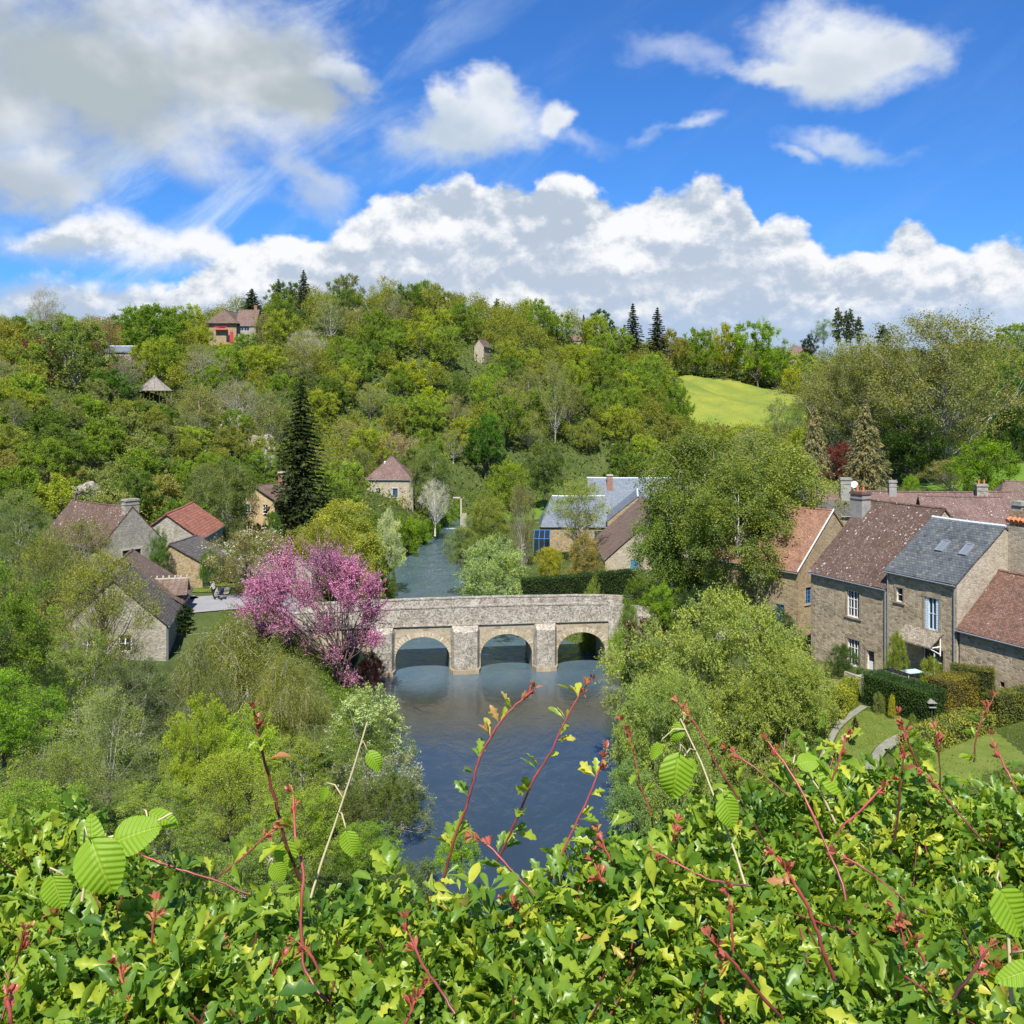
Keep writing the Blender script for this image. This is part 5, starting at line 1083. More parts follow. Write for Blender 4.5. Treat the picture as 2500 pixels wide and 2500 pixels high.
T('feather0', 1205, 1312, 124, 84, (.20,.26,.14), 'silvery green willow bush on the right bank just above the bridge', pybase=1470)
T('birch0', 1190, 1200, 170, 50, (.12,.15,.035), 'yellow green tree on the right bank behind the silvery willow bush', pybase=1370)
T('birch1', 1130, 1280, 150, 38, (.12,.16,.05), 'green bush tree at the narrow bend on the right bank', pybase=1400)
T('mid1', 1275, 1185, 158, 34, (.12,.12,.045), 'slim grey stemmed tree left of the slate roofed house', pybase=1410)
T('mid1', 1415, 1172, 160, 74, (.17,.21,.05), 'round fresh green tree in front of the slate roof', pybase=1335)
T('feather0', 1430, 1298, 141, 46, (.17,.15,.055), 'rounded brownish bush left of the barn with the blue door', pybase=1405)
T('birch1', 1340, 1332, 140, 32, (.21,.21,.02), 'small yellow weeping tree behind the dark clipped hedge', pybase=1420)
T('shrub2', 1235, 1345, 146, 42, LG, 'pale green bush left of the small weeping tree', pybase=1425)
T('mid0', 1240, 1120, 238, 50, (.13,.18,.02), 'light green tree by the grassy clearing upstream', pybase=1245)
T('mid0', 1330, 1070, 245, 60, (.07,.105,.03), 'grey green tree behind the clearing upstream', pybase=1210)
T('round2', 1560, 1100, 238, 70, (.075,.115,.025), 'tree behind the slate roofs at the foot of the slope', pybase=1230)
T('round0', 1650, 1090, 225, 60, MG, 'dark green tree behind the birches at the foot of the slope', pybase=1230)
# birch group in front of the village
T('birch0', 1868, 1050, 112, 150, (.105,.14,.035), 'tallest birch with white trunk before the village houses', pybase=1495)
T('birch1', 1700, 1040, 121, 135, (.10,.14,.033), 'broad drooping birch left of the white trunked one', pybase=1480)
T('birch0', 1800, 1130, 107, 125, (.09,.125,.03), 'darker birch in the middle of the birch group', pybase=1500)
T('birch1', 1640, 1190, 118, 90, (.09,.14,.03), 'left edge birch of the group beside the barn', pybase=1485)
for i, (px, pt, d, r, c) in enumerate(((1560, 1400, 116, 40, MG), (1450, 1415, 118, 32, LG), (1620, 1420, 112, 46, BG), (1700, 1430, 106, 50, DG), (1800, 1440, 104, 46, MG), (1900, 1480, 100, 40, DG))):
    T('feather0' if i % 2 else 'mid0', px, pt, d, r, c, 'bush under the birches %s' % ['right of the bridge hedge', 'by the right bridge parapet', 'beyond the bridge end', 'in deep shade', 'nearest the white birch trunk', 'hiding the parked car'][i], cat='bush')
T('nearbush0', 1535, 1470, 106, 30, (.09,.14,.03), 'green bush hiding the right end of the bridge wall', pybase=1600)
T('shrub0', 1575, 1510, 101, 50, (.06,.028,.022), 'dark reddish brown bush at the right end of the bridge', pybase=1600)
T('feather0', 1505, 1535, 103, 24, (.12,.2,.02), 'bright green ivy bush on the right bridge abutment', pybase=1640)
# hamlet
T('birch0', 560, 1120, 152, 62, (.085,.115,.04), 'grey green birch with white stems left of the yellow cottage', pybase=1345)
T('birch1', 500, 1130, 158, 46, (.08,.11,.04), 'birch with thin white stems behind the pantile shed', pybase=1330)
T('mid0', 430, 1160, 172, 70, (.075,.13,.02), 'fresh green tree on the slope behind the pantile shed', pybase=1300)
T('near0', 386, 1292, 116.5, 27, (.06,.13,.02), 'ivy mound covering the corner of the old barn', pybase=1400, cat='ivy')
T('nearbush0', 512, 1345, 117, 30, (.05,.11,.02), 'round dark green bush between the red shed and the road', pybase=1415)
T('nearbush0', 665, 1250, 160, 22, (.06,.13,.02), 'rounded green bush by the yellow cottage door', pybase=1300)
T('nearbush0', 628, 1278, 158, 17, (.07,.03,.028), 'small dark red bush before the yellow cottage', pybase=1315)
T('poplar0', 452, 1468, 88, 22, (.02,.034,.016), 'dark narrow yew beside the grey roofed house corner', pybase=1550, cat='tree')
cher = T('nearopen0', 610, 1300, 113, 105, (.13,.125,.05), 'blossoming olive tree with white flowers beside the hamlet road', pybase=1470)
# --- redbud
def redbud():
    rng = np.random.default_rng(9); D = 97; bx = X(835, D); z0 = zt(bx, D); root = empty('redbud_tree', (bx, D, z0-.1)); tag(root, 'flowering tree with vivid pink blossom beside the left end of the bridge', 'tree')
    lines = []; tips = []
    blobs = [(700, 1395, 62), (790, 1385, 58), (860, 1400, 40), (640, 1440, 40), (905, 1440, 34), (620, 1500, 45), (670, 1480, 45), (750, 1460, 62), (850, 1470, 55), (900, 1500, 42), (700, 1530, 45), (800, 1530, 50), (880, 1555, 42),
             (820, 1600, 40), (745, 1590, 42), (855, 1650, 28), (640, 1545, 30), (910, 1560, 22), (690, 1440, 40), (820, 1375, 22), (830, 1430, 40)]
    P = []; Dr = []; vv = []; TA = []; TB = []; LP = []
    for j, (px, py, r) in enumerate(blobs):
        for rep in range(2):
            yy = rng.uniform(-3.6, 3.6)*(1 if j % 3 else .6); c = np.array([X(px, D+yy)-bx, yy, ZZ(py, D+yy)-z0]); R = r/F*D*.95
            base = np.array([rng.normal()*.3, rng.normal()*.3, rng.uniform(0, 2.5)]); n = 7; t = np.linspace(0, 1, n)[:, None]; mid = base*.45+c*.55+np.array([(base[0]-c[0])*.25, 0, .5*rng.normal()])
            q = (1-t)**2*base+2*t*(1-t)*mid+t*t*c; q[1:-1] += rng.normal(size=(n-2, 3))*.14; lines.append((q, .085*(1-t[:, 0]*.8)))
            ns = 56; out = unit(c-np.array([0, 0, 3.0]))
            d = unit(out*.75+rng.normal(size=(ns, 3))*.72+np.array([0, 0, .3])); A = c+rng.normal(size=(ns, 3))*R*.3; B = A+d*R*rng.uniform(.4, 1.5, (ns, 1)); TA.append(A); TB.append(B)
            m = 40; tt = rng.uniform(0, 1, (ns, m, 1)); p = A[:, None]+(B-A)[:, None]*tt+rng.normal(size=(ns, m, 3))*.055; low = np.clip((1620-py)/170, .22, 1)
            kp = rng.uniform(size=(ns, m)) < low; P.append(p[kp]); Dr.append(np.broadcast_to(d[:, None], p.shape)[kp]); vv.append(np.full(kp.sum(), rng.uniform(.25, .85)))
    P, Dr, vv = np.concatenate(P), np.concatenate(Dr), np.concatenate(vv); V, Fc = quads(P, .13*rng.uniform(.6, 1.3, len(P)), rng, .65, Dr, .8)
    b = link(bpy.data.objects.new('blossom', mesh_np('blossom', V, Fc, M['petal'], np.repeat(np.clip(vv+rng.normal(size=len(vv))*.15, 0, 1), 4))), root); b.color = (.63, .235, .44, 1)
    V, Fc = joinVF([tubes(lines, 6), twigs(np.concatenate(TA), np.concatenate(TB), .03, .010)])
    link(bpy.data.objects.new('trunk', mesh_np('redbud_trunk', V, Fc, barkmat('bark_redbud', (.055, .035, .035), (.16, .11, .10)), smooth=True)), root)
redbud()
T('feather0', 905, 1590, 101, 36, (.10,.035,.035), 'dark red twiggy bush at the left bridge pier', pybase=1675)
# white limbs in weeping birches
T('weep0', 575, 1505, 76, 150, (.105,.115,.035), 'large drooping olive green birch with white limbs below the road', pybase=1760)
T('weep0', 700, 1600, 70, 100, (.115,.125,.035), 'smaller drooping olive birch in front of the pink tree', pybase=1790)
T('weep0', 480, 1560, 66, 80, (.095,.11,.04), 'drooping birch nearest the pale stone house wall', pybase=1800)
# flowering bushes on the left bank
def blossom(e, n, col, size, seed, topw=.25):
    """flowers sit on outer leaves of this very crown"""
    rng = np.random.default_rng(seed); cr = [c for c in e.children if c.name.startswith('crown')][0].data; co = np.empty(len(cr.vertices)*3, np.float32); cr.vertices.foreach_get('co', co); co = co.reshape(-1, 4, 3).mean(1)
    c0 = co.mean(0); c0[2] *= .8; ex_ = np.linalg.norm((co-c0)/co.std(0), axis=1); w_ = (ex_ > np.quantile(ex_, .45))*np.clip(co[:, 2]/co[:, 2].max()-topw, .02, 1); patchy = .5+.5*np.sin(co[:, 0]*1.9+seed)*np.cos(co[:, 1]*1.7)+.3*np.sin(co[:, 2]*2.3); w_ = w_*np.clip(patchy, .08, 1); w_ /= w_.sum()
    P = co[rng.choice(len(co), n, p=w_)]; P = P+unit(P-c0)*size*.8; P = np.repeat(P, 5, 0)+rng.normal(size=(5*n, 3))*size*.55
    V, Fc = quads(P, size*rng.uniform(.5, 1.2, len(P)), rng, .9); o = link(bpy.data.objects.new('blossom', mesh_np('blossom_spots', V, Fc, M['petal'], np.repeat(rng.uniform(.2, .9, len(P)), 4))), e); o.color = (*col, 1)
for (e, n, c, s, seed) in ((T('near1', 900, 1678, 63, 110, (.13,.19,.035), 'bush covered in creamy yellow blossom on the left bank below the bridge', pybase=1880), 1500, (.56, .60, .30), .10, 1),
                 (T('near1', 970, 1835, 54, 92, (.11,.14,.055), 'bush with pinkish white blossom overhanging the water on the left', pybase=2030), 1000, (.52, .46, .47), .09, 2),
                 (T('near0', 820, 1870, 50, 100, (.09,.11,.04), 'dense grey green bush left of the pinkish white blossom', pybase=2050), 260, (.5, .5, .42), .11, 3)):
    blossom(e, n, c, s*1.3, seed)
blossom(cher, 420, (.66, .64, .54), .13, 4)
# --- big feathery willow on the right bank and neighbours
T('willow0', 1765, 1455, 75, 238, (.155,.195,.065), 'huge feathery light green willow filling the right bank below the bridge', pybase=2010)
T('willow0', 1635, 1640, 67, 135, (.15,.195,.07), 'lower feathery willow leaning over the water at right', pybase=2060)
T('willow0', 1900, 1580, 70, 135, (.155,.195,.06), 'feathery willow crown nearest the small lawn', pybase=1960)
T('feather0', 1540, 1850, 64, 62, (.115,.19,.075), 'pale green willow sprays hanging to the water', pybase=2010)
T('nearbush0', 1985, 1725, 69, 50, (.085,.14,.03), 'green shrub by the garden path left of the lawn', pybase=1830)
# garden planting
T('nearbush0', 2060, 1575, 83.5, 42, (.045,.085,.02), 'dark green shrub under the cross barred window', pybase=1650)
T('nearbush0', 2190, 1545, 78, 24, (.13,.17,.02), 'yellow green climber by the white door', pybase=1630, cat='climber')
T('nearbush0', 2272, 1605, 76, 30, (.14,.18,.025), 'yellow green bush on the terrace by the glass door', pybase=1680)
T('nearbush0', 2300, 1640, 75, 26, (.09,.12,.03), 'dull green terrace bush beside the downpipe', pybase=1700)
T('nearbush0', 2145, 1712, 71, 16, (.13,.17,.06), 'pale spiky leaved clump at the dark hedge foot', pybase=1740, cat='plant')
T('nearbush0', 2178, 1730, 69.6, 9, (.24,.24,.02), 'small yellow green clump at the dark hedge foot', pybase=1746, cat='plant')
T('nearbush0', 2228, 1772, 67, 14, (.10,.14,.03), 'low plant on the right edge of the lawn', pybase=1796, cat='plant')
T('poplar0', 2088, 1765, 65, 7, (.04,.035,.02), 'tiny dark upright shrub in the middle of the lawn', pybase=1800, cat='shrub')
T('nearbush0', 2300, 1765, 65, 32, (.055,.12,.02), 'rounded dark green garden bush beyond the garden path', pybase=1840)
T('nearbush0', 2240, 1810, 60, 40, (.10,.17,.025), 'grassy green herb clump beside the wide garden path', pybase=1860, cat='plant')
def hedge(name, label, pts, wd, h, ls, col, seed, core=(.018,.025,.01), zb=None, dens=1.0, rough=.04):
    """clipped hedge along a polyline: solid twig core with leaf faces over every side"""
    rng = np.random.default_rng(seed); P0 = [Vector((p[0], p[1], 0)) for p in pts]; z0 = zt(*pts[0]) if zb is None else zb
    root = empty(name, (pts[0][0], pts[0][1], z0)); tag(root, label, 'hedge'); LP = []; LD = []; mb = MB()
    for a, b in zip(P0[:-1], P0[1:]):
        d = (b-a); L = d.length; d.normalize(); n = Vector((-d.y, d.x, 0)); o = a-P0[0]; i = .12*min(1, wd)
        V = [o+n*(wd/2-i)+d*i, o-n*(wd/2-i)+d*i, o+d*(L-i)-n*(wd/2-i), o+d*(L-i)+n*(wd/2-i)]; mb.prism([(v.x, v.y, -.5) for v in V], (0, 0, .5+h-i))
        area = 2*L*h+L*wd+2*wd*h; N_ = int(area/(ls*ls*.55)*1.5*dens); da, na, oa = np.array(d), np.array(n), np.array(o)
        f = rng.uniform(0, area, N_); u = rng.uniform(0, L, N_); v = rng.uniform(0, 1, N_); Pn = np.zeros((N_, 3)); Dn = np.zeros((N_, 3))
        for lo, hi, fn, dn in ((0, L*h, lambda u, v: oa+u[:, None]*da+na*wd/2+np.array([0, 0, 1])*(v*h)[:, None], na), (L*h, 2*L*h, lambda u, v: oa+u[:, None]*da-na*wd/2+np.array([0, 0, 1])*(v*h)[:, None], -na),
                               (2*L*h, 2*L*h+L*wd, lambda u, v: oa+u[:, None]*da+na*((v-.5)*wd)[:, None]+np.array([0, 0, h]), np.array([0, 0, 1.])),
                               (2*L*h+L*wd, 2*L*h+L*wd+wd*h, lambda u, v: oa+na*((u/L-.5)*wd)[:, None]+np.array([0, 0, 1])*(v*h)[:, None], -da), (2*L*h+L*wd+wd*h, area+1, lambda u, v: oa+da*L+na*((u/L-.5)*wd)[:, None]+np.array([0, 0, 1])*(v*h)[:, None], da)):
            k = (f >= lo) & (f < hi)
            if k.any(): Pn[k] = fn(u[k], v[k]); Dn[k] = dn
        Pn += Dn*(rng.normal(size=(N_, 1))*rough+.03*np.sin(Pn[:, :1]*2.1+Pn[:, 2:]*3)); LP.append(Pn); LD.append(Dn)
    mb.build('twig_core', plain('hedge_core_'+str(seed), core, .95, .1), root)
    Pn = np.concatenate(LP); Dn = np.concatenate(LD); V, Fc = quads(Pn, ls*rng.uniform(.6, 1.3, len(Pn)), rng, .6, Dn, .35)
    v = np.clip(.45+.25*np.sin(Pn[:, 0]*1.7+Pn[:, 1]*1.1+Pn[:, 2]*2)+rng.normal(size=len(Pn))*.2, 0, 1)
    o = link(bpy.data.objects.new('foliage', mesh_np(name+'_foliage', V, Fc, M['leaf'], np.repeat(v, 4))), root); o.color = (col[0]*1.6, col[1]*1.6, col[2]*1.6, 1); return root
hedge('clipped_hedge', 'long dark glossy clipped hedge standing beyond the bridge', [(X(1278, 125), 124), (X(1400, 127), 126.5), (X(1545, 131), 131)], 1.8, 3.3, .20, (.03,.06,.018), 1, zb=4.3)
hedge('clipped_hedge', 'tall dark green clipped hedge behind the small lawn', [(26.9, 73.6), (29.6, 68.6)], 2.1, 2.35, .10, (.035,.075,.02), 2, zb=7.45)
hedge('clipped_hedge', 'yellow green clipped hedge left of the dark one by the lawn', [(23.0, 69.6), (26.0, 75.0)], 1.0, 1.65, .13, (.19,.22,.03), 3, zb=7.35)
hedge('clipped_hedge', 'mossy brown topped hedge arch right of the dark clipped hedge', [(30.5, 70.6), (33.6, 72.6)], 1.8, 2.3, .10, (.15,.14,.03), 4, zb=7.7, core=(.05,.035,.02))
hedge('clipped_hedge', 'olive block hedge against the low barn wall', [(33.0, 73.8), (35.6, 72.6)], 1.6, 2.5, .10, (.10,.11,.025), 5, zb=7.7)
hedge('garden_hedge', 'long variegated yellow hedge running down the right side of the garden', [(25.3, 62.2), (28.4, 65.0), (32.3, 67.6)], 1.9, 1.35, .13, (.19,.21,.05), 6, zb=7.4, rough=.10)
hedge('garden_hedge', 'moss covered hedge at the right edge above the variegated one', [(33.2, 68.2), (37.5, 70.5)], 1.3, 2.0, .11, (.12,.14,.04), 7, zb=7.6)
hedge('garden_hedge', 'low hedge beside the hamlet road under the red shed', [(X(545, 126), 127), (X(566, 124), 124)], 1.2, 1.5, .15, (.13,.16,.03), 8, zb=7.8)

# --- left slope, near: many different bushes and trees seen from above
near = [('near0', -6, 1385, 44, 150, (.10,.17,.02), 'fresh green tree at the left edge beside the pale stone house', 1700), ('nearopen0', 250, 1360, 68, 120, (.15,.17,.03), 'thin twiggy tree standing before the pale stone house', 1690),
 ('nearopen0', 110, 1320, 74, 90, (.13,.15,.035), 'twiggy yellow green tree left of the grey roofed house', 1660), ('near1', 40, 1190, 100, 95, (.09,.125,.03), 'rounded olive tree on the left edge above the hamlet', 1400), ('mid1', 190, 1270, 98, 80, (.115,.13,.035), 'olive tree before the dark red barn roof', 1420),
 ('near1', 90, 1620, 46, 150, (.14,.18,.035), 'grey olive shrub mass on the lower left slope', 1900), ('near0', 10, 1640, 30, 120, (.12,.21,.02), 'bright green leafy bush at the left edge of the slope', 1850), ('twiggy0', 260, 1690, 42, 120, (.125,.165,.04), 'dry twiggy shrub in the middle of the lower left slope', 1930),
 ('near1', 330, 1600, 58, 100, (.06,.085,.035), 'dark grey green cedar like shrub below the pale stone house', 1800), ('near1', 200, 1530, 62, 105, (.11,.15,.035), 'dark olive bush touching the pale stone wall', 1760), ('near0', 480, 1700, 40, 90, (.19,.26,.025), 'bright leafed young ash in the middle of the left slope', 1960),
 ('near0', 610, 1730, 44, 85, (.17,.24,.025), 'lime green shrub left of the creamy blossom bush', 1960), ('nearopen0', 560, 1840, 33, 110, (.20,.26,.025), 'sparse bright leafed sapling thicket on the left slope', 2060), ('near1', 720, 1790, 42, 90, (.15,.21,.03), 'green thicket right of the lime green shrub', 2000),
 ('near0', 740, 1930, 33, 110, (.15,.205,.03), 'shadowed green bush right behind the hedge', 2120), ('near1', 390, 1900, 30, 120, (.15,.21,.03), 'leafy bush behind the hedge left of centre', 2100), ('nearopen0', 150, 1830, 26, 130, (.12,.18,.03), 'twiggy green bush behind the hedge at left', 2040),
 ('near0', 60, 1900, 20, 130, (.115,.19,.025), 'close bright bush behind the hedge at far left', 2100), ('near1', 640, 2000, 24, 120, (.115,.18,.03), 'dark green bush just below the hedge centre left', 2200), ('near0', 900, 2010, 36, 90, (.10,.17,.02), 'green shrub at the water edge behind the tall red shoots', 2130),
 ('nearbush0', 1120, 2010, 38, 55, (.14,.23,.02), 'small bright sapling by the water behind the red shoots', 2120), ('near1', 1000, 2090, 30, 90, (.07,.11,.03), 'shaded bush just behind the hedge centre', 2250), ('nearbush0', 960, 1890, 50, 60, (.09,.13,.04), 'green bush under the pinkish blossom', 2000),
 ('near1', 1700, 2000, 50, 120, (.07,.11,.03), 'dark shrub under the feathery willow', 2150), ('near0', 1900, 1890, 56, 90, (.09,.13,.03), 'green shrub between the willow and the garden path', 2010), ('near1', 2100, 1960, 46, 120, (.10,.15,.03), 'leafy bush below the garden behind the hedge', 2100),
 ('nearbush0', 2080, 1880, 58, 60, (.11,.15,.05), 'grey green plants at the near end of the garden path', 1950), ('near0', 2480, 1880, 44, 90, (.10,.14,.035), 'bush at the lower right edge of the garden', 2000), ('near1', 2330, 1960, 40, 110, (.09,.14,.03), 'green bush behind the hedge at lower right', 2100)]
for p, px, pt, D, r, c, lab, pb in near: T(p, px, pt, D, r, c, lab, pybase=pb)

# --- rocks and walls on the hill
def rock(px, py, D, sx, sy, sz, seed, label):
    rng = random.Random(seed); import bmesh; bm = bmesh.new(); bmesh.ops.create_icosphere(bm, subdivisions=4, radius=1)
    off = Vector((rng.uniform(0, 50), rng.uniform(0, 50), 0)); from mathutils import noise as mn
    for v in bm.verts:
        p = v.co.copy(); k = 1+.35*mn.noise(p*1.3+off)+.22*mn.noise(p*3.1+off)+.10*mn.noise(p*8+off); q = p*k
        q.z = round(q.z*3.2+.25*mn.noise(p*2+off))/3.2*.5+q.z*.5; v.co = Vector((q.x*sx, q.y*sy, q.z*sz))
    me = bpy.data.meshes.new('rock'); bm.to_mesh(me); bm.free(); me.materials.append(M['rock']); o = link(bpy.data.objects.new('rock_outcrop', me)); o.location = at(px, py, D); o.rotation_euler.z = rng.uniform(0, 3); tag(o, label, 'rock'); return o
rock(640, 1118, 205, 3.2, 3, 5, 1, 'pale rock face on the slope above the yellow cottage'); rock(575, 1075, 222, 3.5, 3, 6, 2, 'brownish crag high above the yellow cottage'); rock(210, 1222, 150, 4.6, 3, 2.4, 3, 'dark rock ledge above the old barn roof')
rock(115, 1130, 175, 4, 3, 2.6, 4, 'small rusty rock on the far left slope'); rock(560, 1010, 236, 3, 3, 3.5, 5, 'small rock high on the left slope'); rock(655, 1150, 198, 2.5, 2, 5, 6, 'narrow rock spur just above the cottage chimney')
ru = empty('ruined_wall', (X(60, 190), 190, ZZ(1040, 190)), .2); tag(ru, 'fragment of ruined pale stone wall on the far left slope', 'wall'); q = MB(); q.prism([(-2, 0, 0), (.4, 0, 0), (.4, 0, 2.6), (-.5, 0, 3.2), (-1.7, 0, 3.0)], (0, .7, 0)); q.build('masonry', M['wall_pale'], ru)
gw = empty('garden_wall', (X(560, 133), 133, 7.6), .1); tag(gw, 'low stone wall with steps beside the pantile shed', 'wall'); q = MB()
for k in range(8): q.box(0+k*.8, .8+k*.8-.0, 0, .5, -1, 1.3+.12*math.sin(k*2.3)); 
q.build('masonry', M['wall_pale'], gw)
wr = empty('sluice_gate', (X(1130, 232), 232, .2)); tag(wr, 'white sluice post on a stone pier at the weir upstream', 'sluice'); q = MB(); q.box(-.5, .9, 0, 1.5, -1, 3.2); q.build('pier', M['wall_pale'], wr)
q = MB(); q.box(-.6, -.3, .3, .6, 0, 7.2); q.box(-2.4, -.3, .3, .6, 6.9, 7.2); q.build('post', M['dressed_pale'], wr)
gp = empty('utility_pole', (X(267, 232), 232, ZZ(880, 232))); tag(gp, 'thin wooden pole standing on the left skyline', 'pole'); q = MB(); q.tube([(0, 0, -3), (0, 0, 9)], [.14, .1], 6); q.build('pole', M['wood_dark'], gp); q = MB(); q.box(-.6, .6, -.06, .06, 8.3, 8.42); q.build('crossarm', M['wood_dark'], gp)

# --- hill woodland: individuals on the slopes, the rest one mass
rng = np.random.default_rng(2024)
def free(x, y, r):
    for a, b, c in taken:
        if (x-a)**2+(y-b)**2 < (r*.75+c*.55)**2: return False
    return True
HOUSES = [(X(545, hD)+1, hD+5, 13), (X(545, hD)-2, hD-9, 8), (X(365, 225), 226, 6.5), (X(365, 225), 216, 5), (X(287, 250), 252, 5), (X(1960, 455), 457, 9), (X(1955, 455), 446, 9), (X(1165, 318), 320, 4), (X(1168, 318), 311, 4.5), (X(1400, 372), 372, 3)]
HOUSES += [(-42, 171, 9), (-28, 231, 9), (-35, 165, 5.5), (-46, 138, 9), (-56, 130, 11), (-41, 123, 5)]
# (px0, px1, lowest row that must stay open, distance): nothing nearer may rise over that row
OPEN = [(500, 625, 842, 316), (318, 412, 978, 224), (255, 318, 868, 249), (1925, 1988, 880, 452), (1155, 1190, 842, 316), (1392, 1405, 840, 371), (890, 1026, 1262, 225), (590, 690, 1300, 164), (1690, 1960, 1036, 346), (2310, 2380, 850, 420), (465, 500, 1240, 145), (160, 400, 1232, 128), (1090, 1150, 1215, 225), (1340, 1500, 1180, 225), (120, 200, 965, 205), (2440, 2520, 1190, 215)]
def fit(x, y, R, z, h):
    px = 1250+F*x/y; rp = R*F/y*.8
    for a, b, row, D in OPEN:
        if y < D and px+rp > a and px-rp < b: h = min(h, CZ-(row-HY)/F*y-z)
    return h
def blocked(x, y, m=0):
    if any((x-a)**2+(y-b)**2 < (r+m)**2 for a, b, r in HOUSES): return True
    if 340 < y < 432 and (X(1650, y)-3) < x < (X(1992, y)): return True       # meadow
    if 300 < y <= 345 and X(1670, y) < x < X(1900, y): return False
    if 425 < y < 500 and 155 < x < 245: return True
    if 222 < y < 256 and -6 < x < 40: return True
    if 172 < y < 218 and 78 < x < 132: return True
    return False
cand = []
k = 0
while k < 26000:
    k += 1; y = rng.uniform(140, 500); x = rng.uniform(-.58*y, .58*y)
    if y < 215 and x > -18: continue
    if x < -52 and y < 138: continue
    if y < 150 and x > -58: continue
    if x > -20 and y < 262 and x < 60: continue
    if x >= 60 and y < 225: continue
    if river_dist(np.array(x), np.array(y)) < 6: continue
    if blocked(x, y, 3): continue
    cand.append((x, y))
cand = np.array(cand); cz = zta(cand[:, 0], cand[:, 1]); pts = []
for (x, y), z in zip(cand, cz):
    R = rng.uniform(3.6, 6.2) if y > 200 else rng.uniform(2.6, 4.6)
    if any((x-a)**2+(y-b)**2 < ((R+c)*.72)**2 for a, b, c, _ in pts): continue
    if not free(x, y, R): continue
    pts.append((x, y, R, z))
# visible ones: those whose top clears everything nearer in the same direction
def horizon_elev(x, y):
    t = np.linspace(.35, .985, 40); zz = zta(x*t, y*t)+7.0*((y*t > 205)); return np.max((zz-CZ)/(y*t))
vis = []
for (x, y, R, z) in pts:
    if fit(x, y, R, z, 12) < 1.2: continue
    top = (z+R*2.1-CZ)/y; e = top-horizon_elev(x, y)
    if e > 0: vis.append((e*F*(.5 if y > 400 else 1)+R*F/y*.3, x, y, R, z))
vis.sort(reverse=True)
zone = lambda px, py: ('on the left wooded slope' if px < 480 else 'around the hilltop house' if px < 700 and py < 900 else 'on the rocky slope above the yellow cottage' if px < 760 else 'on the central wooded hill' if px < 1300 else 'on the wood left of the meadow' if px < 1650 else 'on the ridge behind the meadow' if px < 2000 else 'in the wood behind the village')
tone = [((.105,.16,.025), 'mid green', 3.4), ((.165,.205,.03), 'yellow green', 4.4), ((.135,.158,.04), 'olive', 2.6), ((.15,.155,.065), 'brown budding', 1.3), ((.07,.115,.026), 'dark green', 1.5), ((.13,.19,.035), 'fresh green', 4), ((.12,.145,.065), 'grey green', 1.4)]
tw = np.array([t[2] for t in tone]); tw = tw/tw.sum(); NMAX = 285; stuff = []; plan = []
MARK = [(0, 'near the left edge'), (110, 'by the purple beech'), (190, 'by the pale trunked tree'), (290, 'left of the thatched hut'), (400, 'right of the thatched hut'), (545, 'below the hilltop house'), (650, 'right of the hilltop house'), (735, 'over the big dark conifer'), (850, 'left of the square river house'),
        (960, 'above the square river house'), (1060, 'around the lime green tree'), (1170, 'near the pale stone gable'), (1290, 'among the pale stems'), (1400, 'over the slate roofs'), (1490, 'below the dome shaped tree'), (1600, 'below the spruce pair'), (1800, 'beside the yellow meadow'), (1990, 'below the ridge cottage'), (2120, 'below the poplars'), (2300, 'around the tallest bare tree'), (2450, 'near the right edge')]
def place(px, py):
    m = min(MARK, key=lambda k: abs(k[0]-px))[1]; v = 'on the skyline' if py < 800 else 'high up' if py < 890 else 'halfway up' if py < 990 else 'lower down' if py < 1100 else 'at the foot'
    return v+' '+m
for i, (e, x, y, R, z) in enumerate(vis):
    px = 1250+F*x/y; py = HY-F*(z+6-CZ)/y; ti = rng.choice(len(tone), p=tw)
    if px < 760 and py > 930 and rng.uniform() < .6: ti = rng.choice([0, 4, 2, 6])
    c, nm, _ = tone[ti]; h = R*rng.uniform(2.0, 2.7)
    kd = 'round' if nm in ('mid green', 'yellow green', 'dark green', 'fresh green') else rng.choice(['open', 'open', 'open', 'bare']) if nm.startswith('brown') else rng.choice(['round', 'open'])
    if y < 205 and px < 760: kd, h = ('shrub', R*1.35) if rng.uniform() < .55 else (kd, h*.85)
    hf = fit(x, y, R, z, h)
    if hf < h:
        h = hf; R = min(R, max(1.5, h*.9))
        if h < 6: kd = 'shrub'
    pk = kd+str(rng.integers({'round': 4, 'open': 3, 'bare': 2, 'shrub': 3}[kd]))
    if i < NMAX and -60 < px < 2560:
        kind_word = {'round': 'leafy tree', 'open': 'thin tree', 'bare': 'bare tree', 'shrub': 'low bush'}[kd]
        plan.append([pk, x, y, h, R, c, '%s %s %s' % (nm, kind_word, place(px, py)), 'trees '+zone(px, py), 'bark_birch' if (kd in ('open', 'bare') and rng.uniform() < .18) else None, px])
    elif e > .5*0: stuff.append((x, y, R, z, h, c, kd))
from collections import defaultdict
byl = defaultdict(list)
for p in plan: byl[p[6]].append(p)
for lab, ps in byl.items():
    ps.sort(key=lambda p: p[9])
    if 4 <= len(ps) <= 10:
        for p, s_ in zip(ps, ORD): p[6] += ', '+s_
    if len(ps) == 2: ps[0][6] += ', left one of two'; ps[1][6] += ', right one of two'
    elif len(ps) == 3:
        for p, s_ in zip(ps, ('leftmost', 'middle', 'rightmost')): p[6] += ', %s of three' % s_
for p in plan:
    if len(p[6].split()) > 16: p[6] = p[6].replace(' the ', ' ')
for pk, x, y, h, R, c, lab, grp, bk, px in plan: plant(pk, x, y, h, R, c, lab, grp, bark=bk)
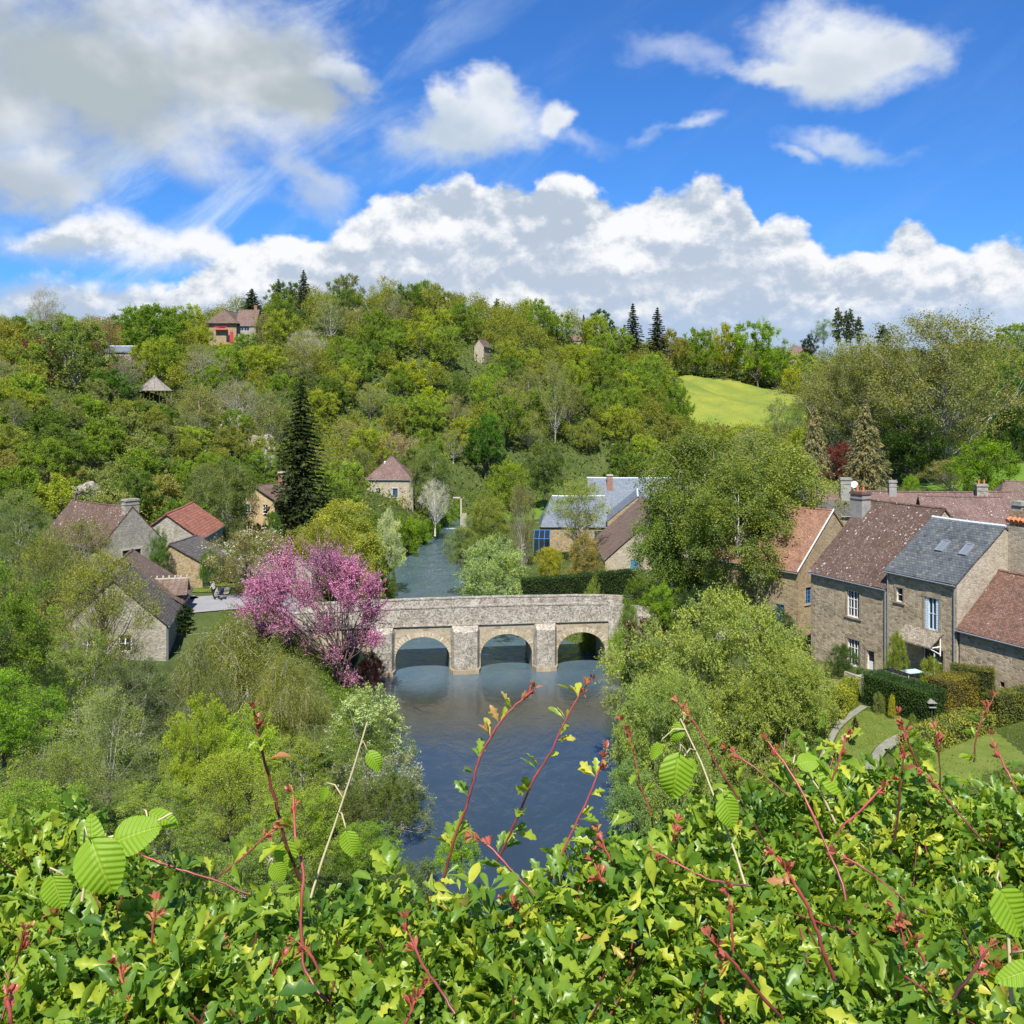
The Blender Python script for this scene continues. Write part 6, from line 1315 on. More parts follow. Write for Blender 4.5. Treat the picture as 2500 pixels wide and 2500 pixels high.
def wood_mass(name, label, items, nleaf, ls, seed, trunks=True):
    rng = np.random.default_rng(seed); Vs, vs, cs = [], [], []
    for (x, y, R, z, h, c, kd) in items:
        n = nleaf; nc = 34; d = rng.normal(size=(nc, 3)); d = unit(d); d[:, 2] = np.abs(d[:, 2])*1.1-.25; C = d*np.array([R*.8, R*.8, h*.42])*rng.uniform(.5, 1, (nc, 1))+np.array([x, y, z+h*.5]); k = rng.integers(nc, size=n)
        P = C[k]+rng.normal(size=(n, 3))*R*.17; V, _ = quads(P, ls*rng.uniform(.6, 1.3, n), rng, .6); Vs.append(V); vs.append(np.repeat(np.clip(rng.normal(.5, .2, nc)[k]*.7+.3*rng.uniform(size=n)+(sum(c)-.28)*.9, 0, 1), 4))
    V = np.concatenate(Vs); n = len(V)//4; o = link(bpy.data.objects.new(name, mesh_np(name, V, np.arange(4*n).reshape(n, 4), M['leaf'], np.concatenate(vs)))); o.color = (.23,.265,.055, 1); tag(o, label, 'woodland', kind='stuff'); return o
wood_mass('woodland', 'dense mass of spring trees filling gaps in the woods on the hills', stuff[:620], 1500, .42, 3)
# far ridge to the right and left beyond the modelled slopes
far = []
for k in range(420):
    y = rng.uniform(505, 760); x = rng.uniform(-.62*y, .62*y); far.append((x, y, rng.uniform(5, 8), float(zta(np.array([x]), np.array([y]))[0])-2, rng.uniform(9, 15), tone[rng.integers(7)][0], 'round'))
wood_mass('far_woodland', 'distant tree line along the ridge behind the hills', far, 500, .8, 4)
# undergrowth carpet on slopes and banks
def undergrowth(name, label, cond, N_, s0, color, seed, hgt):
    rng = np.random.default_rng(seed); P = cond(rng, N_); d = river_dist(P[:, 0], P[:, 1]); P = P[d > .3]; d = d[d > .3]
    z = zta(P[:, 0], P[:, 1]); clump = .5+.5*np.sin(P[:, 0]*.9+np.sin(P[:, 1]*.7)*2)*np.cos(P[:, 1]*.8+P[:, 0]*.3); hh = rng.uniform(0, 1, len(P))*hgt*(.25+clump)
    Q = np.stack([P[:, 0], P[:, 1], z+hh*(P[:, 1]*.004+.5)], -1); V, Fc = quads(Q, s0*(.4+P[:, 1]/150)*rng.uniform(.6, 1.4, len(Q)), rng, .5, np.tile([0, 0, .6], (len(Q), 1)), .7)
    o = link(bpy.data.objects.new(name, mesh_np(name, V, Fc, M['leaf'], np.repeat(np.clip(.2+.5*clump+rng.normal(size=len(Q))*.2, 0, 1), 4)))); o.color = (color[0]*1.9, color[1]*1.9, color[2]*1.9, 1); tag(o, label, 'undergrowth', kind='stuff')
def c_hill(rng, n):
    y = 140+360*rng.uniform(size=n)**1.1; x = rng.uniform(-.56, .56, n)*y; k = ~(((y > 342) & (y < 430) & (x > 55)) | ((y < 225) & (x > -18)) | ((y < 150) & (x > -50)) | ((y > 222) & (y < 260) & (x > -6) & (x < 42)) | ((y > 425) & (x > 155))); 
    return np.stack([x[k], y[k]], -1)
undergrowth('undergrowth', 'mixed undergrowth and brambles covering the wooded slopes', c_hill, 230000, .34, (.085,.11,.028), 5, 2.6)
def c_near(rng, n):
    y = 7+120*rng.uniform(size=n)**.8; x = -.56*y+rng.uniform(size=n)*.6*y; d = river_dist(x, y); k = (d > .2) & ~((y > 87) & (x > -46) & ((x < -30) | (y > 104))) & (x < 4)
    return np.stack([x[k], y[k]], -1)
undergrowth('undergrowth', 'green brambles and nettles covering the steep slope below the hedge', c_near, 210000, .16, (.09,.14,.025), 6, 1.3)
def c_bank(rng, n):
    i = rng.integers(len(RIV)-3, size=n)+1; t = rng.uniform(size=n)[:, None]; p = RIV[i]*(1-t)+RIV[np.minimum(i+1, len(RIV)-1)]*t; dd = RIV[np.minimum(i+1, len(RIV)-1), :2]-RIV[i, :2]; nn_ = np.stack([-dd[:, 1], dd[:, 0]], -1); nn_ /= np.linalg.norm(nn_, axis=1, keepdims=True)
    s_ = np.where(rng.uniform(size=n) < .5, -1, 1)*(p[:, 2]+.5+rng.uniform(size=n)**1.5*5); q = p[:, :2]+nn_*s_[:, None]; k = ~((q[:, 1] > 106) & (q[:, 1] < 118)); return q[k]
undergrowth('bank_grass', 'tall grass and weeds along both river banks', c_bank, 90000, .2, (.10,.17,.025), 7, .9)
def c_vill(rng, n):
    y = rng.uniform(40, 220, n); x = rng.uniform(0, .56, n)*y; k = ((y > 128) | ((y < 62) & (x > 8))) & ~((y > 170) & (x > 78)); return np.stack([x[k], y[k]], -1)
undergrowth('garden_growth', 'weeds and low garden plants around the village gardens', c_vill, 60000, .17, (.10,.14,.03), 8, .7)

def c_lawn(rng, n): return np.stack([rng.uniform(17, 37, n), rng.uniform(54, 78, n)], -1)
undergrowth('grass', 'short rough grass on the garden lawns', c_lawn, 110000, .085, (.085,.12,.025), 9, .10)
def c_ham(rng, n): x = rng.uniform(-50, -20, n); y = rng.uniform(84, 126, n); k = ~((x < -30.5) & (y < 104)) & ~((y > 103.5) & (y < 113)); return np.stack([x[k], y[k]], -1)
undergrowth('grass', 'rough grass and weeds around the hamlet road', c_ham, 50000, .12, (.09,.13,.03), 10, .3)
# ------------------------------------------------------------------ terrace furniture, steps, car, person, pushchair
tz = 8.6
te = empty('terrace', (30.6, 79.2, 7.4), math.atan2(-.9, .43)); tag(te, 'raised stone terrace in front of the slate roofed house', 'terrace'); q = MB(); q.box(-1.8, 7.0, -3.0, 1.2, -1, .35); q.build('paving', M['concrete'], te); q = MB(); q.box(-1.9, 7.05, -3.25, -3.0, -1, .75); q.build('parapet', M['wall_pale'], te)
st = empty('garden_steps', (28.9, 84.3, 6.2), math.atan2(-.9, .43)); tag(st, 'short flight of stone steps leading up to the white door', 'steps')
for k in range(6): q = MB(); q.box(1.0-.1*k, 2.4, -2.6+k*.38, -2.22+k*.38+.02, -1, -.35+k*.17); q.build('step', M['dressed'], st)
be = empty('garden_bench', (X(2212, 76.6), 76.6, 7.78), math.atan2(-.9, .43)); tag(be, 'dark lattice metal bench on the terrace behind the tall dark hedge', 'bench')
q = MB()
for k in range(14): q.tube([(-1.1+k*.17, 0, .5), (-1.1+k*.17+.17, 0, 1.05)], .014, 4); q.tube([(-1.1+k*.17+.17, 0, .5), (-1.1+k*.17, 0, 1.05)], .014, 4)
q.tube([(-1.15, 0, 1.07), (1.35, 0, 1.07)], .03, 5); q.build('backrest', M['iron'], be)
q = MB()
for k in range(5): q.box(-1.15, 1.35, .04+k*.1, .11+k*.1, .44, .47)
q.build('seat', M['iron'], be)
for a in (-1.1, 1.3):
    for b in (.03, .5): q = MB(); q.tube([(a, b, -.6), (a, b, .46)], .022, 5); q.build('leg', M['iron'], be)
tb = empty('garden_table', (X(2226, 78.2), 78.2, 7.78), .3); tag(tb, 'small pale green garden table on the terrace beside the bench', 'table')
q = MB(); q.box(-.75, .75, -.5, .5, .72, .77); q.build('tabletop', plain('pale_green', (.45,.62,.58), .5), tb)
for a in (-.65, .65):
    for b in (-.42, .42): q = MB(); q.tube([(a, b, 0), (a*.9, b*.9, .72)], .025, 5); q.build('leg', M['zinc_pale'], tb)
bd_ = empty('bird_table', (X(2275, 68.2), 68.2, 7.5)); tag(bd_, 'small wooden bird table beside the garden path', 'bird table'); q = MB(); q.tube([(0, 0, 0), (0, 0, 1.3)], .035, 5); q.build('post', M['wood_dark'], bd_)
q = MB(); q.box(-.25, .25, -.2, .2, 1.28, 1.32); q.prism([(-.32, -.25, 1.6), (.32, -.25, 1.6), (0, -.25, 1.82)], (0, .5, 0)); q.tube([(-.2, 0, 1.3), (-.2, 0, 1.62)], .015, 4); q.tube([(.2, 0, 1.3), (.2, 0, 1.62)], .015, 4); q.build('tray', M['render_grey'], bd_)
def skin(name, nodes, edges, mat, parent, sub=2):
    """continuous body grown over joints: nodes {name: (pos, radius)}"""
    keys = list(nodes); me = bpy.data.meshes.new(name); me.from_pydata([nodes[k][0] for k in keys], [(keys.index(a), keys.index(b)) for a, b in edges], []); o = link(bpy.data.objects.new(name, me), parent)
    m = o.modifiers.new('skin', 'SKIN'); m.use_smooth_shade = True
    if not me.skin_vertices:
        import bmesh; bm = bmesh.new(); bm.from_mesh(me); bm.verts.layers.skin.verify(); bm.to_mesh(me); bm.free()
    for i, k in enumerate(keys): r = nodes[k][1]; me.skin_vertices[0].data[i].radius = (r, r) if not hasattr(r, '__len__') else r
    me.skin_vertices[0].data[0].use_root = True
    s_ = o.modifiers.new('sub', 'SUBSURF'); s_.levels = sub; s_.render_levels = sub; me.materials.append(mat); return o
pD = 109.5; pe = empty('person', (X(521, pD), pD, zt(X(521, pD), pD)+.14), 2.6); pe.scale = (1.12, 1.12, 1.12); tag(pe, 'person in light patterned top and dark trousers walking on the road by the pushchair', 'person')
skn = plain('skin', (.45,.28,.2), .6); top_ = plain('patterned_top', (.42,.42,.41), .8, .2, 0, .6, 22); trs = plain('trousers', (.02,.02,.024), .8, .2)
J = dict(pelvis=((0,0,.95),(.15,.11)), waist=((0,0,1.12),(.13,.095)), chest=((0,.01,1.36),(.16,.11)), neck=((0,0,1.50),.055), chin=((0,.01,1.56),.06), head=((0,.015,1.66),(.082,.10)), crown=((0,.0,1.72),(.07,.085)),
         shl=((-.17,0,1.43),.06), ell=((-.24,.04,1.16),.042), hal=((-.22,.16,.98),.028), fgl=((-.21,.2,.94),.02), shr=((.17,0,1.43),.06), elr=((.23,.08,1.16),.042), har=((.19,.30,1.05),.028), fgr=((.18,.35,1.04),.02),
         hil=((-.09,0,.90),.09), knl=((-.10,.12,.50),.058), anl=((-.10,.05,.10),.037), tol=((-.10,.2,.04),.03), hir=((.09,0,.90),.09), knr=((.10,-.02,.50),.058), anr=((.10,-.2,.13),.037), tor=((.10,-.08,.03),.03))
E = [('pelvis','waist'),('waist','chest'),('chest','neck'),('neck','chin'),('chin','head'),('head','crown'),('chest','shl'),('shl','ell'),('ell','hal'),('hal','fgl'),('chest','shr'),('shr','elr'),('elr','har'),('har','fgr'),('pelvis','hil'),('hil','knl'),('knl','anl'),('anl','tol'),('pelvis','hir'),('hir','knr'),('knr','anr'),('anr','tor')]
skin('body', J, E, skn, pe)
gk = lambda ks, f: {k: (J[k][0], tuple(x*f for x in J[k][1]) if hasattr(J[k][1], '__len__') else J[k][1]*f) for k in ks}
skin('jacket', gk(['pelvis','waist','chest','shl','ell','hal','shr','elr','har'], 1.22), [e for e in E if set(e) <= {'pelvis','waist','chest','shl','ell','hal','shr','elr','har'}], top_, pe)
skin('trousers', gk(['pelvis','hil','knl','anl','hir','knr','anr'], 1.2), [e for e in E if set(e) <= {'pelvis','hil','knl','anl','hir','knr','anr'}], trs, pe)
q = MB()
for sx in (-1, 1):
    q.box(sx*.03-.008, sx*.03+.008, .10, .118, 1.665, 1.68)
q.box(-.01, .01, .105, .135, 1.62, 1.65); q.box(-.025, .025, .098, .108, 1.585, 1.595); q.build('face', plain('face', (.25,.12,.1), .6), pe)
q = {'a': ((0,-.02,1.73),(.088,.10)), 'b': ((0,-.055,1.66),(.09,.075)), 'c': ((0,-.07,1.55),(.06,.04))}; skin('hair', q, [('a','b'),('b','c')], plain('hair', (.04,.025,.018), .6), pe)
pu = empty('pushchair', (X(538, pD-.4), pD-.4, zt(X(538, pD), pD)+.14), 2.6-1.5); pu.scale = (1.25,)*3; tag(pu, 'dark grey folding pushchair on the road beside the walking person', 'pushchair')
q = MB()
for sx in (-.22, .22): q.tube([(sx, -.45, 1.0), (sx, .05, .35), (sx, .42, .12)], .014, 5); q.tube([(sx, -.35, .10), (sx, .15, .62)], .014, 5)
q.tube([(-.22, -.45, 1.0), (.22, -.45, 1.0)], .018, 5); q.build('frame', M['iron'], pu)
q = MB(); q.prism([(-.2, -.1, .42), (-.2, .25, .36), (-.2, .25, .44), (-.2, -.02, .5), (-.2, -.22, .92), (-.2, -.28, .9)], (.4, 0, 0)); q.build('seat', plain('seat_cloth', (.06,.065,.075), .9), pu)
q = MB(); q.tube([(-.21, -.05, .92), (.21, -.05, .92)], .2, 8); q.build('hood', plain('hood_cloth', (.09,.10,.115), .9), pu)
for sx in (-.24, .24):
    for sy in (-.35, .42): q = MB(); q.tube([(sx-.02, sy, .1), (sx+.02, sy, .1)], .1, 12); q.build('wheel', M['iron'], pu)
def car(px, D, label, col, rz):
    z = zt(X(px, D), D)+.12; e = empty('parked_car', (X(px, D), D, z), rz); tag(e, label, 'car'); q = MB(); prof = [(-2.1, .3), (-2.15, .75), (-1.95, .95), (-1.5, 1.0), (-.95, 1.42), (.75, 1.45), (1.35, 1.0), (2.0, .85), (2.15, .6), (2.1, .3)]
    n = len(prof); L_ = []
    for y, s_, dz in ((-.82, 1, 0), (-.78, .985, .0), (.78, .985, .0), (.82, 1, 0)): L_.append([(x*s_, y*(1 if zz < 1.02 else .82), zz) for x, zz in prof])
    V = L_[0]+L_[3]; q.add(V, [tuple(range(n)), tuple(range(2*n-1, n-1, -1))]+[(i, n+i, n+(i+1) % n, (i+1) % n) for i in range(n)]); b = q.build('body', col, e)
    m = b.modifiers.new('bevel', 'BEVEL'); m.width = .06; m.segments = 3
    q = MB()
    for sy in (-1, 1): q.prism([(-1.35, sy*.75, 1.03), (-.9, sy*.70, 1.36), (.68, sy*.70, 1.38), (1.15, sy*.75, 1.03)], (0, sy*.055, 0))
    q.prism([(1.22, -.62, 1.06), (1.22, .62, 1.06), (.82, .6, 1.41), (.82, -.6, 1.41)], (.05, 0, .02)); q.prism([(-1.45, -.6, 1.05), (-1.45, .6, 1.05), (-1.0, .58, 1.39), (-1.0, -.58, 1.39)], (-.05, 0, .02)); q.build('windows', M['glass'], e)
    for sx in (-1.3, 1.3):
        for sy in (-.76, .76): q = MB(); q.tube([(sx, sy-.1, .32), (sx, sy+.1, .32)], .32, 16); w_ = q.build('wheel', M['iron'], e); q = MB(); q.tube([(sx, sy-.11, .32), (sx, sy+.11, .32)], .19, 12); q.build('rim', M['zinc'], w_)
    for sy in (-.6, .6): q = MB(); q.box(2.02, 2.14, sy-.16, sy+.16, .62, .76); q.build('headlight', M['dish_white'], e)
car(1825, 107, 'white car parked behind the birch trunk near the bridge end', plain('car_white', (.72,.73,.75), .25, .6, 0, .02), .3)
car(1905, 104.5, 'pale teal car parked before the blue door house', plain('car_teal', (.25,.5,.5), .25, .6, 0, .02), 1.9)

# ------------------------------------------------------------------ the hedge on the parapet in front of the viewer
def hawthorn_leaf(kind=0):
    st = [(0, .012), (.2, .035), (.46, .26), (.55, .15), (.72, .34), (.80, .17), (.93, .16), (1.0, .02)] if kind == 0 else [(0, .012), (.2, .04), (.45, .15), (.62, .23), (.78, .25), (.88, .2), (.95, .12), (1.0, .02)]
    if kind == 2: st = [(0, .012), (.25, .05), (.50, .30), (.6, .17), (.78, .36), (.84, .16), (.94, .15), (1.0, .02)]
    n = len(st); st = [(x_, y_*.70) for x_, y_ in st]; V = [(x, 0, 0) for x, _ in st]+[(x+(.05 if y > .3 else 0), y, 0) for x, y in st]+[(x+(.05 if y > .3 else 0), -y, 0) for x, y in st]
    Fc = [(i, i+1, n+i+1, n+i) for i in range(n-1)]+[(i+1, i, 2*n+i, 2*n+i+1) for i in range(n-1)]
    return np.array(V, float), np.array(Fc)
def scatter_leaves(P, D, U, L, rng, kinds=(0, 1, 2, 0), fold=.75, curl=.32):
    Vs, Fs, vi, o = [], [], [], 0; kk = rng.integers(len(kinds), size=len(P))
    for ki, kd in enumerate(kinds):
        m = kk == ki; n = m.sum()
        if n == 0: continue
        T0, Fc = hawthorn_leaf(kd); fo = rng.uniform(.3, 1.3, (n, 1))*fold; cu = rng.normal(.6, .6, (n, 1))*curl
        x, y = T0[None, :, 0], T0[None, :, 1]; z = np.abs(y)*fo*1.2-cu*x*x+.03*np.sin(x*9+y*14); y = np.broadcast_to(y, z.shape); x = np.broadcast_to(x, z.shape)
        t = unit(D[m]); b = unit(np.cross(U[m], t)); u = np.cross(t, b); l = L[m][:, None, None]
        V = P[m][:, None]+(t[:, None]*x[..., None]+b[:, None]*y[..., None]+u[:, None]*z[..., None])*l
        Vs.append(V.reshape(-1, 3)); Fs.append((np.arange(n)[:, None, None]*len(T0)+Fc[None]).reshape(-1, 4)+o); vi.append(np.repeat(np.nonzero(m)[0], len(T0))); o += n*len(T0)
    return np.concatenate(Vs), np.concatenate(Fs), np.concatenate(vi)
def hedgeleafmat():
    m, n = newmat('hedge_leaf'); a = n.node('ShaderNodeAttribute'); a.attribute_name = 'v'; v = a.outputs['Fac']; tc = n.node('ShaderNodeTexCoord').outputs['Object']
    c = n.ramp(v, [(0, (.06,.145,.025)), (.3, (.13,.24,.028)), (.6, (.255,.36,.034)), (.86, (.47,.50,.06)), (.95, (.42,.33,.09)), (1.0, (.42,.12,.085))])
    f = n.noise(tc, 160, 3, .6); c = n.mix(n.ss(f, .3, .7, 0, .35), c, n.mix(1.0, c, (1.5, 1.3, 1.1), 'MULTIPLY'))
    g = principled(n, c, .36, f, .12, .002, .38)
    t = n.node('ShaderNodeBsdfTranslucent'); n.l.new(n.mix(1.0, c, (1.5, 1.45, .7), 'MULTIPLY'), t.inputs[0])
    mx = n.node('ShaderNodeMixShader'); mx.inputs[0].default_value = .45; n.l.new(g.outputs[0], mx.inputs[1]); n.l.new(t.outputs[0], mx.inputs[2]); finish(n, mx.outputs[0]); return m
M['hedge_leaf'] = hedgeleafmat()
m_, n_ = newmat('red_shoot'); a_ = n_.node('ShaderNodeAttribute'); a_.attribute_name = 'v'
g_ = principled(n_, n_.ramp(a_.outputs['Fac'], [(0, (.06,.022,.018)), (.4, (.20,.045,.04)), (.75, (.42,.075,.075)), (1, (.5,.13,.10))]), .4, None, spec=.45); finish(n_, g_.outputs[0]); M['red_shoot'] = m_
M['pale_stem'] = plain('pale_stem', (.42,.36,.2), .6); M['brown_twig'] = plain('brown_twig', (.15,.075,.045), .7)
EDGE = [(-900, 2050), (0, 2045), (120, 2050), (300, 2040), (450, 2085), (600, 2130), (750, 2165), (900, 2190), (1100, 2205), (1280, 2190), (1420, 2150), (1520, 2085), (1620, 2020), (1750, 1945), (1900, 1915), (2100, 1905), (2300, 1895), (2500, 1870), (3400, 1860)]
ex = np.array([(a-1250)/F for a, _ in EDGE]); ey = np.array([.68*F/(b-HY) for _, b in EDGE])
HTOP = CZ-.70
def hz_fn(x, y):
    """height of the hedge surface, dropping away beyond its far edge"""
    e = np.interp(x/np.maximum(y, .3), ex, ey); b = .035*np.sin(x*7+1)*np.cos(y*9)+.025*np.sin(x*17+y*13)+.02*np.sin(x*31-y*23)
    return HTOP+b-np.clip(y-e+.03, 0, 9)**1.35*2.2-np.clip(.75-y, 0, 1)*.4
he = empty('hawthorn_hedge', (0, 1.2, 28.0)); tag(he, 'dense glossy green hawthorn hedge with red new shoots along the bottom foreground', 'hedge'); HO = np.array([0, 1.2, 28.0])
rng = np.random.default_rng(31)
def hedge_rosettes(n, depth, seed):
    rng = np.random.default_rng(seed); y = .45+2.2*rng.uniform(size=n)**.85; x = rng.uniform(-.72, .72, n)*(y+.5); e = np.interp(x/y, ex, ey); k = y < e+.42; x, y = x[k], y[k]
    z = hz_fn(x, y)-rng.exponential(depth, len(x))+rng.exponential(.012, len(x)); C = np.stack([x, y, z], -1); m = 7; A = unit(rng.normal(size=(len(C), 3))*.7+np.array([0, -.15, .9]))
    P = np.repeat(C, m, 0)+rng.normal(size=(len(C)*m, 3))*.007; ax = np.repeat(A, m, 0); rad_ = rng.normal(size=P.shape); rad_ -= ax*(rad_*ax).sum(1, keepdims=True); rad_ = unit(rad_); D = unit(ax*rng.uniform(.15, 1.1, (len(P), 1))+rad_); U = unit(ax-rad_*.35+rng.normal(size=P.shape)*.3)
    cl = np.clip(rng.normal(.38, .22, len(C)), 0, .86)+(rng.uniform(size=len(C)) > .985)*.12; v = np.clip(np.repeat(cl, m)+rng.normal(size=len(P))*.06, 0, .97); L = np.repeat(rng.uniform(.7, 1.3, len(C)), m)*rng.uniform(.4, 1.35, len(P))*.0275
    P = P+D*.006; return P, D, U, L, v
for nm, n, dep, sd_ in (('foliage', 21000, .03, 1), ('inner_foliage', 9000, .12, 2)):
    P, D, U, L, v = hedge_rosettes(n, dep, sd_); V, Fc, vi = scatter_leaves(P, D, U, L, rng); link(bpy.data.objects.new(nm, mesh_np(nm, V-HO, Fc, M['hedge_leaf'], v[vi], True)), he)
# woody interior twigs
n = 1500; y = .5+1.9*rng.uniform(size=n); x = rng.uniform(-.65, .65, n)*(y+.4); e = np.interp(x/y, ex, ey); k = y < e+.15; x, y = x[k], y[k]; B = np.stack([x, y, hz_fn(x, y)+rng.uniform(-.04, .05, len(x))], -1); A = B+np.stack([rng.normal(size=len(x))*.12, rng.normal(size=len(x))*.10, -rng.uniform(.12, .4, len(x))], -1)
V, Fc = twigs(A, B, .0032, .0013); o = link(bpy.data.objects.new('twigs', mesh_np('hedge_twigs', V-HO, Fc, M['red_shoot'], np.repeat(rng.uniform(0, .6, len(A)), 6))), he); tag(o, kind='stuff')
def shoot(pts, D0, D1, r0, r1, seed, red=.7, tip=True, leafL=.02, nodes=None, pale=False, dens=1.0):
    """long shoot; pts are where it runs in the photograph, from tip to base, D0/D1 the distance of tip and base"""
    rng = np.random.default_rng(seed); n = len(pts); Q = [at(px, py, D0+(D1-D0)*i/(n-1)) for i, (px, py) in enumerate(pts)]; r0 *= .58; r1 *= .58
    # smooth resample
    R_ = []; 
    for i in range(n-1):
        p0, p1, p2, p3 = Q[max(i-1, 0)], Q[i], Q[i+1], Q[min(i+2, n-1)]
        for k in range(5):
            t = k/5; R_.append(.5*((2*p1)+(p2-p0)*t+(2*p0-5*p1+4*p2-p3)*t*t+(3*p1-p0-3*p2+p3)*t**3))
    R_.append(Q[-1]); m = len(R_); arr = np.array([tuple(p) for p in R_]); tt = np.linspace(0, 1, m)
    rad = r1*.55+(r0-r1*.55)*0+(r1-r0)*tt+r0-r1*.55+rng.normal(size=m)*r0*.05; rad = np.clip(rad, r0*.8, r1*1.2); rad *= (.55+.45*np.clip(tt*4, 0, 1)); rad[::4] *= 1.22; arr[1:-1] += rng.normal(size=(m-2, 3))*.00045; V, Fc = tubes([(arr, rad)], 7)
    vcol_ = np.clip(red-.55*tt+rng.normal(size=m)*.06, 0, 1); o = link(bpy.data.objects.new('pale_shoot' if pale else 'red_shoot', mesh_np('shoot', V-HO, Fc, M['pale_stem'] if pale else M['red_shoot'], np.repeat(vcol_, 7), True)), he)
    if pale: return o, arr
    ln = np.concatenate([[0], np.cumsum(np.linalg.norm(np.diff(arr, axis=0), axis=1))]); P, D, U, L, v = [], [], [], [], []; s_ = .0; i = 0
    while s_ < ln[-1]*.92:
        j = min(int(np.searchsorted(ln, s_)), m-1); c = arr[j]; ax = unit(arr[max(j-1, 0)]-arr[min(j+1, m-1)]); f = s_/ln[-1]; side = unit(np.cross(ax, rng.normal(size=3))); near = s_ < .035
        for q in range(6 if near and tip else rng.integers(2, 5)):
            d = unit(ax*(1.0 if near else .5)+side*(.5 if near else 1.0)+rng.normal(size=3)*.35); P.append(c+d*.002); D.append(d); U.append(unit(ax+rng.normal(size=3)*.5)); L.append((.012 if near else leafL*rng.uniform(.6, 1.4))*(1+.5*f)); v.append(np.clip((1.0 if near else rng.choice([.97, .9, .8, .65, .5]) if f < .3 else rng.uniform(.3, .8))+rng.normal()*.02, 0, 1))
        s_ += rng.uniform(.022, .045) if not near else .012
    P, D, U, L, v = map(np.array, (P, D, U, L, v)); V, Fc, vi = scatter_leaves(P, D, U, L, rng); link(bpy.data.objects.new('leaves', mesh_np('shoot_leaves', V-HO, Fc, M['hedge_leaf'], v[vi], True)), o)
    return o, arr
s2 = lambda L_, ox, oy: [(ox+a/2.147, oy+b/2.147) for a, b in L_]
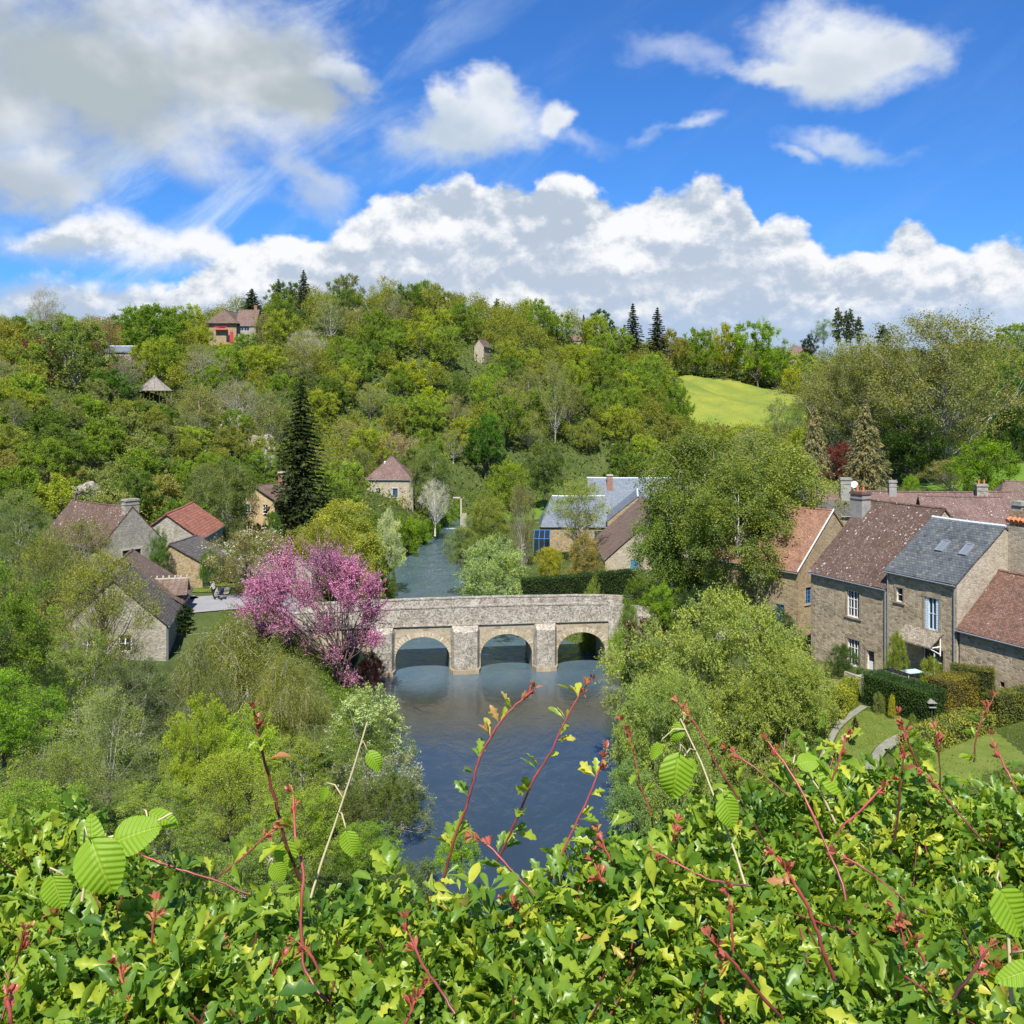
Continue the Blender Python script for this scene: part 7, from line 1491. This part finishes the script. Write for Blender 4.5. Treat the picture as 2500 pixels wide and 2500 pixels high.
SH = [(s2([(970,180),(860,280),(790,360),(735,450),(690,540),(650,680),(620,790),(560,950),(520,1100),(480,1230),(440,1400)], 850, 1600), 1.32, 1.42, .0022, .0034, .95), (s2([(1275,130),(1215,200),(1140,340),(1060,510),(980,640),(900,820),(840,960),(770,1100)], 850, 1600), 1.35, 1.42, .0018, .0030, .9),
 (s2([(1355,500),(1300,640),(1240,790),(1150,970),(1080,1140),(1020,1300)], 850, 1600), 1.34, 1.38, .0018, .0030, .95), (s2([(1440,350),(1500,520),(1530,680),(1580,810),(1610,1020),(1615,1120)], 850, 1600), 1.5, 1.5, .0016, .0024, .8),
 (s2([(1330,290),(1370,480),(1420,680),(1470,870),(1490,960),(1575,1180)], 0, 1600), 1.2, 1.25, .0028, .0036, .6), (s2([(1535,730),(1550,950),(1590,1130),(1575,1400),(1600,1650),(1720,1820)], 0, 1600), 1.22, 1.12, .0024, .0036, .8),
 (s2([(120,250),(230,390),(310,550),(440,760),(590,1010)], 1600, 1600), 1.5, 1.45, .0018, .0028, .6), (s2([(590,450),(700,600),(800,780),(900,1010),(980,1200),(1020,1450)], 1600, 1600), 1.45, 1.3, .0026, .0036, .75), (s2([(380,490),(520,590),(700,740)], 1600, 1600), 1.55, 1.5, .0016, .0024, .7),
 (s2([(1225,650),(1100,790),(980,900),(910,1020)], 1600, 1600), 1.4, 1.42, .0022, .0030, 1.0), (s2([(1305,450),(1290,650),(1270,850),(1235,1040)], 1600, 1600), 1.45, 1.45, .0022, .0030, .45), (s2([(1760,430),(1850,620),(1900,720)], 1600, 1600), 1.6, 1.55, .002, .0026, .85),
 (s2([(640,1050),(720,1180),(790,1300),(850,1450),(890,1580),(940,1700)], 1600, 1600), .98, 1.0, .0026, .0036, .85), (s2([(1260,1340),(1300,1500),(1340,1700)], 1600, 1600), 1.1, 1.1, .002, .0026, .85), (s2([(1320,1430),(1400,1580),(1470,1770)], 1600, 1600), 1.1, 1.1, .002, .0028, .9),
 (s2([(290,1490),(400,1600),(520,1740),(660,1900)], 1600, 1600), 1.02, 1.05, .0026, .0034, .7), (s2([(380,1220),(400,1400),(410,1560)], 1600, 1600), 1.15, 1.15, .0018, .0024, .95), (s2([(620,1630),(660,1760),(710,1900)], 0, 1600), 1.05, 1.05, .0020, .0026, 1.0), (s2([(820,1300),(800,1450),(775,1650)], 0, 1600), 1.15, 1.15, .002, .0026, .7),
 (s2([(590,990),(750,1050),(900,1110),(1100,1170),(1300,1250)], 0, 1600), 1.3, 1.3, .0018, .0026, .75), (s2([(1460,900),(1400,940),(1250,1080),(1130,1170)], 0, 1600), 1.32, 1.32, .0018, .0024, .85), (s2([(1640,400),(1700,560),(1760,720)], 1430, 1560), 1.5, 1.5, .0018, .0024, .7),
 (s2([(1640,230),(1560,400),(1540,560)], 1660, 1600), 1.5, 1.5, .0016, .0022, .8), (s2([(1000,420),(960,560),(905,690)], 1600, 1600), 1.5, 1.5, .0018, .0024, .85), (s2([(1420,620),(1560,790),(1720,980)], 1600, 1600), 1.4, 1.35, .0018, .0026, .6), (s2([(1470,390),(1490,560),(1490,720)], 1600, 1600), 1.55, 1.55, .0018, .0022, .45),
 (s2([(960,1040),(1100,1120),(1300,1280),(1420,1350)], 1600, 1600), 1.2, 1.15, .0018, .0026, .6), (s2([(0,1030),(150,1110),(300,1180),(500,1210)], 1600, 1600), 1.3, 1.25, .0018, .0026, .7), (s2([(1560,1500),(1640,1590),(1700,1720)], 0, 1600), 1.05, 1.05, .002, .0028, .8), (s2([(300,1400),(380,1600),(500,1780),(560,1880)], 850, 1600), 1.05, 1.02, .002, .003, .7),
 (s2([(660,950),(740,1000),(860,1130),(980,1260)], 850, 1600), 1.35, 1.3, .0018, .0024, .8), (s2([(1310,930),(1380,1080),(1440,1200)], 850, 1600), 1.35, 1.35, .0018, .0022, .85), (s2([(1290,1090),(1340,1200)], 850, 1600), 1.3, 1.3, .0018, .0022, 1.0), (s2([(380,1750),(330,1860),(300,1930)], 850, 1600), 1.0, 1.0, .002, .0026, 1.0),
 (s2([(1720,880),(1700,980),(1660,1080)], 850, 1600), 1.4, 1.4, .0016, .002, .8), (s2([(1740,1540),(1660,1660),(1560,1800)], 1600, 1600), .95, .95, .0024, .003, .4), (s2([(40,1800),(60,1930)], 0, 1600), .95, .95, .003, .003, .9), (s2([(130,1450),(100,1560),(60,1680)], 0, 1600), 1.1, 1.1, .0018, .0024, .3)]
for i, (p, d0, d1, r0, r1, red) in enumerate(SH): shoot(p, d0, d1, r0, r1, 100+i, red)
rr = random.Random(8)
for i in range(16):
    px = rr.uniform(-50, 2550); D = rr.uniform(.9, 1.5); x = X(px, D); zz = float(hz_fn(np.array(x), np.array(D))); py = HY-(zz-CZ)*F/D; l = rr.uniform(60, 150); dx = rr.uniform(-60, 60); shoot([(px+dx, py-l*rr.uniform(.25, .6)), (px+dx*.4, py), (px, py+l*.5)], D, D, .0017, .0024, 300+i, rr.uniform(.4, .95), leafL=.022)
# hazel sapling growing through the hedge
ha = empty('hazel_sapling', (.2, 1.35, 28.6)); tag(ha, 'hazel sapling with broad pleated serrated leaves growing up through the hedge', 'sapling'); HA = Vector((.2, 1.35, 28.6))
STEM_PTS = []
for pts, d0, d1 in ((s2([(1925,350),(1850,600),(1750,900),(1690,1070),(1640,1230),(1600,1380)], 0, 1600), 1.4, 1.33), (s2([(130,330),(240,560),(330,800),(420,1040),(470,1200)], 1600, 1600), 1.5, 1.40), ([(420, 1985), (345, 2025), (262, 2045), (215, 2110), (200, 2200)], 1.24, 1.2), ([(1945, 1850), (2005, 1935), (2040, 2010)], 1.52, 1.5), ([(2440, 2150), (2462, 2290), (2470, 2450)], .96, .94)):
    n = len(pts); STEM_PTS += [(a, b, d0+(d1-d0)*i/(n-1)) for i, (a, b) in enumerate(pts)]; arr = np.array([tuple(at(a, b, d0+(d1-d0)*i/(n-1))-HA) for i, (a, b) in enumerate(pts)]); V, Fc = tubes([(arr, np.linspace(.0013, .002, n))], 6); link(bpy.data.objects.new('stem', mesh_np('stem', V, Fc, M['pale_stem'], smooth=True)), ha)
def hazel_mat():
    m, n = newmat('hazel_leaf'); a = n.node('ShaderNodeAttribute'); a.attribute_name = 'v'; c = n.ramp(a.outputs['Fac'], [(0, (.46,.50,.10)), (.10, (.26,.40,.025)), (.5, (.22,.37,.02)), (1, (.33,.44,.03))]); f = n.noise(n.node('ShaderNodeTexCoord').outputs['Object'], 120, 4, .6)
    g = principled(n, c, .5, f, .2, .002, .35); t = n.node('ShaderNodeBsdfTranslucent'); n.l.new(n.mix(1.0, c, (1.6, 1.4, .5), 'MULTIPLY'), t.inputs[0]); mx = n.node('ShaderNodeMixShader'); mx.inputs[0].default_value = .45; n.l.new(g.outputs[0], mx.inputs[1]); n.l.new(t.outputs[0], mx.inputs[2]); finish(n, mx.outputs[0]); return m
M['hazel_leaf'] = hazel_mat()
def hazel_leaf(px, py, D, size_px, tipdir, face=(0, -.75, .6), seed=0, wd=.82):
    """broad leaf: base to tip along tipdir, pleated between side veins, serrated rim"""
    rg = random.Random(seed); nu, nv = 56, 13; L = size_px/F*D; V = []; vv = []
    for i in range(nu+1):
        u = i/nu; hw = wd*(.9+.2*math.sin(seed))*.5*(math.sin(math.pi*min(1, u**.78*1.0))**.62)*(1-.28*u) if 0 < u < 1 else .001
        if u > .9: hw *= (1-u)/.1*.75+.25*(u < 1)
        for j in range(-nv, nv+1):
            w_ = j/nv; y = hw*w_; ser = (.022*((i*1.0) % 3-1))*(abs(w_) > .93); x = u+.10*abs(w_)**1.2*(.5-u)*0+.16*abs(w_)*hw*.6+ser*.5; y *= 1+ser
            ph = (u*1.0-.42*abs(y))*9.5; fr = ph-math.floor(ph); vein = abs(fr-.5)*2; z = .028*(1-vein)*(min(1, abs(w_)*6))-.10*(abs(y))**1.6*1.4-(.22+.5*((seed*7) % 5)/5)*(u-.45)**2+.05*math.sin(u*5+seed)*w_-.012*(abs(w_) < .05)
            V.append((x, y, z)); vv.append(.0 if abs(w_) < .05 else (.08 if vein > .86 else .4+.5*rg.random()*.3))
    Fc = [(i*(2*nv+1)+j, (i+1)*(2*nv+1)+j, (i+1)*(2*nv+1)+j+1, i*(2*nv+1)+j+1) for i in range(nu) for j in range(2*nv)]
    t = Vector(tipdir).normalized(); n = Vector(face); n = (n-t*n.dot(t)).normalized(); b = n.cross(t); c = at(px, py, D)-t*L*.5
    W = [tuple(c+(t*x+b*y+n*z)*L-HA) for x, y, z in V]; o = link(bpy.data.objects.new('leaf', mesh_np('hazel_leaf', W, Fc, M['hazel_leaf'], vv, True)), ha)
    q = MB(); s0 = c-HA; k1 = s0-t*L*.18+Vector((0, 0, L*.04)); cand_ = []
    for (p0, p1) in zip(STEM_PTS[:-1], STEM_PTS[1:]):
        if abs(p0[0]-p1[0]) > 200: continue
        for w_ in (0, .25, .5, .75, 1): cand_.append(at(*[u+(v-u)*w_ for u, v in zip(p0, p1)])-HA)
    g0 = min(cand_, key=lambda c_: (c_-k1).length)
    if (g0-k1).length > .075:
        g0 = Vector((k1.x+rg.uniform(-.02, .02), k1.y+.015, 0)); g0.z = float(hz_fn(np.array(g0.x+HA.x), np.array(g0.y+HA.y)))-HA.z-.03; g0.z = max(min(g0.z, k1.z-.01), k1.z-.035)
    md = k1.lerp(g0, .5)+Vector((0, 0, .008)); q.tube([s0, s0-t*L*.1+n*L*.03, k1, md, g0], [L*.010, L*.011, .0011, .0012, .0014], 5); q.build('stalk', M['pale_stem'], o, True)
for a in ((1649, 1900, 1.42, 118, (-.15, .05, -1)), (247, 2120, 1.12, 150, (.45, -.1, -.95)), (335, 2035, 1.2, 120, (.8, .1, .25)), (917, 1860, 1.4, 62, (.5, .1, -.75)), (855, 2060, 1.35, 66, (.3, 0, -1)), (790, 1940, 1.4, 46, (-.3, .2, -1)), (1652, 1790, 1.5, 60, (-.4, .1, -.8)), (1600, 1835, 1.5, 50, (-.5, .1, -.9)),
          (400, 2000, 1.25, 80, (.9, .2, -.5)), (225, 2040, 1.2, 110, (-.2, .3, .8)), (2030, 1905, 1.5, 75, (-.6, .1, .6)), (1975, 1860, 1.5, 60, (.9, .1, .1)), (1780, 1985, 1.4, 80, (.3, 0, -1)), (2470, 2230, .95, 130, (.4, 0, -.9)), (2480, 2380, .92, 110, (-.9, 0, -.3)), (680, 2130, 1.2, 55, (.4, .1, -.9)), (140, 2180, 1.05, 90, (.3, 0, -.9)), (1770, 1950, 1.45, 55, (-.9, 0, .2)), (700, 2090, 1.25, 80, (.1, 0, -1)), (1690, 1870, 1.45, 45, (.6, .1, -.6))):
    hazel_leaf(*a, seed=int(a[0]))
# ground of the viewpoint terrace hidden under the hedge is part of the terrain
